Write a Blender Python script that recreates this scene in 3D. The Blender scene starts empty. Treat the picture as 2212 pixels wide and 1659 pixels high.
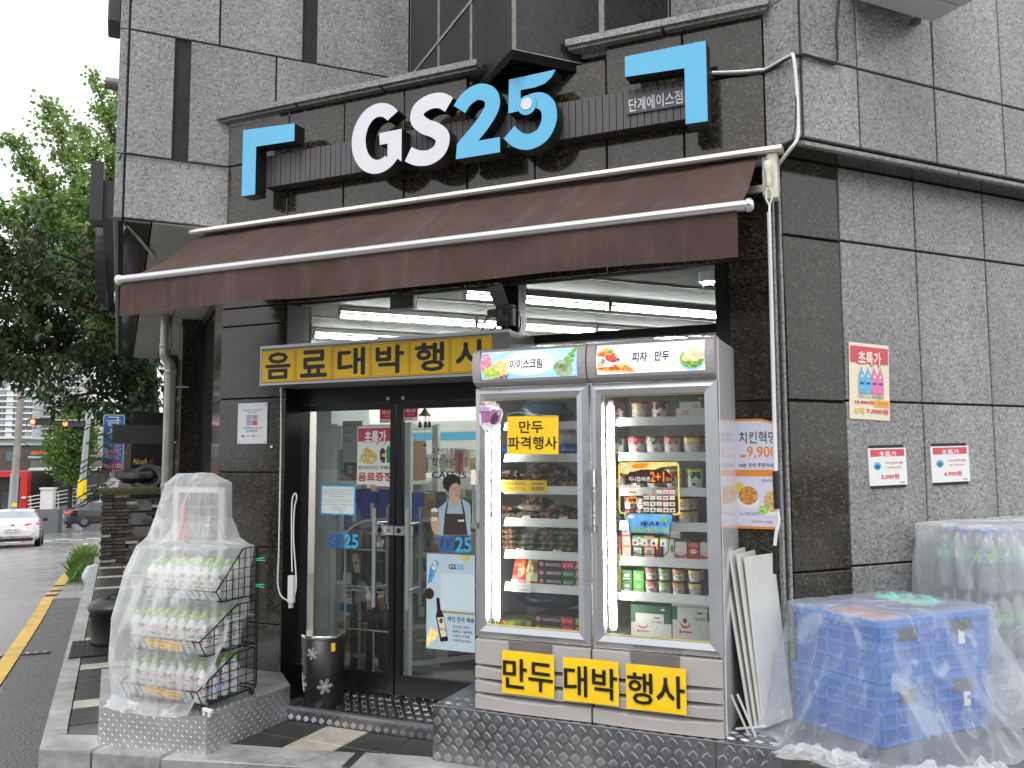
import bpy, math, random
from math import radians, sin, cos, pi
from mathutils import Vector, Matrix, noise
from mathutils.geometry import tessellate_polygon
random.seed(7)
scene = bpy.context.scene
col = scene.collection

# ------------------------------------------------------------------ camera
cam_d = bpy.data.cameras.new('camera'); cam = bpy.data.objects.new('camera', cam_d); col.objects.link(cam)
PITCH, ROLL, CAM_H = radians(5.0), radians(-0.2), 1.62
cam_d.sensor_fit = 'HORIZONTAL'; cam_d.sensor_width = 36.0
cam_d.lens = 36.0 * 1850.0 / 2212.0
cam_d.clip_start = 0.05; cam_d.clip_end = 4000
_fw = Vector((0, cos(PITCH), sin(PITCH))); _r0 = Vector((1, 0, 0)); _u0 = _r0.cross(_fw)
_rt = _r0 * cos(ROLL) + _u0 * sin(ROLL); _up = -_r0 * sin(ROLL) + _u0 * cos(ROLL)
_m = Matrix((( _rt.x, _up.x, -_fw.x, 0), (_rt.y, _up.y, -_fw.y, 0), (_rt.z, _up.z, -_fw.z, CAM_H), (0, 0, 0, 1)))
cam.matrix_world = _m
scene.camera = cam

# ------------------------------------------------------------------ world, sun, exposure (wet overcast day)
SUN_EL, SUN_AZ = radians(58), radians(200)
world = bpy.data.worlds.new('World'); scene.world = world; world.use_nodes = True
wn, wl = world.node_tree.nodes, world.node_tree.links
wn.clear()
sky_n = wn.new('ShaderNodeTexSky'); sky_n.sky_type = 'NISHITA'; sky_n.sun_disc = False
sky_n.sun_elevation = SUN_EL; sky_n.sun_rotation = SUN_AZ; sky_n.dust_density = 4.0
hs = wn.new('ShaderNodeHueSaturation'); hs.inputs['Saturation'].default_value = 0.12
wmix = wn.new('ShaderNodeMixRGB'); wmix.blend_type = 'MIX'; wmix.inputs[0].default_value = 0.75
wmix.inputs[2].default_value = (8.6, 8.9, 9.2, 1)          # the even grey-white of a cloud deck
bg = wn.new('ShaderNodeBackground'); bg.inputs['Strength'].default_value = 0.13
wo = wn.new('ShaderNodeOutputWorld')
wl.new(sky_n.outputs[0], hs.inputs['Color']); wl.new(hs.outputs[0], wmix.inputs[1])
wl.new(wmix.outputs[0], bg.inputs['Color']); wl.new(bg.outputs[0], wo.inputs['Surface'])
sun_d = bpy.data.lights.new('sun', 'SUN'); sun_d.energy = 1.0; sun_d.angle = radians(25); sun_d.color = (1.0, 0.97, 0.93)
sun = bpy.data.objects.new('sun', sun_d); col.objects.link(sun)
_sd = Vector((sin(SUN_AZ) * cos(SUN_EL), cos(SUN_AZ) * cos(SUN_EL), sin(SUN_EL)))
sun.rotation_euler = _sd.to_track_quat('Z', 'Y').to_euler(); sun.location = (0, -10, 30)
vs = scene.view_settings
vs.view_transform = 'Standard'; vs.look = 'None'; vs.gamma = 1.0; vs.use_curve_mapping = False; vs.exposure = 0.62
scene.display_settings.display_device = 'sRGB'
try:
    scene.cycles.use_denoising = True
    scene.cycles.max_bounces = 10; scene.cycles.transparent_max_bounces = 24
    scene.cycles.sample_clamp_indirect = 4.0
except Exception: pass

# ------------------------------------------------------------------ frames of the place
# S: along the shop front (x to the right, y into the shop); R: along the right-hand wall (x away to the right, y down the side street)
A_S, A_R = radians(-23.8), radians(24.6)
T0 = Vector((-1.043, 5.354, 0)); RO = Vector((1.445, 4.552, 0))
MS = Matrix.Translation(T0) @ Matrix.Rotation(A_S, 4, 'Z')
MR = Matrix.Translation(RO) @ Matrix.Rotation(A_R, 4, 'Z')
MSi, MRi = MS.inverted(), MR.inverted()
YW = 0.27                     # the polished granite plane of the shop front
def _ray(x, y): return _rt * ((x - 1106) / 1850) - _up * ((y - 829.5) / 1850) + _fw
def _hit(x, y, p, n):
    d = _ray(x, y); c = Vector((0, 0, CAM_H)); return c + d * ((p - c).dot(n) / d.dot(n))
def S(x, y, d):               # measured point on a plane parallel to the shop front, in S coordinates
    n = MS.to_3x3() @ Vector((0, 1, 0)); return MSi @ _hit(x, y, MS @ Vector((0, d, 0)), n)
def R(x, y, t):
    n = MR.to_3x3() @ Vector((0, 1, 0)); return MRi @ _hit(x, y, MR @ Vector((0, t, 0)), n)
def RB(x, y, b):
    n = MR.to_3x3() @ Vector((1, 0, 0)); return MRi @ _hit(x, y, MR @ Vector((b, 0, 0)), n)
def G(x, y, z): return _hit(x, y, Vector((0, 0, z)), Vector((0, 0, 1)))
def WY(x, y, Y): d = _ray(x, y); return Vector((0, 0, CAM_H)) + d * (Y / d.y)
def at(M, x=0, y=0, z=0, rz=0, rx=0, ry=0):
    return M @ Matrix.Translation((x, y, z)) @ Matrix.Rotation(rz, 4, 'Z') @ Matrix.Rotation(rx, 4, 'X') @ Matrix.Rotation(ry, 4, 'Y')

# ------------------------------------------------------------------ materials
def lin(c): return c / 12.92 if c <= 0.04045 else ((c + 0.055) / 1.055) ** 2.4
def hx(h):
    h = h.lstrip('#'); return tuple(lin(int(h[i:i + 2], 16) / 255) for i in (0, 2, 4))
MATS = {}
def mat(name, colr, rough=0.5, metal=0.0, var=0.12, scale=6.0, bump=0.0, bscale=60.0, spec=0.5, emit=None, estr=0.0, coat=0.0, rvar=0.0, trans=0.0, alpha=1.0):
    if name in MATS: return MATS[name]
    m = bpy.data.materials.new(name); m.use_nodes = True
    nt = m.node_tree; n, l = nt.nodes, nt.links; b = n['Principled BSDF']
    c4 = (*colr, 1)
    tc = n.new('ShaderNodeTexCoord')
    if var > 0 or rvar > 0:
        nz = n.new('ShaderNodeTexNoise'); nz.inputs['Scale'].default_value = scale; nz.inputs['Detail'].default_value = 6; nz.inputs['Roughness'].default_value = 0.65
        l.new(tc.outputs['Object'], nz.inputs['Vector'])
    if var > 0:
        rp = n.new('ShaderNodeValToRGB'); rp.color_ramp.elements[0].position = 0.3; rp.color_ramp.elements[1].position = 0.7
        rp.color_ramp.elements[0].color = (*[max(0, x * (1 - var)) for x in colr], 1)
        rp.color_ramp.elements[1].color = (*[min(1, x * (1 + var)) for x in colr], 1)
        l.new(nz.outputs['Fac'], rp.inputs[0]); l.new(rp.outputs[0], b.inputs['Base Color'])
    else: b.inputs['Base Color'].default_value = c4
    if rvar > 0:
        mr = n.new('ShaderNodeMapRange'); mr.inputs[1].default_value = .3; mr.inputs[2].default_value = .7
        mr.inputs[3].default_value = max(.02, rough - rvar); mr.inputs[4].default_value = rough + rvar
        l.new(nz.outputs['Fac'], mr.inputs[0]); l.new(mr.outputs[0], b.inputs['Roughness'])
    else: b.inputs['Roughness'].default_value = rough
    b.inputs['Metallic'].default_value = metal
    b.inputs['Specular IOR Level'].default_value = spec
    if coat: b.inputs['Coat Weight'].default_value = coat; b.inputs['Coat Roughness'].default_value = 0.08
    if emit is not None:
        b.inputs['Emission Color'].default_value = (*emit, 1); b.inputs['Emission Strength'].default_value = estr
    if trans: b.inputs['Transmission Weight'].default_value = trans
    if bump > 0:
        bn = n.new('ShaderNodeTexNoise'); bn.inputs['Scale'].default_value = bscale; bn.inputs['Detail'].default_value = 4
        bp = n.new('ShaderNodeBump'); bp.inputs['Strength'].default_value = bump; bp.inputs['Distance'].default_value = 0.01
        l.new(tc.outputs['Object'], bn.inputs['Vector']); l.new(bn.outputs['Fac'], bp.inputs['Height']); l.new(bp.outputs[0], b.inputs['Normal'])
    MATS[name] = m; return m

def weathered(m, amt=.55, scl=(9, 2, 1.2), pale=(.16, .11, .095)):
    nt = m.node_tree; n, l = nt.nodes, nt.links; b = n['Principled BSDF']; src = b.inputs['Base Color'].links[0].from_socket
    tc = n.new('ShaderNodeTexCoord'); mp = n.new('ShaderNodeMapping'); mp.inputs['Scale'].default_value = scl; l.new(tc.outputs['Object'], mp.inputs[0]); z = n.new('ShaderNodeTexNoise'); z.inputs['Scale'].default_value = 1.0; z.inputs['Detail'].default_value = 7; z.inputs['Roughness'].default_value = .7; l.new(mp.outputs[0], z.inputs[0])
    r = n.new('ShaderNodeMapRange'); r.inputs[1].default_value = .52; r.inputs[2].default_value = .80; r.inputs[3].default_value = 0; r.inputs[4].default_value = amt; l.new(z.outputs['Fac'], r.inputs[0])
    x = n.new('ShaderNodeMixRGB'); x.inputs[2].default_value = (*pale, 1); l.new(r.outputs[0], x.inputs[0]); l.new(src, x.inputs[1]); l.new(x.outputs[0], b.inputs['Base Color'])
def granite(name, base, dark, light, scale, rough, spec=0.5, stain=0.25, obj_var=0.10, pits=0.0):
    m = bpy.data.materials.new(name); m.use_nodes = True
    nt = m.node_tree; n, l = nt.nodes, nt.links; b = n['Principled BSDF']
    tc = n.new('ShaderNodeTexCoord')
    v = n.new('ShaderNodeTexVoronoi'); v.inputs['Scale'].default_value = scale
    l.new(tc.outputs['Object'], v.inputs['Vector'])
    sep = n.new('ShaderNodeSeparateColor'); l.new(v.outputs['Color'], sep.inputs[0])
    rp = n.new('ShaderNodeValToRGB'); e = rp.color_ramp.elements
    e[0].position = 0.0; e[0].color = (*dark, 1); e[1].position = 1.0; e[1].color = (*light, 1)
    k = e.new(0.28); k.color = (*[0.75 * x + .25 * y for x, y in zip(base, dark)], 1); k = e.new(0.75); k.color = (*base, 1)
    l.new(sep.outputs[0], rp.inputs[0])
    nz = n.new('ShaderNodeTexNoise'); nz.inputs['Scale'].default_value = 1.1; nz.inputs['Detail'].default_value = 3.5; nz.inputs['Roughness'].default_value = .5
    mp = n.new('ShaderNodeMapping'); mp.inputs['Scale'].default_value = (2.2, 2.2, .7); l.new(tc.outputs['Object'], mp.inputs['Vector']); l.new(mp.outputs[0], nz.inputs['Vector'])
    mr = n.new('ShaderNodeMapRange'); mr.inputs[1].default_value = .35; mr.inputs[2].default_value = .7; mr.inputs[3].default_value = 1 - stain; mr.inputs[4].default_value = 1 + stain * .4
    l.new(nz.outputs['Fac'], mr.inputs[0])
    oi = n.new('ShaderNodeObjectInfo'); m2 = n.new('ShaderNodeMapRange'); m2.inputs[3].default_value = 1 - obj_var; m2.inputs[4].default_value = 1 + obj_var
    l.new(oi.outputs['Random'], m2.inputs[0])
    mu = n.new('ShaderNodeMath'); mu.operation = 'MULTIPLY'; l.new(mr.outputs[0], mu.inputs[0]); l.new(m2.outputs[0], mu.inputs[1])
    hs_ = n.new('ShaderNodeHueSaturation'); l.new(rp.outputs[0], hs_.inputs['Color']); l.new(mu.outputs[0], hs_.inputs['Value'])
    last = hs_.outputs[0]
    if pits:
        v2 = n.new('ShaderNodeTexVoronoi'); v2.inputs['Scale'].default_value = pits; l.new(tc.outputs['Object'], v2.inputs['Vector'])
        n2 = n.new('ShaderNodeTexNoise'); n2.inputs['Scale'].default_value = 2.5; l.new(tc.outputs['Object'], n2.inputs['Vector'])
        m3 = n.new('ShaderNodeMapRange'); m3.inputs[1].default_value = .38; m3.inputs[2].default_value = .66; m3.inputs[3].default_value = .14; m3.inputs[4].default_value = .40; l.new(n2.outputs['Fac'], m3.inputs[0])
        lt = n.new('ShaderNodeMath'); lt.operation = 'LESS_THAN'; l.new(v2.outputs['Distance'], lt.inputs[0]); l.new(m3.outputs[0], lt.inputs[1])
        mx = n.new('ShaderNodeMixRGB'); mx.inputs[2].default_value = (.004, .004, .004, 1); l.new(lt.outputs[0], mx.inputs[0]); l.new(last, mx.inputs[1]); last = mx.outputs[0]
    l.new(last, b.inputs['Base Color'])
    rr = n.new('ShaderNodeMapRange'); rr.inputs[3].default_value = max(.03, rough * .75); rr.inputs[4].default_value = rough * 1.3
    l.new(nz.outputs['Fac'], rr.inputs[0]); l.new(rr.outputs[0], b.inputs['Roughness'])
    b.inputs['Specular IOR Level'].default_value = spec
    MATS[name] = m; return m

M_GR = granite('grey_granite', (.285, .278, .274), (.12, .117, .118), (.40, .39, .38), 92, .28, .5, stain=.20, obj_var=.13)
M_GRU = M_GR
M_DK = granite('polished_dark_granite', (.034, .028, .020), (.007, .007, .006), (.095, .070, .040), 85, .10, .62, stain=.3)
M_CH = granite('pitted_charcoal_stone', (.030, .030, .031), (.020, .020, .021), (.042, .042, .044), 60, .34, .45, stain=.4, pits=30)
M_COP = granite('coping_granite', (.30, .30, .29), (.12, .12, .12), (.42, .42, .40), 120, .5, .4)
M_JOINT = mat('mortar_joint', (.03, .028, .027), .9, var=.3, scale=12)
M_LJOINT = mat('pale_mortar', (.26, .25, .22), .85, var=.35, scale=25)
M_BLACKF = mat('black_aluminium', (.008, .008, .009), .35, var=.2, spec=.4)
M_WHITE = mat('white_paint', (.74, .74, .73), .4, var=.04)
M_OFFW = mat('off_white_metal', (.60, .60, .57), .45, var=.08)
M_CREAM = mat('cream_plastic', (.72, .69, .58), .5, var=.06)
M_STEEL = mat('brushed_steel', (.60, .60, .60), .30, 1.0, var=.04)
M_CHROME = mat('chrome', (.72, .72, .72), .1, 1.0, var=.03)
M_ALU = mat('grey_aluminium', (.42, .43, .45), .32, .8, var=.05)
M_DIA = mat('tread_plate', (.30, .30, .315), .33, 1.0, var=.22, rvar=.1, scale=7)
M_DIAL = mat('tread_plate_bright', (.72, .72, .73), .22, 1.0, var=.12, rvar=.06, scale=20)
M_AWN = mat('brown_canvas', (.055, .025, .018), .75, var=.35, scale=3.2, bump=.15, bscale=160)
weathered(M_AWN, .38)
M_GREYM = mat('grey_metal', (.20, .19, .185), .45, .3, var=.15)
M_DGREY = mat('charcoal_sign_metal', (.045, .040, .043), .5, var=.12)
M_BLK = mat('black_rubber', (.008, .008, .008), .55, var=.3)
M_BLK2 = mat('black_plastic', (.010, .010, .010), .4, var=.2)
M_BLUE = mat('sky_blue_acrylic', hx('#54aed6'), .3, var=.05, scale=3, coat=.3)
M_WACR = mat('white_acrylic', (.66, .65, .69), .3, var=.05, scale=3, coat=.3)
weathered(M_WACR, .30, (14, 14, 2.0), (.42, .40, .38)); weathered(M_BLUE, .22, (14, 14, 2.0), (.20, .33, .40))
M_YEL = mat('yellow_paper', hx('#f6c816'), .55, var=.10, scale=3)
M_YELD = mat('yellow_paper_old', hx('#e8b814'), .5, var=.14, scale=4)
M_INK = mat('black_ink', (.006, .006, .006), .5, var=0)
M_RED = mat('red_ink', hx('#c8303c'), .5, var=.05)
M_PAPER = mat('white_paper', (.78, .78, .76), .5, var=.03)

def glass_mat(name, tint=(.9, .95, .94), refl=1.0, dirt=.03):
    m = bpy.data.materials.new(name); m.use_nodes = True
    nt = m.node_tree; n, l = nt.nodes, nt.links; n.clear()
    o = n.new('ShaderNodeOutputMaterial'); tr = n.new('ShaderNodeBsdfTransparent'); tr.inputs[0].default_value = (*tint, 1)
    gl = n.new('ShaderNodeBsdfGlossy'); gl.inputs['Roughness'].default_value = .02
    df = n.new('ShaderNodeBsdfDiffuse'); df.inputs[0].default_value = (.6, .6, .6, 1)
    fr = n.new('ShaderNodeFresnel'); fr.inputs[0].default_value = 1.5
    ml = n.new('ShaderNodeMath'); ml.operation = 'MULTIPLY'; ml.inputs[1].default_value = refl; l.new(fr.outputs[0], ml.inputs[0])
    m1 = n.new('ShaderNodeMixShader'); l.new(ml.outputs[0], m1.inputs[0]); l.new(tr.outputs[0], m1.inputs[1]); l.new(gl.outputs[0], m1.inputs[2])
    m2 = n.new('ShaderNodeMixShader'); m2.inputs[0].default_value = dirt; l.new(m1.outputs[0], m2.inputs[1]); l.new(df.outputs[0], m2.inputs[2])
    l.new(m2.outputs[0], o.inputs['Surface']); MATS[name] = m; return m
M_GLASS = glass_mat('shop_glass', (.93, .96, .95), 1.15, .02)
M_FGLASS = glass_mat('freezer_glass', (.94, .96, .96), 1.0, .03)

def film_mat(name, dens=.22, colr=(.86, .87, .88), crumple=.6, sc=14):
    m = bpy.data.materials.new(name); m.use_nodes = True
    nt = m.node_tree; n, l = nt.nodes, nt.links; n.clear()
    o = n.new('ShaderNodeOutputMaterial'); tr = n.new('ShaderNodeBsdfTransparent'); tr.inputs[0].default_value = (.97, .97, .975, 1)
    pb = n.new('ShaderNodeBsdfPrincipled'); pb.inputs['Base Color'].default_value = (*colr, 1); pb.inputs['Roughness'].default_value = .13; pb.inputs['Specular IOR Level'].default_value = .8
    tl = n.new('ShaderNodeBsdfTranslucent'); tl.inputs[0].default_value = (*colr, 1)
    mb = n.new('ShaderNodeMixShader'); mb.inputs[0].default_value = .4; l.new(pb.outputs[0], mb.inputs[1]); l.new(tl.outputs[0], mb.inputs[2])
    tc = n.new('ShaderNodeTexCoord')
    nz = n.new('ShaderNodeTexNoise'); nz.inputs['Scale'].default_value = sc; nz.inputs['Detail'].default_value = 2.5; nz.inputs['Distortion'].default_value = 1.6
    fm = n.new('ShaderNodeMapping'); fm.inputs['Scale'].default_value = (1, 1, .45); l.new(tc.outputs['Object'], fm.inputs['Vector']); l.new(fm.outputs[0], nz.inputs['Vector'])
    ab = n.new('ShaderNodeMath'); ab.operation = 'SUBTRACT'; ab.inputs[1].default_value = .5; l.new(nz.outputs['Fac'], ab.inputs[0])
    ab2 = n.new('ShaderNodeMath'); ab2.operation = 'ABSOLUTE'; l.new(ab.outputs[0], ab2.inputs[0])
    bp = n.new('ShaderNodeBump'); bp.inputs['Strength'].default_value = crumple; bp.inputs['Distance'].default_value = .02; bp.invert = True
    l.new(ab2.outputs[0], bp.inputs['Height']); l.new(bp.outputs[0], pb.inputs['Normal']); l.new(bp.outputs[0], tl.inputs['Normal'])
    lw = n.new('ShaderNodeLayerWeight'); lw.inputs[0].default_value = .35; l.new(bp.outputs[0], lw.inputs['Normal'])
    mr = n.new('ShaderNodeMapRange'); mr.inputs[3].default_value = dens; mr.inputs[4].default_value = min(.95, dens + .55); l.new(lw.outputs['Facing'], mr.inputs[0])
    # thin crease lines read whiter than the flat film
    cr = n.new('ShaderNodeMapRange'); cr.inputs[1].default_value = 0.0; cr.inputs[2].default_value = .012; cr.inputs[3].default_value = .10; cr.inputs[4].default_value = 0; l.new(ab2.outputs[0], cr.inputs[0])
    ad0 = n.new('ShaderNodeMath'); ad0.operation = 'ADD'; l.new(mr.outputs[0], ad0.inputs[0]); l.new(cr.outputs[0], ad0.inputs[1])
    pz = n.new('ShaderNodeTexNoise'); pz.inputs['Scale'].default_value = sc * .75; pz.inputs['Detail'].default_value = 6; pz.inputs['Distortion'].default_value = 2.2; l.new(fm.outputs[0], pz.inputs['Vector'])
    pm = n.new('ShaderNodeMapRange'); pm.inputs[1].default_value = .545; pm.inputs[2].default_value = .64; pm.inputs[3].default_value = -.03; pm.inputs[4].default_value = .24; l.new(pz.outputs['Fac'], pm.inputs[0])  # whitish highlights of crumpled film, painted in as patches of higher opacity
    ad = n.new('ShaderNodeMath'); ad.operation = 'ADD'; ad.use_clamp = True; l.new(ad0.outputs[0], ad.inputs[0]); l.new(pm.outputs[0], ad.inputs[1])
    mx = n.new('ShaderNodeMixShader'); l.new(ad.outputs[0], mx.inputs[0]); l.new(tr.outputs[0], mx.inputs[1]); l.new(mb.outputs[0], mx.inputs[2])
    l.new(mx.outputs[0], o.inputs['Surface']); MATS[name] = m; return m

# ------------------------------------------------------------------ mesh builder
class MB:
    def __init__(s): s.v = []; s.f = []; s.m = []; s.mats = []; s.smooth = []
    def mi(s, m):
        if m not in s.mats: s.mats.append(m)
        return s.mats.index(m)
    def add(s, vs, fs, m, smooth=False):
        o = len(s.v); k = s.mi(m); s.v += [tuple(v) for v in vs]
        for f in fs: s.f.append(tuple(i + o for i in f)); s.m.append(k); s.smooth.append(smooth)
    def quad(s, a, b, c, d, m): s.add([a, b, c, d], [(0, 1, 2, 3)], m)
    def box(s, x0, x1, y0, y1, z0, z1, m, M=None, taper=None):
        v = [(x, y, z) for z in (z0, z1) for y in (y0, y1) for x in (x0, x1)]
        if M: v = [M @ Vector(p) for p in v]
        s.add(v, [(0, 2, 3, 1), (4, 5, 7, 6), (0, 1, 5, 4), (2, 6, 7, 3), (0, 4, 6, 2), (1, 3, 7, 5)], m)
    def bbox(s, x0, x1, y0, y1, z0, z1, m, r=.01):           # box with the vertical and front edges chamfered
        s.prism([(x0 + r, y0), (x1 - r, y0), (x1, y0 + r), (x1, y1 - r), (x1 - r, y1), (x0 + r, y1), (x0, y1 - r), (x0, y0 + r)], z0, z1, m, 'xy', r * .8)
    def prism(s, poly, h0, h1, m, plane='xz', bev=0, side=None):
        # poly in 'xz' (extruded along y from h0 front to h1 back) or 'xy' (extruded along z)
        n = len(poly)
        def P(p, h): return (p[0], h, p[1]) if plane == 'xz' else ((p[0], p[1], h) if plane == 'xy' else (h, p[0], p[1]))
        tri = tessellate_polygon([[Vector((p[0], p[1], 0)) for p in poly]])
        v = [P(p, h0) for p in poly] + [P(p, h1) for p in poly]
        s.add(v, [tuple(t) for t in tri], m)
        s.add(v, [tuple(n + i for i in reversed(t)) for t in tri], m)
        s.add(v, [(i, (i + 1) % n, n + (i + 1) % n, n + i) for i in range(n)], side or m)
    def flat(s, poly, y, m):                                  # flat print in the xz plane
        tri = tessellate_polygon([[Vector((p[0], p[1], 0)) for p in poly]])
        s.add([(p[0], y, p[1]) for p in poly], [tuple(t) for t in tri], m)
    def rect(s, x0, x1, z0, z1, y, m): s.add([(x0, y, z0), (x1, y, z0), (x1, y, z1), (x0, y, z1)], [(0, 1, 2, 3)], m)
    def disc(s, cx, cz, rx, rz, y, m, n=20, rot=0): 
        s.flat([(cx + rx * cos(2 * pi * i / n) * cos(rot) - rz * sin(2 * pi * i / n) * sin(rot), cz + rx * cos(2 * pi * i / n) * sin(rot) + rz * sin(2 * pi * i / n) * cos(rot)) for i in range(n)], y, m)
    def tube(s, pts, r, m, n=8, cap=True, closed=False):
        pts = [Vector(p) for p in pts]; k = len(pts); rings = []
        up = Vector((0, 0, 1)); prev = None
        for i, p in enumerate(pts):
            d = (pts[min(i + 1, k - 1)] - pts[max(i - 1, 0)])
            if closed: d = pts[(i + 1) % k] - pts[(i - 1) % k]
            d.normalize()
            if prev is None:
                a = d.orthogonal().normalized()
            else:
                a = prev - d * prev.dot(d)
                a = a.normalized() if a.length > 1e-6 else d.orthogonal().normalized()
            prev = a; b = d.cross(a); rr = r[i] if isinstance(r, (list, tuple)) else r
            rings.append([p + (a * cos(2 * pi * j / n) + b * sin(2 * pi * j / n)) * rr for j in range(n)])
        v = [q for rg in rings for q in rg]; f = []
        for i in range(k if closed else k - 1):
            i2 = (i + 1) % k
            for j in range(n): f.append((i * n + j, i * n + (j + 1) % n, i2 * n + (j + 1) % n, i2 * n + j))
        s.add(v, f, m, True)
        if cap and not closed:
            s.add(rings[0], [tuple(range(n))[::-1]], m); s.add(rings[-1], [tuple(range(n))], m)
    def lathe(s, prof, m, n=20, c=(0, 0, 0), sx=1, sy=1, smooth=True):
        # prof: (r, z) pairs
        v = []; f = []
        for r, z in prof:
            for j in range(n): v.append((c[0] + r * sx * cos(2 * pi * j / n), c[1] + r * sy * sin(2 * pi * j / n), c[2] + z))
        for i in range(len(prof) - 1):
            for j in range(n): f.append((i * n + j, i * n + (j + 1) % n, (i + 1) * n + (j + 1) % n, (i + 1) * n + j))
        s.add(v, f, m, smooth)
        if prof[0][0] > 1e-4: s.add(v[:n], [tuple(range(n))[::-1]], m)
        if prof[-1][0] > 1e-4: s.add(v[-n:], [tuple(range(n))], m)
    def ball(s, c, r, m, n=12, sz=1.0):
        s.lathe([(max(1e-5, r * sin(pi * i / 8)), -r * sz * cos(pi * i / 8)) for i in range(9)], m, n, c)
    def grid(s, fn, nu, nv, m, smooth=True):
        v = [fn(i / nu, j / nv) for j in range(nv + 1) for i in range(nu + 1)]
        f = [(j * (nu + 1) + i, j * (nu + 1) + i + 1, (j + 1) * (nu + 1) + i + 1, (j + 1) * (nu + 1) + i) for j in range(nv) for i in range(nu)]
        s.add(v, f, m, smooth)
    def mesh(s, name):
        me = bpy.data.meshes.new(name); me.from_pydata(s.v, [], s.f)
        for m in s.mats: me.materials.append(m)
        me.polygons.foreach_set('material_index', s.m); me.polygons.foreach_set('use_smooth', s.smooth); me.update()
        return me

def link(name, me, parent=None, M=None, label=None, cat=None, group=None, kind=None):
    o = bpy.data.objects.new(name, me); col.objects.link(o)
    if parent is not None: o.parent = parent
    if M is not None: o.matrix_local = M
    if label: o['label'] = label
    if cat: o['category'] = cat
    if group: o['group'] = group
    if kind: o['kind'] = kind
    return o
def part(name, mb, parent, M=None, label=None, kind=None):
    return link(name, mb.mesh(name) if isinstance(mb, MB) else mb, parent, M, label, None, None, kind)
def thing(name, M, label, cat, group=None): return link(name, None, None, M, label, cat, group)
def solo(name, mb, M, label, cat, group=None): return link(name, mb.mesh(name) if isinstance(mb, MB) else mb, None, M, label, cat, group)
def struct(name, mb, M=None, parent=None): return link(name, mb.mesh(name), parent, M, kind='structure' if parent is None else None)
def copy_tree(o, M=None, parent=None, label=None, group=None):
    c = o.copy(); col.objects.link(c)
    if parent is not None: c.parent = parent
    if M is not None: c.matrix_local = M
    if label: c['label'] = label
    if group: c['group'] = group
    for ch in KIDS.get(o.name, []) or [x for x in o.children]: copy_tree(ch, None, c)
    return c
KIDS = {}

_tcache = {}
def text_geo(body, weight=0.0, res=2, shear=0.0):
    k = (body, weight, res, shear)
    if k not in _tcache:
        c = bpy.data.curves.new('t', 'FONT'); c.body = body; c.offset = weight; c.resolution_u = res; c.shear = shear; c.align_x = 'LEFT'
        o = bpy.data.objects.new('t', c); me = o.to_mesh()
        vs = [(v.co.x, v.co.y) for v in me.vertices]; fs = [tuple(p.vertices) for p in me.polygons]
        o.to_mesh_clear(); bpy.data.objects.remove(o); bpy.data.curves.remove(c)
        xs = [v[0] for v in vs] or [0, 1]; ys = [v[1] for v in vs] or [0, 1]
        _tcache[k] = (vs, fs, min(xs), max(xs), min(ys), max(ys))
    return _tcache[k]
def text(mb, body, x0, x1, z0, z1, y, m, weight=0.0, res=2, rot=0, keep=False, shear=0.0, flip=False):
    """lettering fitted into the rectangle x0..x1, z0..z1 at depth y (keep: keeps the letters' own proportions, centred)"""
    if ('행' in body or len(body) == 1 or body in ('만두', '대박')) and weight > .004:
        d_ = weight * .80 * (z1 - z0)
        for k, (ox, oz) in enumerate(((0, 0), (d_, 0), (-d_, 0), (0, d_), (0, -d_), (d_ * .7, d_ * .7), (-d_ * .7, d_ * .7), (d_ * .7, -d_ * .7), (-d_ * .7, -d_ * .7))):
            text(mb, body, x0 + ox, x1 + ox, z0 + oz, z1 + oz, y - .00006 * k, m, 0, res, rot, keep, shear)
        return
    vs, fs, a, b, c, d = text_geo(body, weight, res, shear)
    sx = (x1 - x0) / max(1e-6, b - a); sz = (z1 - z0) / max(1e-6, d - c)
    if keep: sx = sz = min(sx, sz)
    cx, cz = (x0 + x1) / 2, (z0 + z1) / 2; out = []
    for px, pz in vs:
        u, w = (px - (a + b) / 2) * sx, (pz - (c + d) / 2) * sz
        out.append((cx + u * cos(rot) - w * sin(rot), y, cz + u * sin(rot) + w * cos(rot)))
    mb.add(out, fs, m)

def smooth_path(pts, k=8, closed=False):
    out = []; n = len(pts); P = [Vector(p) for p in pts]
    for i in range(n if closed else n - 1):
        g = lambda j: P[j % n] if closed else P[max(0, min(n - 1, j))]
        p0, p1, p2, p3 = g(i - 1), g(i), g(i + 1), g(i + 2)
        for s in range(k):
            t = s / k
            out.append(.5 * ((2 * p1) + (p2 - p0) * t + (2 * p0 - 5 * p1 + 4 * p2 - p3) * t * t + (3 * p1 - p0 - 3 * p2 + p3) * t ** 3))
    if not closed: out.append(P[-1])
    return out
def stroke(pts, w, k=8):
    """outline polygon of a thick 2-D stroke with butt ends"""
    c = smooth_path([(p[0], p[1], 0) for p in pts], k); L, Rr = [], []
    for i, p in enumerate(c):
        d = c[min(i + 1, len(c) - 1)] - c[max(i - 1, 0)]; d.normalize(); nn = Vector((-d.y, d.x, 0))
        L.append((p + nn * w / 2)[:2]); Rr.append((p - nn * w / 2)[:2])
    return L + Rr[::-1]
def nz3(x, y, z): return noise.noise(Vector((x, y, z)))
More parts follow.
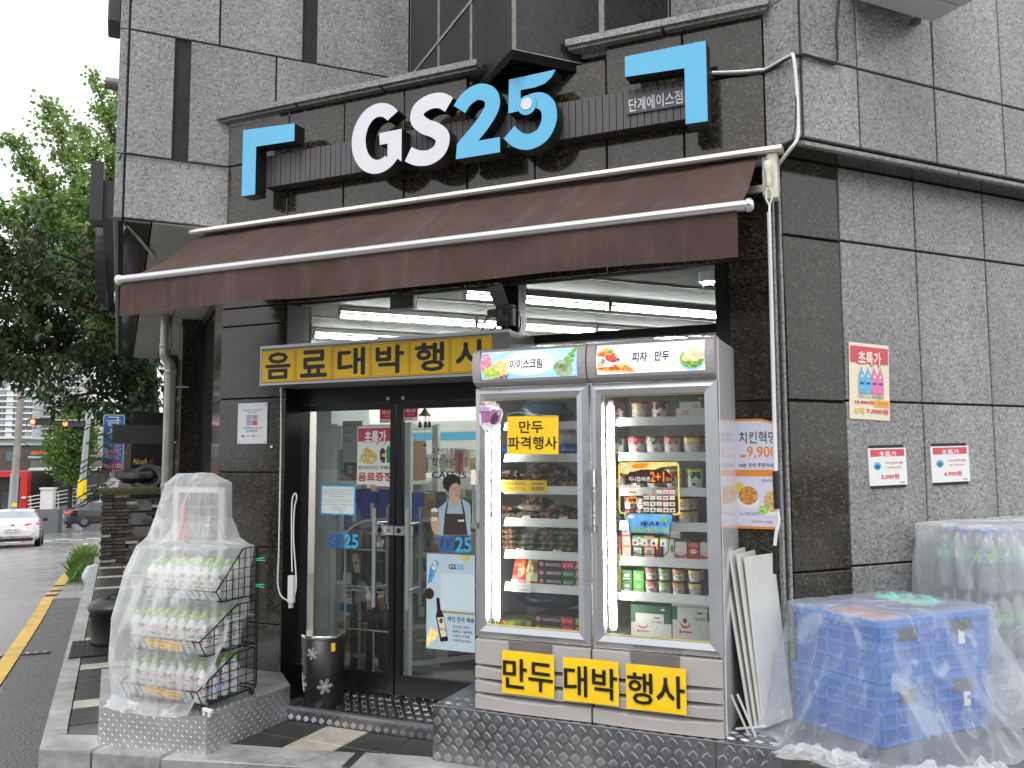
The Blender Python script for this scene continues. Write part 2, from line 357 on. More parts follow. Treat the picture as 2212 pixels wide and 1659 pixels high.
# ================================================================== THE SETTING
# ground sheet, road, kerb, pavement
M_GROUND = mat('far_ground', (.09, .09, .085), .8, var=.3, scale=.2)
M_ASPH = mat('wet_asphalt', (.155, .155, .158), .24, var=.35, scale=1.6, rvar=.14, bump=.22, bscale=130, spec=.6)
M_GUT = mat('rough_gutter_asphalt', (.070, .068, .066), .42, var=.55, scale=5, rvar=.2, bump=1.0, bscale=60)
M_KERB = mat('kerb_granite', (.29, .29, .28), .42, var=.4, scale=5, rvar=.12, bump=.2, bscale=120)
M_PAVE = mat('dark_paver', (.030, .028, .028), .38, var=.4, scale=5, rvar=.12, bump=.3, bscale=160)
M_PAVL = mat('pale_paver', (.36, .33, .28), .5, var=.2, scale=8)
M_YLINE = mat('yellow_road_paint', (.58, .36, .06), .5, var=.3, scale=4, bump=.3)
M_WLINE = mat('white_road_paint', (.62, .62, .60), .45, var=.2, scale=4)
M_SOILED = mat('wet_concrete', (.10, .095, .09), .35, var=.4, scale=3, rvar=.12)

def slope(t): return -.14 - .06 * max(0, min(t, 56) - 9)
g = MB(); g.box(-1500, 1500, -200, 3000, -5.2, -4.0, M_GROUND); g.box(-40, 60, -40, 9, -3.9, -.20, M_GROUND, MR); struct('ground', g)
g = MB(); g.box(-34, -3.56, -14, 9, -.19, -.14, M_ASPH); g.box(-3.56, 30, -14, 0.4, -.19, -.14, M_ASPH)
ts = [9, 11, 14, 18, 23, 29, 36, 44, 56, 90]
for i in range(len(ts) - 1):
    t0, t1 = ts[i], ts[i + 1]; g.add([(-34, t0, slope(t0)), (-2 if t0 < 36 else 40, t0, slope(t0)), (-2 if t0 < 36 else 40, t1, slope(t1)), (-34, t1, slope(t1))], [(0, 1, 2, 3)], M_ASPH)
struct('road', g, MR.copy())
g = MB(); g.prism([(-3.93, 2.0), (-3.566, 2.0), (-3.566, 9.0), (-3.98, 9.0), (-4.0, 6)], -.139, -.1365, M_GUT, 'xy'); struct('gutter_strip', g, MR.copy())
g = MB()
def lstrip(mb, pts, w, dz, m):
    L = stroke(pts, w, 6); tri = tessellate_polygon([[Vector((*p, 0)) for p in L]]); mb.add([(p[0], p[1], slope(p[1]) + dz) for p in L], [tuple(t) for t in tri], m)
lstrip(g, [(-4.24, -6), (-4.13, 2), (-4.04, 5), (-3.98, 7.6), (-3.97, 9.2)], .13, .014, M_YLINE)
for t in (9.6, 10.4): lstrip(g, [(-3.97, t), (-3.97, t + .42)], .14, .014, M_YLINE)
lstrip(g, [(-3.97, 11.4), (-3.98, 13.2), (-4.05, 18), (-4.12, 23), (-4.2, 29), (-4.3, 36.0)], .16, .014, M_YLINE)
struct('yellow_line', g, MR.copy())
g = MB(); lstrip(g, [(-12, 38.6), (-8, 38.4), (-4.3, 38.0)], .4, .016, M_WLINE)
def sq(b0, t0, w, l): g.add([(b0, t0, slope(t0) + .016), (b0 + w, t0, slope(t0) + .016), (b0 + w, t0 + l, slope(t0 + l) + .016), (b0, t0 + l, slope(t0 + l) + .016)], [(0, 1, 2, 3)], M_WLINE)
for i in range(8):
    for k in range(2): sq(-13 + i * 1.3 + (.65 if k else 0), 41.5 + k * 1.5, .62, 1.4)
struct('crosswalk_marks', g, MR.copy())
g = MB(); lstrip(g, [(-13, 47.5), (-8, 47.2), (-2.5, 46.6)], .25, .016, M_WLINE); lstrip(g, [(-12.2, 52.2), (-8, 51.5), (-3.0, 50.4)], .2, .016, M_WLINE); struct('white_line', g, MR.copy())
# drain grate in the road edge
q = MB(); q.box(-4.14, -3.72, 5.52, 5.60, -.138, -.128, M_BLK2)
gr = link('drain_grate', q.mesh('drain_grate'), None, MR.copy(), 'narrow iron drain grate crossing the yellow line', 'drain grate')
for i in range(6): q = MB(); q.box(-4.13 + i * .07, -4.10 + i * .07, 5.525, 5.595, -.128, -.124, M_KERB); part('grate_bar', q, gr)

# pavement slab with its pavers and kerb stones as pieces
pv = MB()
pv.prism([(-3.43, 2.2), (-2.9, 1.75), (-1.9, 1.03), (1.4, -1.3), (6, -1.3), (6, .4), (-.2, .6), (-2.4, 3.2), (-2.3, 11.6), (-3.43, 11.4)], -.14, -.012, M_SOILED, 'xy')
pave = struct('pavement', pv, MR.copy())
kerb = None
kb = MB(); kb.box(0, .01, 0, .01, -.13, -.12, M_KERB)
kerb = struct('kerb', kb, MR @ Matrix.Translation((-3.5, 5, -.02)))
kerb.matrix_local = MR.copy()
def kerbstone(p0, p1, p2, p3):
    m = MB(); o = .006
    c = [(sum(q[0] for q in (p0, p1, p2, p3)) / 4), (sum(q[1] for q in (p0, p1, p2, p3)) / 4)]
    sh = lambda p: (p[0] + (c[0] - p[0]) * .008, p[1] + (c[1] - p[1]) * .008)
    q = [sh(p) for p in (p0, p1, p2, p3)]; q2 = [(p[0] + (c[0] - p[0]) * .06, p[1] + (c[1] - p[1]) * .03) for p in q]
    m.prism(q, -.15, -.012, M_KERB, 'xy')
    v = [(x, y, -.012) for x, y in q] + [(x, y, .002) for x, y in q2]
    m.add(v, [(4, 5, 6, 7)] + [(i, (i + 1) % 4, 4 + (i + 1) % 4, 4 + i) for i in range(4)], M_KERB)
    part('kerb_stone', m, kerb)
for i in range(9):
    t0 = 2.40 + i * 1.0; kerbstone((-3.565, t0), (-3.435, t0), (-3.435, t0 + 1.0), (-3.565, t0 + 1.0))
front = [(-3.56, 2.15), (-2.95, 1.67), (-2.09, 1.06), (-1.2, .43), (-.3, -.21), (.6, -.85)]
kerbstone((-3.565, 2.14), (-3.30, 1.95), (-3.13, 2.17), (-3.565, 2.40))
for i in range(5):
    a, b = Vector(front[i]), Vector(front[i + 1]); d = (b - a).normalized(); nn = Vector((-d.y, d.x)) * .27
    if i == 0: a = Vector((-3.29, 1.945))
    kerbstone(tuple(a), tuple(b), tuple(b + nn), tuple(a + nn))
# planks of the side street pavement
def paver(M, x0, x1, y0, y1, m, z=.0):
    q = MB(); c = .005
    q.add([(x0, y0, -.03), (x1, y0, -.03), (x1, y1, -.03), (x0, y1, -.03), (x0, y0, z - c), (x1, y0, z - c), (x1, y1, z - c), (x0, y1, z - c), (x0 + c, y0 + c, z), (x1 - c, y0 + c, z), (x1 - c, y1 - c, z), (x0 + c, y1 - c, z)],
          [(8, 9, 10, 11)] + [(i, (i + 1) % 4, 4 + (i + 1) % 4, 4 + i) for i in range(4)] + [(4 + i, 4 + (i + 1) % 4, 8 + (i + 1) % 4, 8 + i) for i in range(4)], m)
    part('paver', q, pave, M)
for r in range(46):
    t0 = 2.55 + r * .19; pale = r % 6 == 2
    for b0, b1 in ((-3.43, -3.10), (-3.095, -2.60)):
        if t0 < 2.9 and b0 > -3.2: continue
        paver(None, b0, b1 - .004, t0, t0 + .185, M_PAVL if pale else M_PAVE, random.uniform(-.002, .002))
RS = MRi @ MS                                        # S coordinates expressed in R
for i in range(16):                                  # pavers before the door, running with the shop front
    a0 = -.40 + i * .30; pale = i % 3 == 1
    w = .13 if pale else .29
    a1 = a0 + .30 if not pale else a0 + .30
    for j in range(2):
        y0 = -.55 + j * .275
        if a0 > 2.6: continue
        paver(RS, a0, a1 - .006, y0, y0 + .27, M_PAVL if (i in (1, 6)) else M_PAVE, random.uniform(-.002, .002))

# ================================================================== THE SHOP BUILDING (R coordinates; parts on the shop front use RS)
bld = thing('shop_building', MR.copy(), 'grey granite corner building with polished dark shop front and stone bay above the sign', 'building')
M_MATBK = mat('matte_black_stone', (.006, .006, .006), .9, var=.3, spec=.1)  # matte black for the bay underside and its drip edge
M_SOFF = mat('beige_soffit_tile', (.40, .385, .34), .55, var=.06)
def panel(x0, x1, z0, z1, y, m, M=None, th=.03, gap=.006, name='granite_panel'):
    q = MB(); c = .004; x0 += gap; x1 -= gap; z0 += gap; z1 -= gap
    q.add([(x0, y + c, z0), (x1, y + c, z0), (x1, y + c, z1), (x0, y + c, z1), (x0 + c, y, z0 + c), (x1 - c, y, z0 + c), (x1 - c, y, z1 - c), (x0 + c, y, z1 - c), (x0, y + th, z0), (x1, y + th, z0), (x1, y + th, z1), (x0, y + th, z1)],
          [(4, 5, 6, 7)] + [(i, (i + 1) % 4, 4 + (i + 1) % 4, 4 + i) for i in range(4)] + [(8 + i, 8 + (i + 1) % 4, (i + 1) % 4, i) for i in range(4)], m)
    return part(name, q, bld, M)
def panelT(t0, t1, z0, z1, b, m, name='granite_panel', th=.03, gap=.006):     # faces -b (looks along the street side)
    q = MB(); c = .004; t0 += gap; t1 -= gap; z0 += gap; z1 -= gap
    q.add([(b + c, t0, z0), (b + c, t1, z0), (b + c, t1, z1), (b + c, t0, z1), (b, t0 + c, z0 + c), (b, t1 - c, z0 + c), (b, t1 - c, z1 - c), (b, t0 + c, z1 - c), (b + th, t0, z0), (b + th, t1, z0), (b + th, t1, z1), (b + th, t0, z1)],
          [(4, 5, 6, 7)] + [(i, (i + 1) % 4, 4 + (i + 1) % 4, 4 + i) for i in range(4)] + [(8 + i, 8 + (i + 1) % 4, (i + 1) % 4, i) for i in range(4)], m)
    return part(name, q, bld)
# cores behind the cladding (dark joints)
q = MB()
q.box(-3.275, -1.16, 2.895, 11.5, 3.31, 6.5, M_JOINT)           # left block
q.box(-1.15, 6.0, .893, 8.5, 4.03, 6.5, M_JOINT)               # bay behind the sign
q.box(.012, 6.0, -.175, .89, 3.31, 6.5, M_JOINT)               # right block
q.box(.03, 6.0, .025, .3, 0, 3.28, M_JOINT)                    # lower right wall
part('wall_core', q, bld)
# left block, face towards the viewer
TL = 2.873
for x0, x1, z0, z1 in ((-3.236, -2.50, 3.295, 3.754), (-3.236, -2.931, 3.754, 4.66), (-2.832, -2.221, 3.754, 4.66), (-2.221, -1.178, 3.754, 4.66),
                       (-3.236, -2.633, 4.66, 5.6), (-2.633, -2.025, 4.66, 5.6), (-1.923, -1.178, 4.66, 5.6), (-3.236, -2.2, 5.6, 6.5), (-2.2, -1.178, 5.6, 6.5)):
    panel(x0, x1, z0, z1, TL, M_GR)
M_SLOT = mat('slate_strip', (.075, .085, .09), .45, var=.3, scale=3)
panel(-2.931, -2.832, 3.754, 4.66, TL + .045, M_SLOT, gap=0, name='recessed_strip')
panel(-2.025, -1.923, 4.66, 5.6, TL + .045, M_SLOT, gap=0, name='recessed_strip')
for i in range(5):                                              # edges of the side-street cladding
    z0, z1 = ((3.295, 3.754), (3.754, 4.66), (4.66, 5.6), (5.6, 6.5), (6.5, 6.51))[i]
    if i < 4: panel(-3.30, -3.243, z0, z1, TL + .01, M_GR, th=.1, gap=.002, name='edge_stone')
for k in range(6):
    for z0, z1 in ((3.295, 3.754), (3.754, 4.66), (4.66, 5.6), (5.6, 6.5)): panelT(3.0 + k * 1.42, 4.42 + k * 1.42, z0, z1, -3.298, M_GR)
# bay: street-side face and front face, pale mortar joints
for t0, t1 in ((.872, 1.545), (1.545, 2.186), (2.186, 2.873)): panelT(t0, t1, 4.015, 6.5, -1.174, M_CH, 'bay_panel', gap=.020)
for b0, b1 in ((-1.174, -.568), (-.568, -.05)): panel(b0, b1, 4.015, 6.5, .872, M_CH, name='bay_panel', gap=.017)
q = MB()
q.box(-1.172, -1.10, .885, 2.87, 4.02, 6.5, M_LJOINT); q.box(-1.165, -.06, .874, .9, 4.02, 6.5, M_LJOINT)
q.tube([(-1.176, 2.79, 4.66), (-1.176, 1.545, 4.69), (-1.176, .95, 4.72)], .001, M_LJOINT, 4)
part('mortar', q, bld)
q = MB()   # slanting pale joint across the street-side face of the bay
a, b = RB(894, 155, -1.180), RB(1017, 2, -1.180)
v = Vector((0, b.y - a.y, b.z - a.z)); a2 = a - v * .1; b2 = a + v * 2.2; off = Vector((0, -v.z, v.y)).normalized() * .012
q.add([a2 + off, a2 - off, b2 - off, b2 + off, a2 + off + Vector((.006, 0, 0)), a2 - off + Vector((.006, 0, 0)), b2 - off + Vector((.006, 0, 0)), b2 + off + Vector((.006, 0, 0))], [(0, 1, 2, 3), (0, 4, 5, 1), (3, 2, 6, 7)], M_LJOINT)
part('slanting_joint', q, bld)
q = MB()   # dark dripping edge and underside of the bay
q.prism([(-1.16, .885), (-.80, .885), (-1.16, 1.29)], 3.985, 4.012, M_MATBK, 'xy')
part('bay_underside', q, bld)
q = MB(); q.prism([(-1.19, .855), (-.72, .855), (-.76, .895), (-1.15, .895), (-1.15, 1.30), (-1.19, 1.345)], 3.955, 4.014, M_MATBK, 'xy'); part('bay_drip_edge', q, bld)
# right block, upper
xs = [.0, .418, 1.016, 1.605, 2.20, 2.80, 3.4, 4.0]
for i in range(7):
    for z0, z1 in ((3.30, 3.754), (3.754, 4.66), (4.66, 5.6), (5.6, 6.5)): panel(xs[i] if i else .012, xs[i + 1], z0, z1, -.2, M_GRU)
Wc = RS @ Vector((2.55, YW, 0))
# stone end face between the sign wall and the corner
def facet(p0, p1, z0, z1, m, name, th=.03):
    d = (Vector(p1) - Vector(p0)).normalized(); nn = Vector((d.y, -d.x)); L = (Vector(p1) - Vector(p0)).length
    M = Matrix.Translation((p0[0], p0[1], 0)) @ Matrix.Rotation(math.atan2(d.y, d.x), 4, 'Z'); return panel(0, L, z0, z1, 0, m, M, th, .003, name)
facet((Wc.x, Wc.y), (-.016, -.185), 3.30, 3.754, M_GRU, 'corner_stone'); facet((Wc.x, Wc.y), (-.016, -.185), 3.754, 4.10, M_GRU, 'corner_stone')
facet((-.06, .86), (-.016, -.185), 4.10, 4.66, M_GRU, 'corner_stone'); facet((-.06, .86), (-.016, -.185), 4.66, 6.5, M_GRU, 'corner_stone')
q = MB(); q.box(-.022, .010, -.207, -.19, 3.30, 6.5, M_COP); part('corner_trim', q, bld)
q = MB(); q.box(-.006, .003, -.213, -.206, 3.30, 6.5, M_JOINT); part('corner_joint', q, bld)
# right block underside and its lip
q = MB(); q.box(.0, 6, -.165, .02, 3.27, 3.295, M_DK); part('underside', q, bld)
for i in range(5): panel(.0 + i * 1.2 + .002, 1.2 + i * 1.2, 3.262, 3.294, -.19, M_COP, th=.03, gap=.003, name='drip_stone')
# right wall, lower: dark strip and grey panels
for z0, z1 in ((.0, 1.017), (1.017, 1.928), (1.928, 2.832), (2.832, 3.27)): panel(.03, .445, z0, z1, 0, M_DK, name='dark_panel')
xs = [.445, 1.047, 1.65, 2.25, 2.85, 3.45, 4.05]
for i in range(6):
    for z0, z1 in ((.0, 1.03), (1.03, 1.936), (1.936, 2.84), (2.84, 3.27)): panel(xs[i], xs[i + 1], z0, z1, 0, M_GR)
q = MB(); q.box(.006, .022, -.004, .02, 0, 3.27, M_COP); q.box(-.032, -.018, .004, .03, 0, 3.27, M_COP); q.box(-.018, .006, .012, .03, 0, 3.27, M_JOINT); part('corner_trim', q, bld)
# shop front: polished dark sign wall (S plane)
q = MB(); q.box(-1.26, 2.54, YW + .028, YW + .1, 2.70, 4.02, M_JOINT); part('wall_core', q, bld, RS)
va = [-1.268, -.699, -.23, .247, .714, 1.178, 1.64, 2.101, 2.552]
for i in range(8):
    for z0, z1 in ((2.70, 3.756), (3.756, 4.09)):
        if z1 > 4 and i in (4, 5):
            z1 = 4.005
        panel(va[i], va[i + 1], z0, z1, YW, M_DK, RS, name='dark_panel', gap=.004)
q = MB()
for a0, a1 in ((-1.297, -.60), (-.597, .10), (.103, .815), (1.412, 2.0), (2.003, 2.594)):
    q = MB(); q.box(a0, a1, YW - .075, YW + .12, 4.098, 4.138, M_COP); q.box(a0 + .01, a1 - .01, YW - .05, YW + .1, 4.08, 4.098, M_COP); part('coping_stone', q, bld, RS)
q = MB(); q.prism([(-2.55, 2.86), (-1.30, 1.50), (-1.19, 1.52), (-1.19, 2.86)], 4.05, 4.115, M_COP, 'xy'); q.prism([(-.72, .86), (-.05, .12), (-.07, .86)], 4.05, 4.115, M_COP, 'xy'); part('ledge', q, bld)
# granite columns either side of the entrance
for z0, z1 in ((.08, .51), (.51, 1.023), (1.023, 1.534), (1.534, 2.051), (2.051, 2.57), (2.57, 2.70)):
    panel(-1.268, -.685, z0, z1, YW, M_DK, RS, name='dark_panel', gap=.003)
for z0, z1 in ((.08, 1.017), (1.017, 1.928), (1.928, 2.70)): panel(2.325, 2.585, z0, z1, YW, M_DK, RS, name='dark_panel', gap=.003)
for a0, a1 in ((-1.25, -.70), (2.335, 2.58)): q = MB(); q.box(a0, a1, YW + .02, YW + .3, 0, 2.72, M_JOINT); part('column_core', q, bld, RS)
q = MB(); q.box(-.699, -.682, YW + .005, .52, .08, 2.70, M_BLACKF); part('reveal', q, bld, RS)
q = MB(); q.box(2.25, 2.327, YW + .03, .52, .08, 2.9, M_BLACKF); part('reveal', q, bld, RS)
# street side: side of the first column, pillars, glass between
M_DKP = M_DK
for z0, z1 in ((.08, 1.023), (1.023, 2.051), (2.051, 3.285)): panelT(2.90, 3.55, z0, z1, -2.553, M_DK, 'dark_panel', gap=.003)
for t0 in (7.2, 11.0):
    for z0, z1 in ((.0, 1.0), (1.0, 1.9), (1.9, 3.285)):
        panel(-2.575, -2.30, z0, z1, t0, M_DK, name='dark_panel', gap=.003); panelT(t0, t0 + .6, z0, z1, -2.578, M_DK, 'dark_panel', gap=.003)
q = MB()
for t0, t1 in ((3.56, 7.2), (7.8, 11.0)):
    q.box(-2.36, -2.31, t0, t1, 3.18, 3.285, M_BLACKF); q.box(-2.36, -2.31, t0, t1, 0, .12, M_BLACKF); q.box(-2.36, -2.31, (t0 + t1) / 2 - .03, (t0 + t1) / 2 + .03, .12, 3.18, M_BLACKF); q.box(-2.37, -2.30, t1 - .1, t1, .12, 3.18, M_BLACKF)
part('side_window_frame', q, bld)
for t0, t1 in ((3.56, 7.2), (7.8, 11.0)):
    q = MB(); q.box(-2.338, -2.330, t0, t1, .12, 3.18, M_GLASS); part('side_window_pane', q, bld)
# soffit of the left block: dark border tiles and beige tiles
for k in range(14):
    t0 = 2.9 + k * .62
    q = MB(); q.box(-3.23, -3.06, t0 + .004, t0 + .612, 3.280, 3.297, M_DK); part('border_tile', q, bld)
    for b0 in (-3.05, -2.69):
        q = MB(); q.box(b0 + .003, b0 + .352, t0 + .003, t0 + .614, 3.283, 3.297, M_SOFF); part('soffit_tile', q, bld)
q = MB(); q.box(-2.34, -1.9, 2.6, 11.5, 3.27, 3.30, M_BLACKF); q.box(-2.34, 3.0, 11.2, 11.5, 0, 3.3, M_GREYM); part('inner_beam', q, bld)

# ------------------------------------------------------------------ entrance glazing
YG = .45
q = MB()
q.box(-.762, 2.25, YG - .03, YG + .05, 2.335, 2.385, M_BLACKF)                 # transom
q.box(.892, 1.014, YG - .06, YG + .07, 2.386, 2.95, M_BLACKF)                # upper mullion
q.box(-.79, -.745, YG - .03, YG + .05, .08, 2.95, M_BLACKF)                  # left jamb
q.box(-.744, 1.05, YG - .035, YG + .055, 2.00, 2.334, M_BLACKF)                # header over the doors
q.box(1.051, 1.09, YG - .03, YG + .05, .08, 2.334, M_BLACKF)
q.box(-.744, 2.25, YG - .03, YG + .05, 2.90, 2.97, M_BLACKF)
part('entrance_frame', q, bld, RS)
for a0, a1, z0, z1 in ((-.744, .892, 2.386, 2.90), (1.014, 2.25, 2.386, 2.90), (1.091, 2.25, .12, 2.334)):
    q = MB(); q.box(a0, a1, YG + .004, YG + .012, z0, z1, M_GLASS); part('window_pane', q, bld, RS)
for k, (a0, a1) in enumerate(((-.742, .1), (.112, 1.05))):
    d = MB(); fl = .05
    d.box(a0, a0 + (.035 if k == 0 else fl * .8), YG - .02, YG + .02, .10, 1.998, M_BLACKF); d.box(a1 - (fl * .8 if k == 0 else .03), a1, YG - .02, YG + .02, .10, 1.998, M_BLACKF)
    i0, i1 = a0 + .036, a1 - .031
    d.box(i0 + .005, i1 - .01, YG - .0195, YG + .0195, 1.955, 1.997, M_BLACKF); d.box(i0 + .005, i1 - .01, YG - .0195, YG + .0195, .101, .225, M_BLACKF)
    door = part('door', d, bld, RS)
    q = MB(); q.box(a0 + .036, a1 - .031, YG - .003, YG + .005, .226, 1.954, M_GLASS); part('door_glass', q, door)
    hxp = a1 - .115 if k == 0 else a0 + .125
    q = MB(); 
    for yy in (YG - .085, YG + .085): q.tube([(hxp, yy, .66), (hxp, yy, 1.30)], .0165, M_STEEL, 10)
    for z in (.78, 1.20): q.tube([(hxp, YG - .085, z), (hxp, YG + .085, z)], .009, M_STEEL, 8)
    part('door_handle', q, door)
    q = MB(); x0, x1 = (a1 - .135, a1 + .004) if k == 0 else (a0 - .004, a0 + .14)
    q.bbox(x0, x1, YG - .05, YG - .0215, 1.125, 1.185, M_CHROME, .008)
    q.disc((x0 + x1) / 2 - .03, 1.155, .017, .017, YG - .0515, M_BLK2); q.disc((x0 + x1) / 2 + .035, 1.155, .012, .012, YG - .0515, M_GREYM)
    part('door_lock', q, door)
    q = MB(); hx2 = a1 - .05 if k == 0 else a0 + .055; q.disc(hx2, 1.975 + .05, .012, .012, YG - .0365, M_STEEL, 12); part('header_bolt', q, bld, RS)

# ------------------------------------------------------------------ inside of the shop
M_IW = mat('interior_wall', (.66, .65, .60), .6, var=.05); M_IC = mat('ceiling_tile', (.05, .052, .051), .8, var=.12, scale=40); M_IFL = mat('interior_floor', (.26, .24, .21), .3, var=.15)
inner = [(-2.085 + .06, 2.72), (-.027 + .06, .40), (5.5, .40), (5.5, 8.2), (-2.2, 8.2), (-2.2, 2.90)]
q = MB(); tri = tessellate_polygon([[Vector((*p, 0)) for p in inner]])
q.add([(p[0], p[1], .10) for p in inner], [tuple(t) for t in tri], M_IFL); struct('shop_floor', q, MR.copy())
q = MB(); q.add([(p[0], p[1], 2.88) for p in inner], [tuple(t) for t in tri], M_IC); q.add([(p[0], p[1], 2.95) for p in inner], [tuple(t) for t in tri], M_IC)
for t in (1.6, 2.8, 4.0, 5.2, 6.4): q.box(-2.1, 5.4, t, t + .012, 2.872, 2.8795, M_GREYM)
struct('shop_ceiling', q, MR.copy())
q = MB(); q.box(-2.2, 5.5, 8.2, 8.25, .1, 2.88, M_IW); q.box(5.45, 5.5, .45, 8.2, .1, 2.88, M_IW); q.box(-2.26, -2.22, 3.0, 8.2, .1, 2.88, M_IW)
struct('shop_wall', q, MR.copy())
M_TUBE = mat('lit_tube', (.9, .9, .9), .4, var=0, emit=(1, .99, .96), estr=60)
first = None
def ceiling_light(b0, t, label):
    global first
    M = at(MR, b0, t, 2.80)
    th = thing('ceiling_light', M, label, 'ceiling light', 'fluorescent lights on the shop ceiling')
    if first is None:
        q = MB(); q.box(0, 1.19, -.045, .045, .035, .072, M_GREYM); q.box(-.012, .0, -.03, .03, -.02, .06, M_GREYM); q.box(1.19, 1.202, -.03, .03, -.02, .06, M_GREYM)
        h = q.mesh('housing'); q = MB(); q.tube([(.01, 0, 0), (1.18, 0, 0)], .014, M_TUBE, 8); first = (h, q.mesh('tube'))
    part('housing', first[0], th); part('tube', first[1], th)
ordn = ['first', 'second', 'third', 'fourth', 'fifth']
for rn, (t, s, n) in enumerate(((2.2, -.95, 4), (3.4, -1.59, 5), (4.65, -1.54, 5), (5.85, -1.5, 5), (7.05, -1.5, 4))):
    for k in range(n):
        ceiling_light(s + k * 1.22, t, f'lit fluorescent tube, {ordn[k]} from the left in the {ordn[rn]} row from the shop window')
# ================================================================== SHOP SIGN
YS = .05
sign = thing('shop_sign', at(MS, .6, YS, 3.43), 'large lit shop sign GS25 in white and sky blue letters on a ribbed dark band', 'shop sign')
SG = Matrix.Translation((-.6, 0, -3.43))
M_SIDE = mat('sign_return_black', (.010, .009, .010), .45, var=.15)
def sp(name, poly, d, m, y0=0, parent=sign):
    q = MB(); q.prism(poly, y0, y0 + d, m, 'xz', side=M_SIDE); return part(name, q, parent, SG)
D = .11
# brackets
sp('corner_bracket', [(-.915, 3.43), (-.798, 3.43), (-.798, 3.765), (-.475, 3.755), (-.475, 3.877), (-.915, 3.90)], D, M_BLUE)
sp('corner_bracket', [(1.822, 3.885), (1.822, 3.765), (2.158, 3.752), (2.158, 3.435), (2.278, 3.433), (2.278, 3.885)], D, M_BLUE)
def arc(cx, cz, rx, rz, a0, a1, n=18): return [(cx + rx * cos(radians(a0 + (a1 - a0) * i / n)), cz + rz * sin(radians(a0 + (a1 - a0) * i / n))) for i in range(n + 1)]
Gp = arc(.185, 3.668, .20, .232, 42, 318, 30) + [(.362, 3.49), (.362, 3.702), (.195, 3.70), (.20, 3.622), (.258, 3.622), (.258, 3.532)] + arc(.19, 3.668, .098, .142, 300, 48, 20)
sp('letter', Gp, D, M_WACR)
Sp = stroke([(.700, 3.800), (.64, 3.838), (.56, 3.842), (.487, 3.808), (.475, 3.745), (.53, 3.69), (.60, 3.655), (.655, 3.60), (.635, 3.525), (.565, 3.488), (.48, 3.495), (.41, 3.53)], .098, 6)
sp('letter', Sp, D, M_WACR)
two = stroke([(.772, 3.758), (.82, 3.815), (.90, 3.846), (.975, 3.815), (.995, 3.745), (.95, 3.665), (.88, 3.59), (.80, 3.515), (.72, 3.42)], .100, 6)
up2 = []
for i, p in enumerate(two):                        # cut the stroke level where the foot begins
    p2 = two[(i + 1) % len(two)]
    if p[1] >= 3.54: up2.append(p)
    if (p[1] - 3.54) * (p2[1] - 3.54) < 0: f_ = (3.54 - p[1]) / (p2[1] - p[1]); up2.append((p[0] + (p2[0] - p[0]) * f_, 3.54))
q = MB(); q.prism(up2, 0, D, M_BLUE, 'xz', side=M_SIDE); q.prism([(.748, 3.447), (1.045, 3.447), (1.045, 3.54), (.755, 3.54)], 0, D, M_BLUE, 'xz', side=M_SIDE); part('letter', q, sign, SG)
f1 = [(1.10, 3.676), (1.180, 3.680), (1.180, 3.806), (1.27, 3.806), (1.335, 3.818), (1.378, 3.848), (1.404, 3.89), (1.105, 3.884)]
f2 = stroke([(1.235, 3.722), (1.30, 3.722), (1.352, 3.675), (1.360, 3.590), (1.318, 3.512), (1.24, 3.482), (1.165, 3.502), (1.105, 3.56)], .096, 6)
nh = len(f2) // 2
f2 = arc(1.240, 3.716, .055, .055, 290, 95, 10)[::1] + f2[1:nh] + f2[nh:-1] if False else f2
l5 = sp('letter', f1, D, M_BLUE); 
q = MB(); q.prism(f2, 0, D, M_BLUE, 'xz', side=M_SIDE); part('numeral_bowl', q, l5)
q = MB(); q.prism(arc(1.222, 3.705, .060, .060, 0, 342, 19), -.004, D - .01, M_BLUE, 'xz', side=M_SIDE); part('numeral_start', q, l5)
q = MB(); q.prism(arc(1.220, 3.712, .036, .036, 0, 342, 19), -.008, .02, M_WACR, 'xz'); part('white_dot', q, l5)
# ribbed band
q = MB(); q.box(-.80, 2.16, .118, .20, 3.505, 3.735, M_SIDE); part('band_box', q, sign, SG)
M_SLAT = mat('ribbed_band', (.082, .073, .077), .45, var=.15, scale=10)
q = MB(); q.box(.0015, .0385, 0, .012, 0, .222, M_SLAT); slat_me = q.mesh('slat')
k = 0; x = -.795
while x < 2.15:
    part('slat', slat_me, sign, SG @ Matrix.Translation((x, .106 + (k % 2) * .002, 3.509))); x += .0415; k += 1
q = MB(); q.box(1.80, 2.14, .094, .101, 3.585, 3.695, M_SLAT); part('name_plate', q, sign, SG)
q = MB(); text(q, '단계에이스점', 1.815, 2.125, 3.595, 3.675, .092, M_WACR, .012); part('branch_name', q, sign, SG)

# ================================================================== AWNING
awn = thing('awning', at(MS, .55, .2, 3.25), 'brown canvas awning with steel front bar over the shop entrance', 'awning')
AW = Matrix.Translation((-.55, -.2, -3.25))
def canv(u, v):
    a = -1.385 + u * 3.90; y = .175 - v * .675; z = 3.235 - v * .45
    sag = -.030 * sin(pi * v) + .012 * nz3(a * 2.2, v * 2, 1) + .006 * nz3(a * 6, v * 1.5, 5) + .004 * abs(sin(a * 2.0)) ** 12
    return (a, y, z + sag)
q = MB(); q.grid(canv, 130, 16, M_AWN); part('canvas', q, awn, AW)
def vala(u, v):
    a = -1.40 + u * 3.905; z = 2.772 - v * (.222 + .006 * sin(a * 3.1)); y = -.502 - .012 * v + v * (.014 * sin(a * 5.3 + 1) + .016 * nz3(a * 2.5, v, 3) + .010 * nz3(a * 8, v, 6))
    return (a, y, z)
q = MB(); q.grid(vala, 110, 6, M_AWN); part('valance', q, awn, AW)
q = MB(); q.tube([(-1.415, -.50, 2.783), (2.545, -.50, 2.783)], .027, M_STEEL, 12); part('front_bar', q, awn, AW)
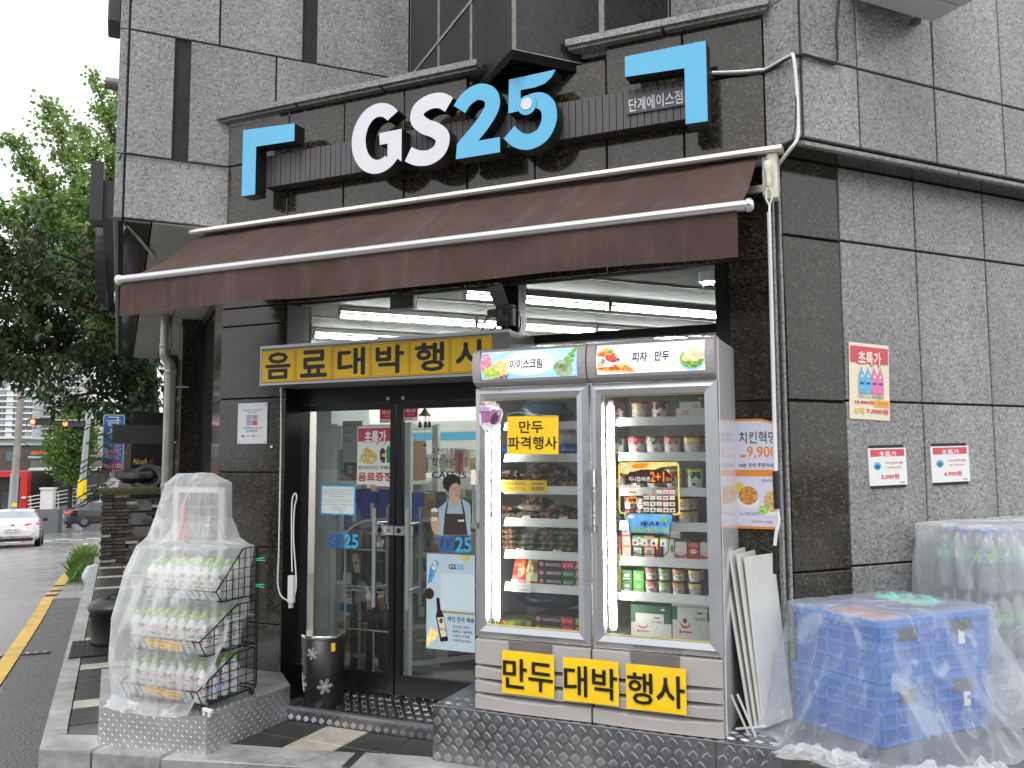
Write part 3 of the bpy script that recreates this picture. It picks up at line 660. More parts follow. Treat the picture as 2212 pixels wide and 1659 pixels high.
for a in (-1.43, 2.545): q = MB(); q.lathe([(.0, 0), (.030, 0), (.034, .006), (.034, .02), (.02, .034), (0, .036)], M_CREAM if a < 0 else M_CHROME, 12); part('end_cap', q, awn, AW @ Matrix.Translation((a, -.50, 2.783)) @ Matrix.Rotation(pi / 2, 4, 'Y'))
for a0, a1 in ((-1.44, .452), (.456, 2.648)): q = MB(); q.prism([(.262, 3.262), (.262, 3.292), (.11, 3.268), (.10, 3.245), (.115, 3.235)], a0, a1, mat('awning_cap_white', (.70, .69, .63), .45, var=.08, scale=2), 'yz'); part('wall_cap', q, awn, AW)
q = MB(); q.tube([(-1.36, .19, 3.215), (2.60, .19, 3.215)], .03, M_GREYM, 10); part('roller', q, awn, AW)
for a in (2.50,): 
    q = MB(); q.bbox(a + .065, a + .12, .13, .26, 3.05, 3.235, M_CREAM, .01); q.box(a + .04, a + .066, .16, .24, 3.02, 3.23, M_OFFW); q.box(a + .06, a + .12, .12, .2, 2.99, 3.048, M_CREAM); part('end_bracket', q, awn, AW)
for a in (-1.0, 2.3): q = MB(); q.tube([(a, .22, 3.05), (a + (.35 if a < 0 else -.35), -.12, 2.93)], .02, M_ALU, 8); q.tube([(a + (.35 if a < 0 else -.35), -.12, 2.93), (a, -.47, 2.79)], .018, M_ALU, 8); part('folding_arm', q, awn, AW)
q = MB(); q.box(2.30, 2.57, .18, .20, 3.045, 3.085, M_ALU); part('support_bar', q, awn, AW)
# crank rod of the awning
cr = thing('awning_crank', at(MS, 2.58, .08, 3.1), 'long white crank rod with black grip hanging from the awning end', 'crank rod')
q = MB(); q.lathe([(.02, .075), (.024, .05), (.018, .02), (.012, 0), (.016, -.03), (.010, -.06)], M_CREAM, 12); q.tube(smooth_path([(0, 0, -.06), (.014, 0, -.09), (.014, 0, -.13), (0, 0, -.16)], 4), .006, M_CREAM, 6); q.tube(smooth_path([(0, 0, -.06), (-.014, 0, -.09), (-.014, 0, -.13), (0, 0, -.16)], 4), .006, M_CREAM, 6); part('hook', q, cr)
q = MB(); q.tube([(0, 0, -.16), (-.002, -.005, -.20)], .009, M_CHROME, 8); q.tube([(-.002, -.005, -.2), (-.005, -.02, -1.55)], .0105, M_WHITE, 10); part('rod', q, cr)
q = MB(); q.tube([(-.005, -.02, -1.545), (-.004, -.02, -1.56), (-.004, -.022, -1.72), (-.004, -.022, -1.735)], [.014, .018, .016, .018], M_BLK2, 10); part('grip', q, cr)
q = MB(); q.tube(smooth_path([(-.004, -.022, -1.735), (.002, -.022, -1.80), (-.012, -.022, -1.86), (-.02, -.022, -1.92)], 5), .009, M_WHITE, 8); q.tube([(-.02, -.022, -1.92), (-.022, -.022, -2.06)], .012, M_BLK2, 8); part('crank_end', q, cr)

# ================================================================== BANNER LIGHT BOX
ban = thing('drink_banner', at(MS, .2, .2, 2.11), 'grey light box with six worn yellow sheets of black lettering over the door', 'banner')
BN = Matrix.Translation((-.2, -.2, -2.11))
q = MB(); q.bbox(-.685, 1.118, .02, .40, 2.112, 2.366, M_GREYM, .006); part('box', q, ban, BN)
q = MB(); q.box(-.69, 1.123, .012, .022, 2.108, 2.122, M_ALU); q.box(-.69, 1.123, .012, .022, 2.352, 2.370, M_ALU); q.box(-.69, -.68, .0125, .022, 2.122, 2.352, M_ALU); part('rim', q, ban, BN)
edges = [563.5, 638, 718, 800, 884.5, 972, 1064]
for i, ch in enumerate('음료대박행사'):
    x0 = S(edges[i], 790, .015).x + .002; x1 = S(edges[i + 1], 790, .015).x - .002
    q = MB(); q.box(x0, x1, .0148, .0188, 2.128, 2.338 + .002 * (i % 2), M_YELD); sh = part('yellow_sheet', q, ban, BN)
    q = MB(); w = x1 - x0; text(q, ch, x0 + w * .15, x1 - w * .15, 2.152, 2.318, .0140, M_INK, .042)
    for zz in (2.135, 2.331): q.rect(x0 + .008, x1 - .008, zz, zz + .0014, .0142, M_INK)
    for xx in (x0 + .007, x1 - .009): q.rect(xx, xx + .0014, 2.135, 2.332, .0142, M_INK)
    part('lettering', q, sh)
    if i in (0, 3, 4, 5):
        q = MB()
        for _ in range(6):
            cx, cz = random.uniform(x0 + .01, x1 - .01), random.uniform(2.14, 2.335); aa = random.uniform(0, pi); L = random.uniform(.006, .016)
            q.flat([(cx - L * cos(aa), cz - L * sin(aa)), (cx + L * cos(aa), cz + L * sin(aa)), (cx + L * cos(aa) + .004, cz + L * sin(aa) - .004)], .0136, mat('worn_paper', (.62, .58, .40), .6, var=.1))
        part('torn_spot', q, sh)

# ================================================================== TREAD PLATE PLATFORM, THRESHOLD, LEFT STEP
def treads(mb, x0, x1, y0, y1, pu, pv, L, w, h, n, fn, m):
    """groups of raised bars laid on a plate, rows staggered and turned; fn maps (u, v, height) to a point"""
    j = 0; v = y0 + pv * .45
    while v < y1 - pv * .2:
        u = x0 + pu * (.4 if j % 2 == 0 else .9)
        while u < x1 - pu * .3:
            ang = radians(-48) if j % 2 == 0 else radians(48); ca, sa = cos(ang), sin(ang)
            for k in range(n):
                o = (k - (n - 1) / 2) * w * 1.95; LL = L * (1 - .10 * abs(k - (n - 1) / 2)); pts = []
                for a_, b_, hh in ((-LL / 2, -w / 2, 0), (LL / 2, -w / 2, 0), (LL / 2, w / 2, 0), (-LL / 2, w / 2, 0), (-LL * .36, 0, h), (LL * .36, 0, h)):
                    uu = u + a_ * ca - (b_ + o) * sa; vv = min(max(v + a_ * sa + (b_ + o) * ca, y0 - .002), y1 + .002); pts.append(fn(uu, vv, hh))
                mb.add(pts, [(0, 1, 5, 4), (2, 3, 4, 5), (1, 2, 5), (3, 0, 4)], m, False)
            u += pu
        v += pv; j += 1
pA, pB = .785, 2.60; PZ = .29; PY = -.275
plat = thing('freezer_platform', at(MS, pA, PY, 0), 'steel tread plate platform under the display freezer', 'platform')
PM = Matrix.Translation((-pA, -PY, 0))
q = MB(); q.box(pA, pB, PY, .40, -.01, PZ, M_DIA); part('plate_box', q, plat, PM)
q = MB(); treads(q, pA, 2.30, .005, PZ - .006, .066, .046, .040, .0042, .0040, 5, lambda u, v, h: (u, PY - h, v), M_DIAL); treads(q, 2.31, pB, .005, PZ - .006, .066, .046, .040, .0042, .0040, 5, lambda u, v, h: (u, PY - h, v), M_DIAL)
part('tread_relief', q, plat, PM, kind='stuff')
q = MB(); treads(q, pA, pB, PY + .004, PY + .21, .066, .046, .040, .0042, .003, 5, lambda u, v, h: (u, v, PZ + h), M_DIAL); part('top_tread_relief', q, plat, PM, kind='stuff')
q = MB(); q.box(pA - .001, pB, PY - .003, PY + .004, PZ - .003, PZ + .0015, M_DIAL); q.box(2.303, 2.306, PY - .004, PY, 0, PZ - .004, M_JOINT); part('edge_fold', q, plat, PM)
thr = thing('threshold_plate', at(MS, .2, 0, 0), 'low tread plate step in front of the glass doors', 'step')
q = MB(); q.box(-.60, .584, 0, .27, -.01, .082, M_DIA); q.box(-.60, .58, .271, .50, -.01, .082, M_DIA); part('plate_box', q, thr)
q = MB(); treads(q, -.60, .58, .004, .08, .058, .040, .034, .0042, .0035, 4, lambda u, v, h: (u, -h, v), M_DIAL); treads(q, -.60, .58, .03, .49, .064, .045, .036, .0105, .003, 2, lambda u, v, h: (u, v, .082 + h), M_DIAL); part('tread_relief', q, thr, kind='stuff')
q = MB(); q.box(-.60, .58, -.008, .002, .070, .0845, M_ALU); q.box(-.60, .58, .002, .028, .0822, .0842, M_ALU); q.box(-.60, .58, .0285, .035, .0822, .086, M_BLK); part('step_edge', q, thr)
stp = thing('corner_step', at(MS, -.8, -.3, 0), 'low steel plate box at the corner carrying the covered wire cart', 'platform')
SM_ = Matrix.Translation((.8, .3, 0))
cp = [(-1.10, -.81), (-.40, -.70), (-.402, .02), (-.66, .262), (-1.262, .262), (-1.86, -.14)]
M_DIAS = mat('fine_tread_plate', (.66, .66, .68), .5, 1.0, var=.1, rvar=.06)
q = MB(); q.prism(cp, -.01, .205, M_DIAS, 'xy'); part('plate_box', q, stp, SM_)
q = MB()
def along(p0, p1):
    d = Vector((p1[0] - p0[0], p1[1] - p0[1])).normalized(); nn = Vector((d.y, -d.x))
    return lambda u, v, h: (p0[0] + d.x * u + nn.x * h, p0[1] + d.y * u + nn.y * h, v)
def bars(mb, x0, x1, y0, y1, p, L, w, h, fn, m):
    i = 0; u = x0
    while u < x1:
        v = y0; j = 0
        while v < y1:
            ang = radians(40) if (i + j) % 2 == 0 else radians(140)
            ca, sa = cos(ang), sin(ang); pts = []
            for a_, b_, hh in ((-L / 2, -w / 2, 0), (L / 2, -w / 2, 0), (L / 2, w / 2, 0), (-L / 2, w / 2, 0), (-L * .3, 0, h), (L * .3, 0, h)): pts.append(fn(u + a_ * ca - b_ * sa, v + a_ * sa + b_ * ca, hh))
            mb.add(pts, [(0, 1, 5, 4), (2, 3, 4, 5), (1, 2, 5), (3, 0, 4)], m); v += p; j += 1
        u += p; i += 1
M_DIAB = mat('fine_tread_bar', (.62, .62, .64), .3, 1.0, var=.06)
bars(q, .015, .70, .01, .198, .027, .017, .0030, .0013, along((-1.10, -.81), (-.40, -.70)), M_DIAB)
bars(q, .015, .71, .01, .198, .027, .017, .0030, .0013, along((-.40, -.70), (-.402, .02)), M_DIAB)
bars(q, -1.03, -.42, -.68, -.2, .027, .017, .0030, .0013, lambda u, v, h: (u, v, .205 + h), M_DIAB)
bars(q, -1.4, -1.04, -.45, .1, .027, .017, .0030, .0013, lambda u, v, h: (u, v, .205 + h), M_DIAB)
part('tread_relief', q, stp, SM_, kind='stuff')

# ================================================================== DISPLAY FREEZER
FA, FY, FZ, FW, FH, FD = 1.025, -.25, .292, 1.322, 1.935, .70
FM = at(MS, FA, FY, FZ)
fz = thing('display_freezer', FM, 'tall two door display freezer with lit picture headers, full of ice cream and frozen food', 'freezer')
M_FZ = mat('pearl_grey_panel', (.40, .375, .365), .38, var=.05); M_FZS = mat('freezer_side_white', (.62, .60, .60), .22, var=.04, coat=.5)
M_FIN = mat('freezer_liner', (.74, .74, .73), .45, var=.06); M_FAL = mat('freezer_door_aluminium', (.47, .48, .50), .30, .75, var=.05, rvar=.06)
M_SHELF = mat('shelf_rail', (.60, .61, .62), .35, .3, var=.05)
M_LED = mat('led_strip', (1, 1, .95), .4, var=0, emit=(1, .97, .86), estr=55)
HW = FW / 2
q = MB()
q.bbox(0, .03, .05, FD, .0, FH - .01, M_FZS, .008); q.bbox(FW - .03, FW, .05, FD, .0, FH - .01, M_FZS, .012)
q.box(.031, FW - .031, FD - .04, FD - .001, .02, FH - .02, M_FIN); q.box(.031, FW - .031, .06, FD - .041, FH - .06, FH - .012, M_FZS)
q.box(.031, FW - .031, .08, FD - .041, .36, .40, M_FIN); q.box(.031, FW - .031, .08, FD - .041, 1.70, 1.74, M_FIN); q.box(.031, FW - .031, .10, FD - .041, .02, .359, M_GREYM)
q.box(HW - .02, HW + .02, .07, FD - .041, .401, 1.699, M_FIN)
part('cabinet', q, fz)
# header light boxes with curved printed fronts
def photo_mat(name, c0, c1, sc, c2=None, glow=.55):
    m = bpy.data.materials.new(name); m.use_nodes = True; nt = m.node_tree; n, l = nt.nodes, nt.links; b = n['Principled BSDF']
    tc = n.new('ShaderNodeTexCoord'); z = n.new('ShaderNodeTexNoise'); z.inputs['Scale'].default_value = sc; z.inputs['Detail'].default_value = 5
    l.new(tc.outputs['Object'], z.inputs[0]); r = n.new('ShaderNodeValToRGB'); e = r.color_ramp.elements; e[0].position = .35; e[0].color = (*c0, 1); e[1].position = .65; e[1].color = (*c1, 1)
    if c2: k = e.new(.5); k.color = (*c2, 1)
    l.new(z.outputs['Fac'], r.inputs[0]); l.new(r.outputs[0], b.inputs['Base Color']); b.inputs['Roughness'].default_value = .3
    if glow: l.new(r.outputs[0], b.inputs['Emission Color']); b.inputs['Emission Strength'].default_value = glow
    return m
GL = .50
P_BLUE = photo_mat('backlit_sky_print', hx('#7fb6e8'), hx('#a9d0f2'), 3, glow=GL); P_WHITE = photo_mat('backlit_white_print', hx('#ece4e0'), hx('#f7f2f0'), 2, glow=GL); P_LIL = photo_mat('backlit_lilac_print', hx('#d9d6ee'), hx('#ece8f6'), 2, glow=GL)
P_PINK = photo_mat('print_pink_ice', hx('#b9627a'), hx('#e7a7ba'), 60, glow=.35); P_ORA = photo_mat('print_orange_ice', hx('#e9a462'), hx('#ffd9a0'), 60, glow=.4); P_GRN = photo_mat('print_green_ice', hx('#8fae3e'), hx('#cfe07c'), 60, glow=.4)
P_CHOC = photo_mat('print_choc', hx('#3a2630'), hx('#c9b7c0'), 90, glow=.3); P_WAF = photo_mat('print_wafer', hx('#f0ddc8'), hx('#e0a884'), 40, glow=.4); P_MEL = photo_mat('print_melon', hx('#5c7350'), hx('#b9c9a0'), 25, glow=.35)
P_LEAF = photo_mat('print_leaf', hx('#4c8a3c'), hx('#7fb85c'), 50, glow=.35); P_PIZ = photo_mat('print_pizza', hx('#c23a22'), hx('#f0c23c'), 55, hx('#e0682c'), glow=.4); P_CRU = photo_mat('print_crust', hx('#d8a050'), hx('#f4d890'), 40, glow=.4)
P_DUM = photo_mat('print_dumpling', hx('#cfae7c'), hx('#f4e4c0'), 45, glow=.4); P_LET = photo_mat('print_lettuce', hx('#3c7a2c'), hx('#9cc860'), 70, glow=.35); P_TOM = photo_mat('print_tomato', hx('#b02818'), hx('#e8604c'), 60, glow=.35)
def curve_print(mb, o=0.0):                              # bend flat prints onto the bulging header front
    mb.v = [(x, -.035 * (1 - ((z - 1.83) / .11) ** 2) + y - .012, z) for x, y, z in mb.v]
for k in (0, 1):
    x0, x1 = k * HW + .004, (k + 1) * HW - .004
    q = MB(); prof = [(.02, 1.722), (-.004, 1.735)] + [(-.012 - .030 * (1 - ((z - 1.83) / .11) ** 2), z) for z in (1.745, 1.77, 1.80, 1.83, 1.86, 1.89, 1.91)] + [(.0, 1.925), (.05, FH), (.10, FH), (.10, 1.722)]
    q.prism(prof, x0, x1, M_FZ, 'yz'); h = part('header', q, fz)
    q = MB(); w0, w1, zb, zt = x0 + .055, x1 - .045, 1.758, 1.908
    def hgrid(mb, m, u0, u1, dy): 
        n_ = 10; mb.add([(u, dy, zb + (zt - zb) * j / n_) for j in range(n_ + 1) for u in (u0, u1)], [(2 * j, 2 * j + 1, 2 * j + 3, 2 * j + 2) for j in range(n_)], m)
    if k == 0:
        hgrid(q, P_BLUE, w0, w1, 0); q.disc((w0 + w1) / 2 - .0, 1.838, .15, .066, -.0010, P_WHITE, 28)
        q.disc(w0 + .028, 1.845, .040, .055, -.0014, P_PINK); q.flat([(w0 + .03, 1.82), (w0 + .075, 1.81), (w0 + .125, 1.905), (w0 + .055, 1.905)], -.0018, P_WAF)
        q.disc(w0 + .118, 1.815, .048, .048, -.0022, P_ORA); q.disc(w0 + .062, 1.792, .050, .034, -.0026, P_GRN); q.flat([(w0 + .05, 1.759), (w0 + .155, 1.759), (w0 + .165, 1.785), (w0 + .11, 1.772)], -.003, P_CHOC)
        q.disc(w1 - .075, 1.802, .052, .044, -.0014, P_MEL); q.flat([(w1 - .018, 1.77), (w1 - .013, 1.77), (w1 - .010, 1.85), (w1 - .016, 1.85)], -.0018, P_WHITE)
        for cx, cz, r_ in ((w1 - .05, 1.85, .6), (w1 - .028, 1.868, -.5), (w1 - .035, 1.838, .1), (w1 - .015, 1.892, .9)): q.disc(cx, cz, .024, .012, -.0022, P_LEAF, 12, r_)
        text(q, '아이스크림', w0 + .175, w0 + .365, 1.806, 1.860, -.0026, M_INK, .022, shear=.15)
    else:
        hgrid(q, P_LIL, w0, w1, 0); q.flat([(w0, 1.759), (w0 + .14, 1.759), (w0 + .09, 1.80), (w0, 1.80)], -.001, P_WHITE)
        q.flat([(w0, 1.775), (w0 + .205, 1.762), (w0 + .19, 1.785), (w0 + .16, 1.80), (w0 + .10, 1.875), (w0 + .05, 1.90), (w0, 1.87)], -.0014, P_CRU)
        q.flat([(w0 + .002, 1.785), (w0 + .19, 1.770), (w0 + .16, 1.795), (w0 + .10, 1.862), (w0 + .05, 1.885), (w0 + .004, 1.86)], -.0018, P_PIZ)
        for cx, cz in ((w0 + .035, 1.825), (w0 + .115, 1.83)): q.disc(cx, cz, .012, .012, -.0022, P_CHOC, 10)
        for cx, cz in ((w0 + .02, 1.81), (w0 + .13, 1.80), (w0 + .07, 1.85)): q.disc(cx, cz, .02, .014, -.002, P_CRU, 10)
        q.disc(w0 + .08, 1.838, .034, .02, -.0022, P_TOM, 12, -.3); q.disc(w0 + .075, 1.875, .02, .008, -.0024, P_LEAF, 8, .4)
        q.disc(w1 - .062, 1.805, .062, .046, -.0012, P_BLUE, 24); q.disc(w1 - .062, 1.818, .060, .048, -.0016, P_LET, 20)
        for cx, cz in ((w1 - .075, 1.845), (w1 - .035, 1.86), (w1 - .05, 1.82), (w1 - .085, 1.822), (w1 - .02, 1.83), (w1 - .045, 1.842)): q.disc(cx, cz, .024, .019, -.002 - .0003 * random.random(), P_DUM, 14)
        text(q, '피자 · 만두', w0 + .19, w0 + .38, 1.813, 1.864, -.0026, M_INK, .022, shear=.15)
    # keep prints inside the header window
    q.v = [(min(max(x, w0), w1), y, min(max(z, zb), zt)) for x, y, z in q.v]
    curve_print(q); part('picture_print', q, h)
    q = MB(); q.box(x0 + .02, x1 - .02, -.016, -.008, 1.748, 1.756, M_FZ); q.box(w0 - .006, w0 - .002, -.04, -.006, 1.757, 1.909, M_GREYM); part('header_rim', q, h)
# doors
def frame_poly(mb, x0, x1, z0, z1, w, y0, y1, m):
    for a in ((x0, z0, x0 + w, z0 + w, x1 - w, z0 + w, x1, z0), (x1, z0, x1 - w, z0 + w, x1 - w, z1 - w, x1, z1), (x1, z1, x1 - w, z1 - w, x0 + w, z1 - w, x0, z1), (x0, z1, x0 + w, z1 - w, x0 + w, z0 + w, x0, z0)):
        o, i_, i2, o2 = (a[0], a[1]), (a[2], a[3]), (a[4], a[5]), (a[6], a[7])
        mb.add([(o[0], y0 + .012, o[1]), (o2[0], y0 + .012, o2[1]), (i2[0], y0 + .004, i2[1]), (i_[0], y0 + .004, i_[1]), ((o[0] + i_[0]) / 2, y0 - .006, (o[1] + i_[1]) / 2), ((o2[0] + i2[0]) / 2, y0 - .006, (o2[1] + i2[1]) / 2), (o[0], y1, o[1]), (o2[0], y1, o2[1]), (i2[0], y1, i2[1]), (i_[0], y1, i_[1])],
               [(0, 1, 5, 4), (4, 5, 2, 3), (0, 6, 7, 1), (3, 2, 8, 9), (6, 9, 8, 7)], m)
for k in (0, 1):
    x0, x1 = (.002, HW - .006) if k == 0 else (HW + .006, FW - .002)
    q = MB(); frame_poly(q, x0, x1, .378, 1.715, .062, 0, .045, M_FAL); dr = part('door', q, fz)
    q = MB(); q.box(x0 + .061, x1 - .061, .018, .024, .44, 1.653, M_FGLASS); part('door_glass', q, dr)
    q = MB(); 
    for a in ((x0 + .062, x1 - .062, 1.645, 1.652), (x0 + .062, x1 - .062, .441, .448)): q.box(a[0], a[1], .012, .017, a[2], a[3], mat('tape_yellowed', (.5, .42, .16), .5, var=.2))
    part('gasket_tape', q, dr)
    hx0 = x0 + .004 if k == 0 else x0 + .012
    q = MB(); q.bbox(hx0 - .004, hx0 + .022, -.055, -.004, 1.19, 1.27, M_CREAM if k == 0 else M_ALU, .004); q.tube([(hx0 + .009, -.040, 1.195), (hx0 + .009, -.040, .98)], .0095, M_CHROME, 8); q.box(hx0 - .004, hx0 + .022, -.05, -.001, .955, .985, M_GREYM); part('door_handle', q, dr)
# lit strips
for x0 in (.082, HW + .078):
    q = MB(); q.box(x0, x0 + .034, .062, .075, .47, 1.60, M_LED); part('light_strip', q, fz)
    q = MB(); q.box(x0 + .002, x0 + .032, .0755, .095, .45, 1.63, M_GREYM); part('light_holder', q, fz)
# lower louvred panels
for k in (0, 1):
    x0, x1 = k * HW + .005, (k + 1) * HW - .005
    lo = MB()
    for i, (z0, z1) in enumerate(((.236, .368), (.163, .228), (.090, .155), (.002, .082))):
        lo = MB(); n_ = 10
        prof_v = []
        for j in range(n_ + 1):
            u = j / n_; x = x0 + (x1 - x0) * u; bow = .012 * (1 - (2 * u - 1) ** 2)
            ztop = z1 - (.016 * (1 - (2 * u - 1) ** 2) if i else 0)
            prof_v += [(x, .012, z0), (x, .0 - bow, z0 + .002), (x, -.002 - bow, ztop - .008), (x, .03, z1)]
        lo.add(prof_v, [(4 * j + r_, 4 * j + 4 + r_, 4 * j + 5 + r_, 4 * j + 1 + r_) for j in range(n_) for r_ in range(3)], M_FZ, False)
        lo.box(x0, x1, .0305, .06, z0, z1, M_FZ); part('louvre', lo, fz)
    q = MB(); q.box(x0, x1, .058, .064, .0, .37, M_JOINT); part('louvre_backing', q, fz)
    q = MB(); c = (x0 + x1) / 2 + .02; q.flat([(x0 + .20, .372), (x1 - .20, .372), (x1 - .205, .315), (x0 + .205, .322)], -.0155, mat('grip_recess', (.16, .15, .14), .4, var=.2)); part('grip_recess', q, fz)
# shelves: heights read along each door
def zloc(x, y, d=-.15): return S(x, y, d).z - FZ
def xloc(x, y=1150, d=-.15): return S(x, y, d).x - FA
SH_L = [zloc(1220, 908), zloc(1225, 978), zloc(1237, 1049), zloc(1137, 1118), zloc(1137, 1188), zloc(1137, 1259)]
SH_R = [zloc(1314, 901), zloc(1314, 976), zloc(1317, 1050), zloc(1317, 1123), zloc(1317, 1199), zloc(1319, 1274)]
SHX = ((.13, HW - .075), (HW + .125, FW - .07))
M_WIRE = mat('shelf_grid', (.5, .5, .5), .4, .5, var=.1)
for k, zs in enumerate((SH_L, SH_R)):
    for z in zs:
        q = MB(); q.box(SHX[k][0], SHX[k][1], .125, FD - .08, z - .02, z - .012, M_WIRE); sh = part('shelf', q, fz)
        q = MB(); q.add([(SHX[k][0], .10, z - .048), (SHX[k][1], .10, z - .048), (SHX[k][1], .118, z - .004), (SHX[k][0], .118, z - .004), (SHX[k][0], .126, z - .048), (SHX[k][1], .126, z - .048), (SHX[k][1], .126, z - .004), (SHX[k][0], .126, z - .004)], [(0, 1, 2, 3), (0, 4, 5, 1), (3, 2, 6, 7), (4, 7, 6, 5)], M_SHELF); part('price_rail', q, sh)
ZB = .405
# price tickets on the rails
ORDN = ['first', 'second', 'third', 'fourth', 'fifth', 'sixth', 'seventh', 'eighth', 'ninth']
_tn = {}
def ticket(x, z, k, kind=0):
    key = (round(z, 3), k); _tn[key] = _tn.get(key, 0) + 1; row = (SH_R if k else SH_L).index(min((SH_R if k else SH_L), key=lambda v: abs(v - z))) + 1
    side = 'right' if k else 'left'
    lab = f'{"small white price ticket" if kind == 0 else "price ticket marked 2+1 in red"}, {ORDN[_tn[key] - 1]} from left, {ORDN[row - 1]} rail of {side} freezer'
    t = solo('price_ticket', _tick[kind], FM @ Matrix.Translation((x, .1035, z - .046)) @ Matrix.Rotation(radians(-22), 4, 'X'), lab, 'price ticket', 'price tickets on the freezer rails')
_tick = []
q = MB(); q.box(0, .034, -.0010, 0, 0, .036, M_PAPER)
for i in range(3): q.rect(.004, .030 - .005 * (i % 2), .007 + i * .009, .010 + i * .009, -.0013, mat('grey_ink', (.25, .25, .25), .6, var=0))
_tick.append(q.mesh('price_ticket'))
q = MB(); q.box(0, .046, -.0010, 0, 0, .058, M_PAPER); text(q, '2+1', .010, .040, .038, .056, -.0014, M_RED, .02)
for i in range(3): q.rect(.004, .038 - .006 * (i % 2), .006 + i * .009, .011 + i * .009, -.0013, mat('grey_ink', (.25, .25, .25), .6, var=0))
_tick.append(q.mesh('price_ticket'))
for x, y, i in ((1328, 908, 0), (1375, 908, 0), (1455, 985, 1), (1312, 1210, 4), (1347, 1213, 4), (1460, 1220, 4), (1328, 1282, 5), (1355, 1284, 5), (1383, 1286, 5), (1406, 1288, 5), (1436, 1290, 5), (1467, 1292, 5), (1500, 1295, 5), (1533, 1298, 5)): ticket(xloc(x, y), SH_R[i], 1)
ticket(xloc(1205, 1275), SH_L[5], 0)
for x, y, i in ((1125, 1130, 3), (1205, 1135, 3), (1112, 1195, 4), (1192, 1199, 4)): ticket(xloc(x, y), SH_L[i], 0, 1)
# ================================================================== FREEZER CONTENTS
ORD = ['first', 'second', 'third', 'fourth', 'fifth', 'sixth', 'seventh', 'eighth', 'ninth', 'tenth', 'eleventh', 'twelfth', 'thirteenth', 'fourteenth', 'fifteenth', 'sixteenth', 'seventeenth', 'eighteenth', 'nineteenth', 'twentieth']
ROWN = ['top', 'second', 'third', 'fourth', 'fifth', 'sixth', 'bottom']
M_TUB = mat('tub_white', (.72, .70, .67), .4, var=.04)
M_LIDR = mat('lid_burgundy', hx('#5a1f22'), .35, var=.08); M_LIDG = mat('lid_dark_green', hx('#23402c'), .35, var=.08); M_LIDL = mat('lid_lime', hx('#b4cf3a'), .35, var=.05)
def blotch(name, h0, h1, sc=45):
    if name in MATS: return MATS[name]
    m = photo_mat(name, hx(h0), hx(h1), sc, glow=0); MATS[name] = m; return m
ART = {'brown': blotch('art_brown', '#5a2f22', '#9a5a44'), 'cream': blotch('art_cream', '#d9c48e', '#7c6a34'), 'dark': blotch('art_dark', '#2a1c1c', '#7a3030'), 'green': blotch('art_green', '#1f4a2c', '#4f8a54'),
       'red': blotch('art_red', '#b02a30', '#d87a78'), 'grey': blotch('art_grey', '#3a3a34', '#c8c0a8'), 'pink': blotch('art_pink', '#a8505a', '#d89a94'), 'yellow': blotch('art_yellow', '#e0b83c', '#f4e08a'), 'orange': blotch('art_orange', '#c8642c', '#e8b060'), 'lime': blotch('art_lime', '#6aa83c', '#c0d87c')}
M_SMALL = mat('small_print', (.10, .08, .08), .5, var=0)
_tubs = {}
def make_tub(colr, lid, h=.092, r=.045, brand='Häagen-Dazs'):
    k = (colr, lid, h, r)
    if k in _tubs: return _tubs[k]
    q = MB(); q.lathe([(r * .80, 0), (r * .82, .003), (r * .97, h * .9), (r * .97, h * .91)], M_TUB, 18); cup = q.mesh('cup')
    q = MB(); q.lathe([(r * 1.03, h * .87), (r * 1.04, h * .875), (r * 1.04, h * .99), (r * .98, h), (0, h)], lid, 18); li = q.mesh('lid')
    q = MB(); n = 9; v = []; f = []
    for i in range(n + 1):
        an = radians(-158 + 136 * i / n); 
        for z in (h * .55, h * .68, h * .86): rr = r * (.82 + .15 * z / (h * .9)) + .0007; v.append((rr * cos(an), rr * sin(an), z - (.008 * sin(i * 1.7) if z < h * .6 else 0)))
    for i in range(n): f += [(3 * i, 3 * i + 3, 3 * i + 4, 3 * i + 1), (3 * i + 1, 3 * i + 4, 3 * i + 5, 3 * i + 2)]
    q.add(v, f, ART[colr], True)
    q2 = MB(); rr = r * .93
    def wrap(mb, base):                                # bend a flat label round the tub
        mb.v = [(rr * 1.0 * sin(x / rr) * base, -rr * cos(x / rr) * base, z) for x, y, z in mb.v]
    o = MB(); o.disc(0, h * .56, .027, .0155, 0, M_LIDR if lid is M_LIDR else lid, 18); wrap(o, 1.012)
    o2 = MB(); o2.disc(0, h * .56, .0255, .014, 0, M_TUB, 18); wrap(o2, 1.020)
    o3 = MB(); text(o3, brand, -.020, .020, h * .52, h * .60, 0, M_SMALL, .01); wrap(o3, 1.03)
    o4 = MB(); o4.disc(.012, h * .22, .010, .008, 0, ART[colr], 10); o4.rect(-.022, -.004, h * .30, h * .315, 0, M_SMALL); wrap(o4, 1.02)
    for w in (o, o2, o3, o4): 
        for fi, fc in enumerate(w.f): q.add([w.v[i] for i in fc], [tuple(range(len(fc)))], w.mats[w.m[fi]])
    _tubs[k] = (cup, li, q.mesh('printed_label')); return _tubs[k]
CNAME = {'brown': 'brown', 'cream': 'cream', 'dark': 'dark', 'green': 'green', 'red': 'red', 'grey': 'grey', 'pink': 'pink', 'yellow': 'yellow', 'orange': 'orange', 'lime': 'lime'}
_count = {}
def where(side, row):
    k = (side, row); _count[k] = _count.get(k, 0) + 1
    return f'{ORD[_count[k] - 1]} on {ROWN[row]} shelf, {side} freezer'
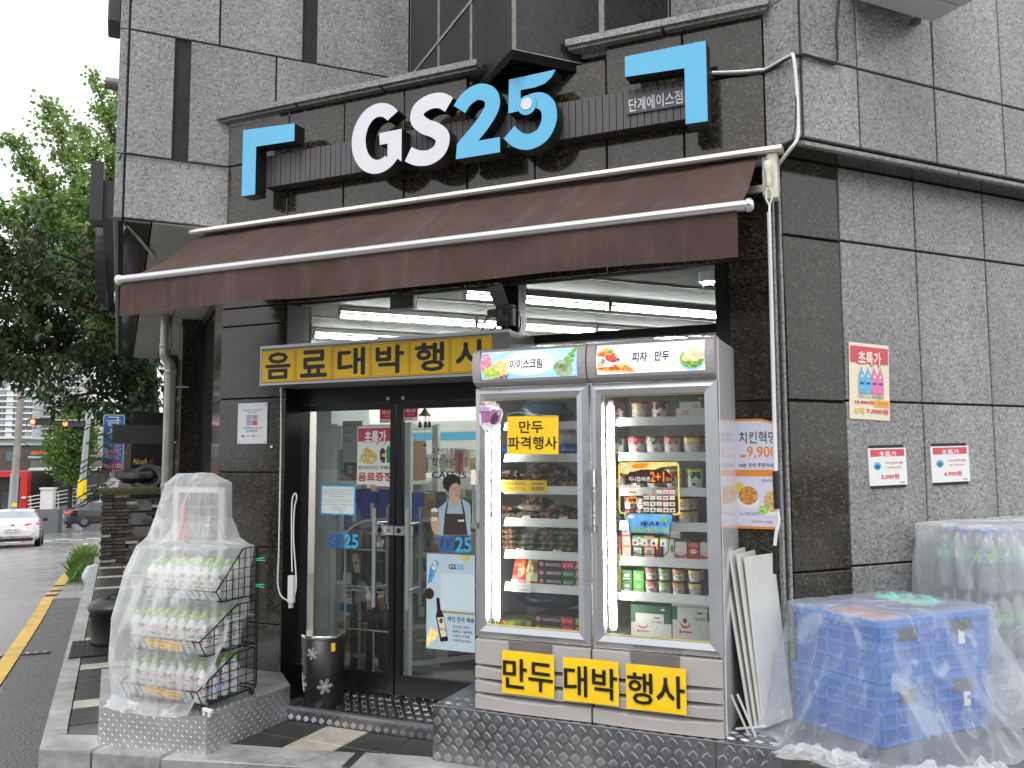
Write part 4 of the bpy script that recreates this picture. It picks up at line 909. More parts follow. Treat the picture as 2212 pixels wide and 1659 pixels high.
def tub(px, row, colr, lid=M_LIDR, h=.092, r=.045, z=None, y=.20, side='right', brand='Häagen-Dazs', stack=0):
    zs = (SH_R if side == 'right' else SH_L)
    zz = (zs[row] if row < 6 else ZB) - .010 + stack * (h + .002)
    x = xloc(px, 1150, y + FY)
    lidn = 'burgundy' if lid is M_LIDR else ('lime' if lid is M_LIDL else 'dark green')
    t = thing('ice_cream_tub', FM @ Matrix.Translation((x, y, zz)) @ Matrix.Rotation(random.uniform(-.25, .25), 4, 'Z'), f'white tub with {CNAME[colr]} print and {lidn} lid, {where(side, row)}', 'ice cream tub', 'ice cream tubs in the right freezer')
    for nme, me in zip(('cup', 'lid', 'printed_label'), make_tub(colr, lid, h, r, brand)): part(nme, me, t)
# right door
for px, c in ((1336, 'brown'), (1386, 'cream'), (1430, 'dark')): tub(px, 0, c)
for px, c in ((1336, 'green'), (1377, 'red'), (1417, 'grey'), (1456, 'pink'), (1499, 'yellow'), (1524, 'orange')): tub(px, 1, c, y=.20 if px < 1510 else .30)
for px, c, l, b in ((1337, 'brown', M_LIDR, 'Häagen-Dazs'), (1380, 'cream', M_LIDR, 'Häagen-Dazs'), (1418, 'red', M_LIDR, 'Häagen-Dazs'), (1459, 'red', M_LIDL, 'Natuur'), (1504, 'green', M_LIDL, 'Natuur')): tub(px, 2, c, l, brand=b, h=.098 if l is M_LIDL else .092)
for i, (px, c) in enumerate(((1330, 'green'), (1362, 'brown'), (1389, 'grey'), (1418, 'green'), (1446, 'cream'), (1480, 'yellow'), (1496, 'yellow'))):
    for s in (0, 1):
        if px == 1496 and s == 1: pass
        tub(px, 3, c, M_LIDR, h=.064, r=.0345, y=.18 if px < 1490 else .27, stack=s)
for px, c in ((1406, 'red'), (1434, 'lime'), (1464, 'orange'), (1498, 'yellow')):
    for s in (0, 1): tub(px, 5, c, M_LIDG, h=.064, r=.0350, y=.18, stack=s, brand='Natuur')
tub(1506, 5, 'yellow', M_LIDG, h=.064, r=.035, y=.27, stack=1, brand='Natuur')
def carton(px0, px1, z0, h, d, colr, side, row, desc, y=.17, printfn=None, name='carton', grp='small cartons in the right freezer', catn='carton', m2=None):
    x0, x1 = xloc(px0, 1150, y + FY), xloc(px1, 1150, y + FY)
    t = thing(name, FM @ Matrix.Translation(((x0 + x1) / 2, y, z0)) @ Matrix.Rotation(random.uniform(-.05, .05), 4, 'Z'), f'{desc}, {where(side, row)}', catn, grp)
    w = (x1 - x0) - .003
    q = MB(); q.box(-w / 2, w / 2, 0, d, 0, h, colr); q.add([(-w / 2, -.0002, h * .985), (w / 2, -.0002, h * .985), (w / 2, -.0002, h), (-w / 2, -.0002, h)], [(0, 1, 2, 3)], colr); part('box', q, t)
    if printfn: q = MB(); printfn(q, w, h); part('print', q, t)
    return t
M_CPINK = mat('carton_salmon', hx('#d8806c'), .45, var=.08); M_CBUR = mat('carton_burgundy', hx('#6a2426'), .45, var=.1); M_CYEL = mat('carton_yellow', hx('#e8d060'), .45, var=.06)
M_CGD = mat('carton_dark_green', hx('#2c6434'), .45, var=.06); M_CGL = mat('carton_bright_green', hx('#55b838'), .45, var=.06); M_CWH = mat('carton_white', hx('#e4e0dc'), .45, var=.04); M_CRED = mat('carton_red', hx('#a83226'), .45, var=.12)
def pbar(q, w, h):
    q.rect(-w * .36, w * .36, h * .15, h * .85, -.0008, M_CWH)
    for i in range(9): q.rect(-w * .28 + i * w * .065, -w * .28 + i * w * .065 + w * (.02 + .02 * (i % 2)), h * .25, h * .75, -.0014, M_INK)
def pbur(q, w, h): q.rect(-w * .34, w * .34, h * .25, h * .8, -.0008, M_CBUR); q.rect(-w * .2, w * .2, h * .45, h * .55, -.0014, M_CPINK)
def poval(q, w, h): q.disc(0, h * .5, w * .28, h * .16, -.0008, M_CWH); q.rect(-w * .16, w * .16, h * .47, h * .53, -.0014, M_SMALL); q.rect(-w * .3, w * .3, h * .12, h * .2, -.0008, M_CWH)
def phd(q, w, h): q.disc(0, h * .45, w * .30, h * .14, -.0008, M_CWH); q.rect(-w * .4, w * .4, h * .72, h * .95, -.0008, ART['pink']); text(q, 'Häagen-Dazs', -w * .25, w * .25, h * .42, h * .50, -.0014, M_SMALL, .01)
def phd2(q, w, h): q.rect(-w * .46, w * .46, h * .05, h * .3, -.0008, ART['red']); q.disc(0, h * .35, w * .32, h * .15, -.0010, M_CWH); text(q, 'Häagen-Dazs', -w * .26, w * .26, h * .32, h * .40, -.0014, M_SMALL, .01)
z5 = SH_R[4] - .011
for s in range(2): carton(1316, 1341, z5 + s * .052, .050, .12, M_CPINK, 'right', 4, 'salmon carton with burgundy panel', printfn=pbur)
for s in range(3): carton(1342, 1363, z5 + s * .054, .052, .12, M_CPINK, 'right', 4, 'salmon carton with barcode end', printfn=pbar)
for i, (a, b) in enumerate(((1366, 1388), (1390, 1414))):
    for s in range(2): carton(a, b, z5 + s * .056, .054, .12, (M_CGD, M_CPINK)[i], 'right', 4, ('green', 'pink')[i] + ' carton with barcode end', printfn=pbar)
carton(1416, 1430, z5, .09, .12, M_CBUR, 'right', 4, 'narrow burgundy carton')
carton(1432, 1456, z5, .098, .12, M_CWH, 'right', 4, 'white carton with leaf print', printfn=lambda q, w, h: q.disc(w * .3, h * .5, w * .15, h * .2, -.0008, ART['green']))
carton(1434, 1470, z5 + .10, .085, .14, M_CWH, 'right', 4, 'white carton lying across the others', y=.21)
for a, b, m, fn in ((1457, 1483, M_CWH, phd2), (1484, 1510, M_CRED, phd), (1511, 1537, M_CWH, phd2)): carton(a, b, z5, .085, .13, m, 'right', 4, ('white' if m is M_CWH else 'red') + ' ice cream bar carton', printfn=fn)
z6 = SH_R[5] - .011
for s in range(4): carton(1318, 1340, z6 + s * .053, .051, .12, M_CYEL, 'right', 5, 'yellow carton', printfn=pbar if s % 2 == 0 else poval)
for s in range(2): carton(1342, 1364, z6 + s * .054, .052, .12, M_CGD, 'right', 5, 'dark green carton', printfn=poval); carton(1366, 1389, z6 + s * .054, .052, .12, M_CGL, 'right', 5, 'bright green carton', printfn=poval)
# cake boxes
M_CKG = mat('cake_box_green', hx('#2f5a40'), .45, var=.15, scale=14)
def cake_box(px0, px1, z0, h, row, desc, price, y=.17, ring='white'):
    x0, x1 = xloc(px0, 1150, y + FY), xloc(px1, 1150, y + FY); w = x1 - x0
    t = thing('cake_box', FM @ Matrix.Translation(((x0 + x1) / 2, y, z0)), f'{desc}, {where("right", row)}', 'cake box', 'ice cream cake boxes in the freezer')
    q = MB(); q.box(-w / 2, w / 2, 0, .20, 0, h * .45, M_CWH); q.box(-w / 2, w / 2, 0, .20, h * .451, h * (.99 if ring == 'white' else .75), M_CKG)
    if ring != 'white': q.bbox(-w / 2 - .004, w / 2 + .004, -.004, .204, h * .751, h, M_CWH, .01)
    part('box', q, t)
    q = MB(); q.rect(-w * .38, w * .32, h * .12, h * .74, -.001, M_PAPER)
    q.disc(-w * .2, h * .42, w * .13, h * .16, -.0015, ART['red'], 18); q.disc(-w * .2, h * .45, w * .125, h * .13, -.002, M_CWH, 18)
    if ring != 'white': q.disc(-w * .2, h * .44, w * .05, h * .06, -.0025, M_LIDR, 12)
    text(q, price, w * .02, w * .28, h * .44, h * .53, -.0018, M_SMALL, .01); q.rect(w * .08, w * .22, h * .60, h * .64, -.0018, M_SMALL); q.disc(w * .14, h * .30, .003, .003, -.0018, M_SMALL, 8)
    q.rect(-w * .34, -w * .29, h * .15, h * .23, -.0018, M_RED); q.rect(-w * .28, -w * .05, h * .17, h * .21, -.0018, M_RED)
    q.disc(w * .3, h * .88 if ring == 'white' else h * .68, w * .05, h * .035, -.0012, M_CWH, 12); part('print', q, t)
cake_box(1466, 1532, SH_R[0] - .011, .112, 0, 'green striped cake box with price sheet', '19,900')
cake_box(1360, 1446, ZB, .165, 6, 'green topped cake box, white cake picture', '19,900', y=.20)
cake_box(1449, 1540, ZB, .225, 6, 'green cake box with white lid', '18,000', y=.20, ring='lid')
q = MB()
for i in range(26): q.box(HW + .10 + i * .02, HW + .108 + i * .02, .11, .45, ZB - .004, ZB + .003, M_OFFW)
part('floor_grid', q, fz)
# pouches
def pouch_mesh(seed, w, d, h, m_main, m_art, m_edge):
    q = MB(); rnd = random.Random(seed); ph = rnd.random() * 10
    def top(u, v, s):
        x = (u - .5) * w; y = v * d
        e = (1 - (2 * u - 1) ** 4) * (1 - (2 * v - 1) ** 4)
        z = s * h * .5 * (max(0, e) ** .6) * (1 + .35 * nz3(u * 3 + ph, v * 3, s)) + h * .5 + .006 * nz3(u * 7, v * 7 + ph, 2)
        return (x, y + .006 * nz3(u * 5 + ph, 0, 4), z)
    nu, nv = 12, 8
    for s in (1, -1):
        v = [top(i / nu, j / nv, s) for j in range(nv + 1) for i in range(nu + 1)]
        for j in range(nv):
            for i in range(nu):
                ar = 2 <= i <= nu - 3 and (j <= nv - 3 if s > 0 else j <= 2)
                edge = i in (0, nu - 1)
                a = j * (nu + 1) + i
                q.add([v[a], v[a + 1], v[a + nu + 2], v[a + nu + 1]], [(0, 1, 2, 3)], m_edge if edge else (m_art if ar and (rnd.random() < .5) else m_main), True)
    return q.mesh('pouch')
M_PGR = mat('pouch_dark_green', hx('#3a4a3c'), .25, var=.35, scale=20); M_PBK = mat('pouch_black', hx('#2c2e2a'), .25, var=.4, scale=25); M_PAR = blotch('pouch_art_red', '#6a2a22', '#a87860', 40); M_PAR2 = blotch('pouch_art_dumpling', '#7a7058', '#94583c', 40); M_PED = mat('pouch_edge_sage', hx('#7d8a72'), .3, var=.25, scale=30); M_PGRY = mat('pouch_silver', hx('#8c8c84'), .25, var=.3, scale=30)
_p = [pouch_mesh(i, .15, .20, .045, (M_PGR, M_PBK, M_PGR, M_PGRY, M_PBK)[i], (M_PAR, M_PAR2, M_PAR2, M_PAR, M_PAR)[i], (M_PED, M_PBK, M_PGR, M_PGRY, M_PED)[i]) for i in range(5)]
def pouch(px, row, k, dz=0.0, sx=1.0, rz=0.0, rx=0.0, y=.12, desc='dark dumpling pouch'):
    x = xloc(px, 1150, y + FY); z = SH_L[row] - .010 + dz if row < 6 else ZB + dz
    solo('dumpling_pouch', _p[k], FM @ Matrix.Translation((x, y, z)) @ Matrix.Rotation(rz, 4, 'Z') @ Matrix.Rotation(rx, 4, 'X') @ Matrix.Scale(sx, 4), f'{desc}, {where("left", row)}', 'pouch', 'frozen food pouches in the left freezer')
for px, k, dz, rz in ((1085, 0, .01, .1), (1135, 1, .0, -.1), (1180, 2, .005, .15), (1218, 0, .0, -.2), (1095, 1, .05, .2), (1150, 4, .045, -.1), (1205, 1, .05, .1), (1180, 1, .09, 0)): pouch(px, 2, k, dz, 1.05, rz, radians(-8), desc='crumpled dark dumpling pouch with red picture')
for px, k, dz, rz in ((1080, 0, .0, .0), (1130, 2, .0, .1), (1180, 4, .0, -.05), (1222, 0, .0, .1), (1085, 4, .04, .15), (1140, 3, .045, -.1), (1195, 1, .04, 0), (1150, 1, .08, .1)): pouch(px, 3, k, dz, 1.0, rz, radians(-6), desc='flat dark frozen food pouch')
for px in (1090, 1135, 1178, 1220):
    for s in range(4 if px != 1135 else 3): pouch(px + random.uniform(-3, 3), 4, (2 if s < 3 else 0) if px != 1090 else 0, s * .030, .78, random.uniform(-.1, .1), 0, desc='green dumpling pouch stacked in a pile')
# blue delivery bags
def bag(px0, px1, row, dz, h, m, desc, y=.16, d=.25, cat='plastic bag', seed=1):
    x0, x1 = xloc(px0, 1150, y + FY), xloc(px1, 1150, y + FY); z = (SH_L[row] - .01 if row < 6 else ZB) + dz
    q = MB()
    def fn(u, v):
        an = 2 * pi * u; ph = pi * v; k = sin(ph) ** .5
        w = 1 + .22 * nz3(cos(an) * 2 + seed, sin(an) * 2, v * 4) + .10 * nz3(cos(an) * 6, sin(an) * 6 + seed, v * 9)
        return (cos(an) * k * (x1 - x0) / 2 * w, d / 2 + sin(an) * k * d / 2 * w, max(0, h / 2 - h / 2 * cos(ph) * (1 + .15 * nz3(u * 6, seed, v * 3))))
    q.grid(fn, 32, 16, m); solo('plastic_bag', q, FM @ Matrix.Translation(((x0 + x1) / 2, y, z)), desc, cat, 'bags inside the left freezer')
M_BBLUE = mat('blue_bag', hx('#1f4f9a'), .3, var=.3, scale=20); M_NAVY = mat('navy_bag', hx('#16253f'), .35, var=.35, scale=15); M_CLEARB = mat('clear_bag', hx('#a8aaa8'), .25, var=.3, scale=20); M_TEALB = mat('teal_dark_bag', hx('#1a3a55'), .3, var=.35, scale=15)
bag(1110, 1215, 0, 0, .13, M_TEALB, 'dark blue plastic bag on the top shelf of the left freezer door', seed=2)
bag(1065, 1108, 1, 0, .055, M_BBLUE, 'small bright blue bag left of the yellow dumpling notice', seed=3)
bag(1190, 1250, 1, 0, .055, M_BBLUE, 'bright blue bag right of the yellow dumpling notice', seed=5)
bag(1195, 1250, 1, .05, .085, M_CLEARB, 'clear white plastic bag lying on a bright blue bag', seed=7)
bag(1100, 1235, 6, .075, .10, M_NAVY, 'large navy blue bag above the bottom pizza boxes', y=.32, seed=9)
# red food bag and pizza boxes
q = MB(); 
def rb(u, v): return ((u - .5) * .20, .02 * -sin(pi * u) * sin(pi * v) - .006 * nz3(u * 6, v * 6, 1), v * .15)
M_REDB = mat('red_food_bag', hx('#c02a20'), .25, var=.12, scale=14)
for j in range(10):
    for i in range(14):
        u0, u1, v0, v1 = i / 14, (i + 1) / 14, j / 10, (j + 1) / 10
        m_ = M_REDB if i < 6 or j < 1 else (blotch('bag_dish', '#4a2c1c', '#d8b070', 40) if (j > 3 and i > 6) else mat('bag_green_white', hx('#c8cf9c'), .3, var=.2, scale=30))
        q.add([rb(u0, v0), rb(u1, v0), rb(u1, v1), rb(u0, v1)], [(0, 1, 2, 3)], m_, True)
q.grid(lambda u, v: ((u - .5) * .20, .03 + .02 * sin(pi * u) * sin(pi * v), v * .15), 6, 5, M_REDB)
rbg = thing('food_bag', FM @ Matrix.Translation((xloc(1133, 1240), .15, SH_L[5] - .01)) @ Matrix.Rotation(radians(-14), 4, 'X') @ Matrix.Rotation(radians(5), 4, 'Y'), 'red frozen dumpling bag with dish picture beside the pizza boxes', 'food bag')
part('bag', q, rbg); q = MB(); text(q, '여름왕교', -.045, -.022, .03, .12, -.026, M_YEL, .01, keep=False); text(q, 'Ourfood', -.09, -.05, .085, .10, -.024, M_YEL, .01, rot=.2); part('lettering', q, rbg)
q = MB(); q.box(-.06, .055, -.001, 0, -.045, .02, M_PAPER); text(q, 'Sale', -.02, .03, .004, .019, -.0016, M_RED, .02, shear=.3); text(q, '여름왕교자 2봉', -.045, .045, -.018, -.006, -.0016, M_SMALL); text(q, '6,900원', -.02, .045, -.04, -.024, -.0016, M_SMALL)
solo('sale_tag', q, FM @ Matrix.Translation((xloc(1126, 1262), .098, SH_L[5] - .005)), 'handwritten Sale price tag under the red dumpling bag', 'price tag')
M_PZB = mat('pizza_box_black', hx('#22201f'), .4, var=.15)
def pizza(px0, px1, z, name_t, ko, colr, desc, row, y=.13):
    x0, x1 = xloc(px0, 1150, y + FY), xloc(px1, 1150, y + FY); w = x1 - x0; h = .043
    t = thing('pizza_box', FM @ Matrix.Translation((x0, y, z)), f'{desc}, {where("left", row)}', 'pizza box', 'pizza boxes in the left freezer')
    q = MB(); q.box(0, w, 0, .24, 0, h, M_PZB); part('box', q, t)
    q = MB(); q.rect(w * .58, w * .86, .003, h - .003, -.0006, colr); q.disc(w * .10, h / 2, .013, .013, -.0006, ART['pink'], 14); text(q, name_t, w * .20, w * .56, h * .3, h * .66, -.0008, M_PAPER, .01); text(q, ko, w * .62, w * .82, h * .25, h * .65, -.0012, M_PAPER, .01)
    q.flat([(w * .88, .004), (w * .995, .002), (w * .995, h - .003), (w * .9, h - .004)], -.0006, blotch('pizza_pic', '#a86a38', '#e8d0a0', 60)); part('print', q, t)
for s, (a, b, c) in enumerate((('COMBINATION PIZZA', '콤비네이션 피자', M_CGD), ('COMBINATION PIZZA', '콤비네이션 피자', M_CGD), ('BULGOGI PIZZA', '불고기 피자', M_RED))): pizza(1160, 1253, SH_L[5] - .010 + s * .0445, a, b, c, f'{("lowest","middle","top")[s]} black {a.lower()} box', 5)
for s in range(2): pizza(1152, 1252, ZB + s * .0445, 'BULGOGI PIZZA', '불고기 피자', M_RED, f'{("lower","upper")[s]} black bulgogi pizza box', 6)
M_UNO = blotch('uno_box', '#3a2c1c', '#6a7a2c', 30)
x0, x1 = xloc(1062, 1350, -.13), xloc(1148, 1350, -.13)
t = thing('card_game_box', FM @ Matrix.Translation((x0, .13, ZB)), 'dark box with round emblem and lime lettering UNO on the freezer floor', 'food box'); q = MB(); q.box(0, x1 - x0, 0, .2, 0, .05, M_UNO); part('box', q, t)
q = MB(); text(q, 'UNO', .085, .135, .012, .040, -.001, M_LIDL, .03); q.disc(.028, .026, .018, .018, -.001, M_INK); q.disc(.028, .026, .013, .013, -.0014, M_YEL); text(q, '1', .024, .031, .018, .034, -.002, M_INK, .02); q.disc(.068, .026, .014, .018, -.001, ART['orange']); part('print', q, t)

# ================================================================== NOTICES ON THE FREEZER
def sheet(name, M, w, h, m, label, cat, th=.0012, curl=0.0, group=None):
    t = thing(name, M, label, cat, group); q = MB()
    if curl: q.grid(lambda u, v: (u * w, -curl * (1 - cos(pi * (u - .5) * 1.2)) * .3 - curl * .25 * nz3(u * 3, v * 3, w * 7), v * h), 10, 10, m, True)
    else: q.box(0, w, 0, th, 0, h, m)
    part('sheet', q, t); return t
def fx(x): return xloc(x, 1150, FY)
# yellow notice on the left door
a = S(1096, 981, FY - .012); b = S(1206, 897, FY - .012); w, h = b.x - a.x, b.z - a.z
t = sheet('yellow_notice', at(MS, a.x, FY - .014, a.z, ry=radians(.5)), w, h, M_YEL, 'yellow laminated notice with two lines of black lettering on the left freezer door', 'notice')
q = MB(); text(q, '만두', w * .24, w * .70, h * .56, h * .88, -.0012, M_INK, .024); text(q, '파격행사', w * .02, w * .97, h * .13, h * .46, -.0012, M_INK, .024); part('lettering', q, t)
q = MB(); q.tube(smooth_path([(.0, -.004, h * .94), (w * .02, -.006, h * 1.06), (w * .25, -.003, h * 1.10), (w * .6, -.006, h * 1.03), (w * .97, -.004, h * 1.0)], 6), .0012, mat('clear_string', (.6, .6, .6), .2, var=0), 5); part('string', q, t)
# yellow price strip
a = S(1084, 1062, -.165); b = S(1182, 1038, -.165); w, h = b.x - a.x, b.z - a.z
t = sheet('yellow_price_strip', at(MS, a.x, -.168, a.z), w, h, M_YEL, 'yellow price strip with struck out price and 8,000 on the freezer rail', 'price strip')
q = MB(); text(q, '비비고왕교자', w * .07, w * .52, h * .55, h * .88, -.001, M_INK, .015); text(q, '3봉지(교자가능)', w * .08, w * .54, h * .10, h * .42, -.001, M_INK, .01); text(q, '14,400', w * .68, w * .92, h * .60, h * .82, -.001, M_INK, .015); q.rect(w * .63, w * .96, h * .69, h * .72, -.0013, M_INK); text(q, '8,000', w * .67, w * .93, h * .10, h * .48, -.001, M_INK, .015); part('lettering', q, t)
# three yellow sheets below
for (x0, y0, x1, y1, body, rz) in ((1085.5, 1496, 1198, 1405, '만두', .006), (1217.5, 1512, 1337, 1425, '대박', 0), (1354, 1530, 1482.5, 1442, '행사', -.004)):
    a = S(x0, y0, FY - .02); b = S(x1, y1, FY - .02)
    bl = S(x0, y0, FY - .02); tl_y = {1085.5: 1403, 1217.5: 1418, 1354: 1433}[x0]; w = S(x1, 1450, FY - .02).x - a.x; h = S(x0, tl_y, FY - .02).z - a.z
    t = sheet('yellow_sheet', at(MS, a.x, FY - .022, a.z, ry=rz), w, h, M_YEL, {'만두': 'left yellow sheet of three taped on the lower freezer panels', '대박': 'middle yellow sheet of three taped across the gap between lower panels', '행사': 'right yellow sheet of three taped on the lower freezer panels'}[body], 'notice', curl=.012, group='yellow sheets on the lower freezer panels')
    q = MB(); text(q, body, w * .03, w * .97, h * .14, h * .82, -.0045, M_INK, .022); q.v = [(x, y - .0036 * (1 - cos(pi * (x / w - .5) * 1.2)) - .003 * nz3(x / w * 3, z / h * 3, w * 7), z) for x, y, z in q.v]; part('lettering', q, t)
# pink cup sticker
a = S(1034, 936, FY - .012); b = S(1088, 866, FY - .012); w, h = b.x - a.x, b.z - a.z
t = thing('cup_sticker', at(MS, a.x, FY - .013, a.z), 'pink ice cream cup sticker at the upper left of the freezer door', 'sticker')
q = MB(); q.prism([(w * .30, .0), (w * .42, .0), (w * .40, h * .14), (w * .62, h * .13), (w * .85, h * .28), (w * .98, h * .60), (w * .90, h * .76), (w * .72, h * .75), (w * .62, h * .80), (w * .70, h * .97), (w * .35, h), (w * .08, h * .98), (w * .02, h * .88), (w * .10, h * .82), (w * .02, h * .55), (w * .06, h * .28), (w * .2, h * .12)], 0, .001, M_PAPER); part('sheet', q, t)
M_MAUVE = mat('mauve_print', hx('#b06a98'), .4, var=.15, scale=30); M_PLUM = blotch('plum_print', '#2a1830', '#7a4a70', 90); M_LILP = mat('lilac_print', hx('#c0a0d0'), .4, var=.25, scale=90)
q = MB(); q.flat([(w * .08, h * .70), (w * .42, h * .70), (w * .40, h * .26), (w * .14, h * .26)], -.0006, M_MAUVE); q.disc(w * .25, h * .74, w * .20, h * .10, -.0009, M_LILP); q.rect(w * .05, w * .44, h * .655, h * .685, -.0011, M_INK)
q.disc(w * .62, h * .50, w * .26, h * .24, -.0006, M_MAUVE); q.disc(w * .64, h * .46, w * .14, h * .20, -.0009, M_PLUM, 16, -.5); q.disc(w * .82, h * .62, w * .09, h * .11, -.0011, M_INK, 14, -.3); q.disc(w * .82, h * .62, w * .07, h * .09, -.0013, M_LILP, 14, -.3)
q.disc(w * .40, h * .25, w * .24, h * .055, -.0012, M_PAPER, 16, -.25); text(q, 'Häagen-Dazs', w * .22, w * .58, h * .23, h * .27, -.0015, M_INK, .01, rot=-.25); q.disc(w * .15, h * .92, w * .13, h * .05, -.0008, M_RED); text(q, 'NEW', w * .07, w * .23, h * .90, h * .94, -.0012, M_PAPER, .02, rot=.15); text(q, '크런치콘', w * .32, w * .64, h * .90, h * .965, -.0008, M_INK); q.flat([(w * .33, .005), (w * .39, .005), (w * .38, h * .1), (w * .33, h * .1)], -.0008, M_MAUVE); part('print', q, t)
# promotional frame and pint sticker on the right door glass
a = S(1337, 1110, FY + .01); b = S(1467, 998, FY + .01); w, h = b.x - a.x, b.z - a.z
M_CLR = glass_mat('clear_sticker', (.97, .97, .97), .5, .0)
t = thing('promotion_sticker', at(MS, a.x, FY + .010, a.z), 'see-through promotion sticker with yellow border and 2+1 lettering on the right freezer door', 'sticker')
def rr(x0, x1, z0, z1, r, n=5): return [(x1 - r + r * cos(radians(k * 90 / n)), z1 - r + r * sin(radians(k * 90 / n))) for k in range(n + 1)] + [(x0 + r + r * cos(radians(90 + k * 90 / n)), z1 - r + r * sin(radians(90 + k * 90 / n))) for k in range(n + 1)] + [(x0 + r + r * cos(radians(180 + k * 90 / n)), z0 + r + r * sin(radians(180 + k * 90 / n))) for k in range(n + 1)] + [(x1 - r + r * cos(radians(270 + k * 90 / n)), z0 + r + r * sin(radians(270 + k * 90 / n))) for k in range(n + 1)]
def ring(mb, P, Q, y, m): n = len(P); mb.add([(p[0], y, p[1]) for p in P] + [(p[0], y, p[1]) for p in Q], [(i, (i + 1) % n, n + (i + 1) % n, n + i) for i in range(n)], m)
q = MB(); q.flat(rr(0, w, 0, h, .02), 0, M_CLR); part('sheet', q, t)
M_GOLD = blotch('promo_gold', '#f0c838', '#f0e890', 12); M_CHO2 = mat('promo_brown', hx('#3a1a16'), .5, var=.1); M_ORN = mat('promo_orange', hx('#f09028'), .4, var=.05)
q = MB(); ring(q, rr(0, w, 0, h, .02), rr(.008, w - .008, .008, h - .008, .014), -.001, M_GOLD)
q.flat([(.008, h * .80), (w * .14, h * .76), (w * .25, h * .82), (w * .40, h * .86), (w * .55, h * .83), (w * .70, h * .9), (w - .008, h * .93), (w - .02, h - .008), (.02, h - .008), (.008, h - .02)], -.0012, M_GOLD); q.disc(w * .36, h * .93, w * .14, h * .05, -.0016, M_ORN, 14, .1)
q.disc(w * .13, h * .90, w * .085, h * .035, -.002, M_PAPER); text(q, 'Häagen-Dazs', w * .07, w * .19, h * .89, h * .91, -.0024, M_RED, .01)
q.flat([(w * .14, h * .60), (w * .88, h * .60), (w * .92, h * .68), (w * .86, h * .75), (w * .80, h * .84), (w * .45, h * .86), (w * .36, h * .80), (w * .20, h * .82), (w * .12, h * .70)], -.0016, M_CHO2)
text(q, '미니컵/바/콘', w * .18, w * .53, h * .63, h * .72, -.0022, M_PAPER, .02); text(q, '2+1', w * .53, w * .76, h * .62, h * .82, -.0022, M_ORN, .03); text(q, '행사', w * .78, w * .88, h * .63, h * .71, -.0022, M_ORN, .02)
q.flat(rr(w * .06, w * .36, h * .49, h * .56, .006), -.0016, M_PAPER); text(q, '2개 구매시 1개 더', w * .09, w * .33, h * .505, h * .545, -.002, M_RED, .01)
for i in range(3): q.rect(w * .17, w * .29, h * (.40 - .1 * i), h * (.44 - .1 * i), -.0016, M_ORN)
rnd = random.Random(3)
for i in range(5):
    for j in range(4):
        cx, cz = w * (.46 + i * .105), h * (.10 + j * .115)
        if j > 2 and i < 2: continue
        q.rect(cx - w * .042, cx + w * .042, cz - h * .045, cz + h * .045, -.0016 - .0002 * ((i + j) % 2), M_TUB); q.rect(cx - w * .045, cx + w * .045, cz + h * .03, cz + h * .05, -.002, M_LIDR if (i + j) % 3 else M_RED); q.disc(cx, cz - h * .012, w * .025, h * .022, -.002, ART[rnd.choice(list(ART))], 8)
part('print', q, t)
a = S(1352, 1197, FY + .01); b = S(1456, 1109, FY + .01); w, h = b.x - a.x, b.z - a.z
t = thing('pint_sticker', at(MS, a.x, FY + .0095, a.z), 'blue tub shaped sticker with palm tree hanging below the gold bordered sticker', 'sticker')
outl = [(w * .02, h * .80), (w * .0, h * .86), (w * .02, h * .97), (w * .05, h), (w * .95, h), (w * .98, h * .97), (w, h * .86), (w * .98, h * .80), (w * .94, h * .78), (w * .88, h * .10), (w * .80, 0), (w * .20, 0), (w * .12, h * .10), (w * .06, h * .78)]
q = MB(); q.flat(outl, 0, M_CLR); part('sheet', q, t)
M_SKYP = blotch('promo_sky', '#3a8cd0', '#78b8e8', 14); M_DKB = mat('promo_outline', hx('#1c3038'), .4, var=0)
q = MB(); ctr = (w / 2, h / 2); ring(q, outl, [(ctr[0] + (p[0] - ctr[0]) * .955, ctr[1] + (p[1] - ctr[1]) * .955) for p in outl], -.0016, M_DKB)
q.flat([(w * .09, h * .52), (w * .91, h * .52), (w * .94, h * .76), (w * .97, h * .97), (w * .03, h * .97), (w * .06, h * .76)], -.001, M_SKYP); q.disc(w * .12, h * .90, w * .075, h * .045, -.0016, M_PAPER)
text(q, '8월나뚜루', w * .32, w * .70, h * .68, h * .80, -.0016, M_CHO2, .03); text(q, '파인트2+1행사 콘1+1행사', w * .16, w * .88, h * .53, h * .65, -.002, M_LIDL, .03)
for k in range(5): q.disc(w * .80 + .012 * cos(k * 1.25), h * .84 + .006 * sin(k * 1.25), w * .06, h * .018, -.0014, P_LEAF, 8, k * .62)
q.rect(w * .79, w * .81, h * .70, h * .84, -.0013, M_CHO2); 
for i in range(4):
    cx = w * (.2 + i * .19); q.rect(cx - w * .06, cx + w * .06, h * .22, h * .42, -.0012, M_TUB); q.rect(cx - w * .06, cx + w * .06, h * .38, h * .42, -.0014, P_LEAF); q.disc(cx, h * .28, w * .03, h * .04, -.0014, ART[list(ART)[i]], 8)
q.flat([(w * .60, h * .40), (w * .67, h * .40), (w * .645, h * .12)], -.0016, P_CRU); part('print', q, t)

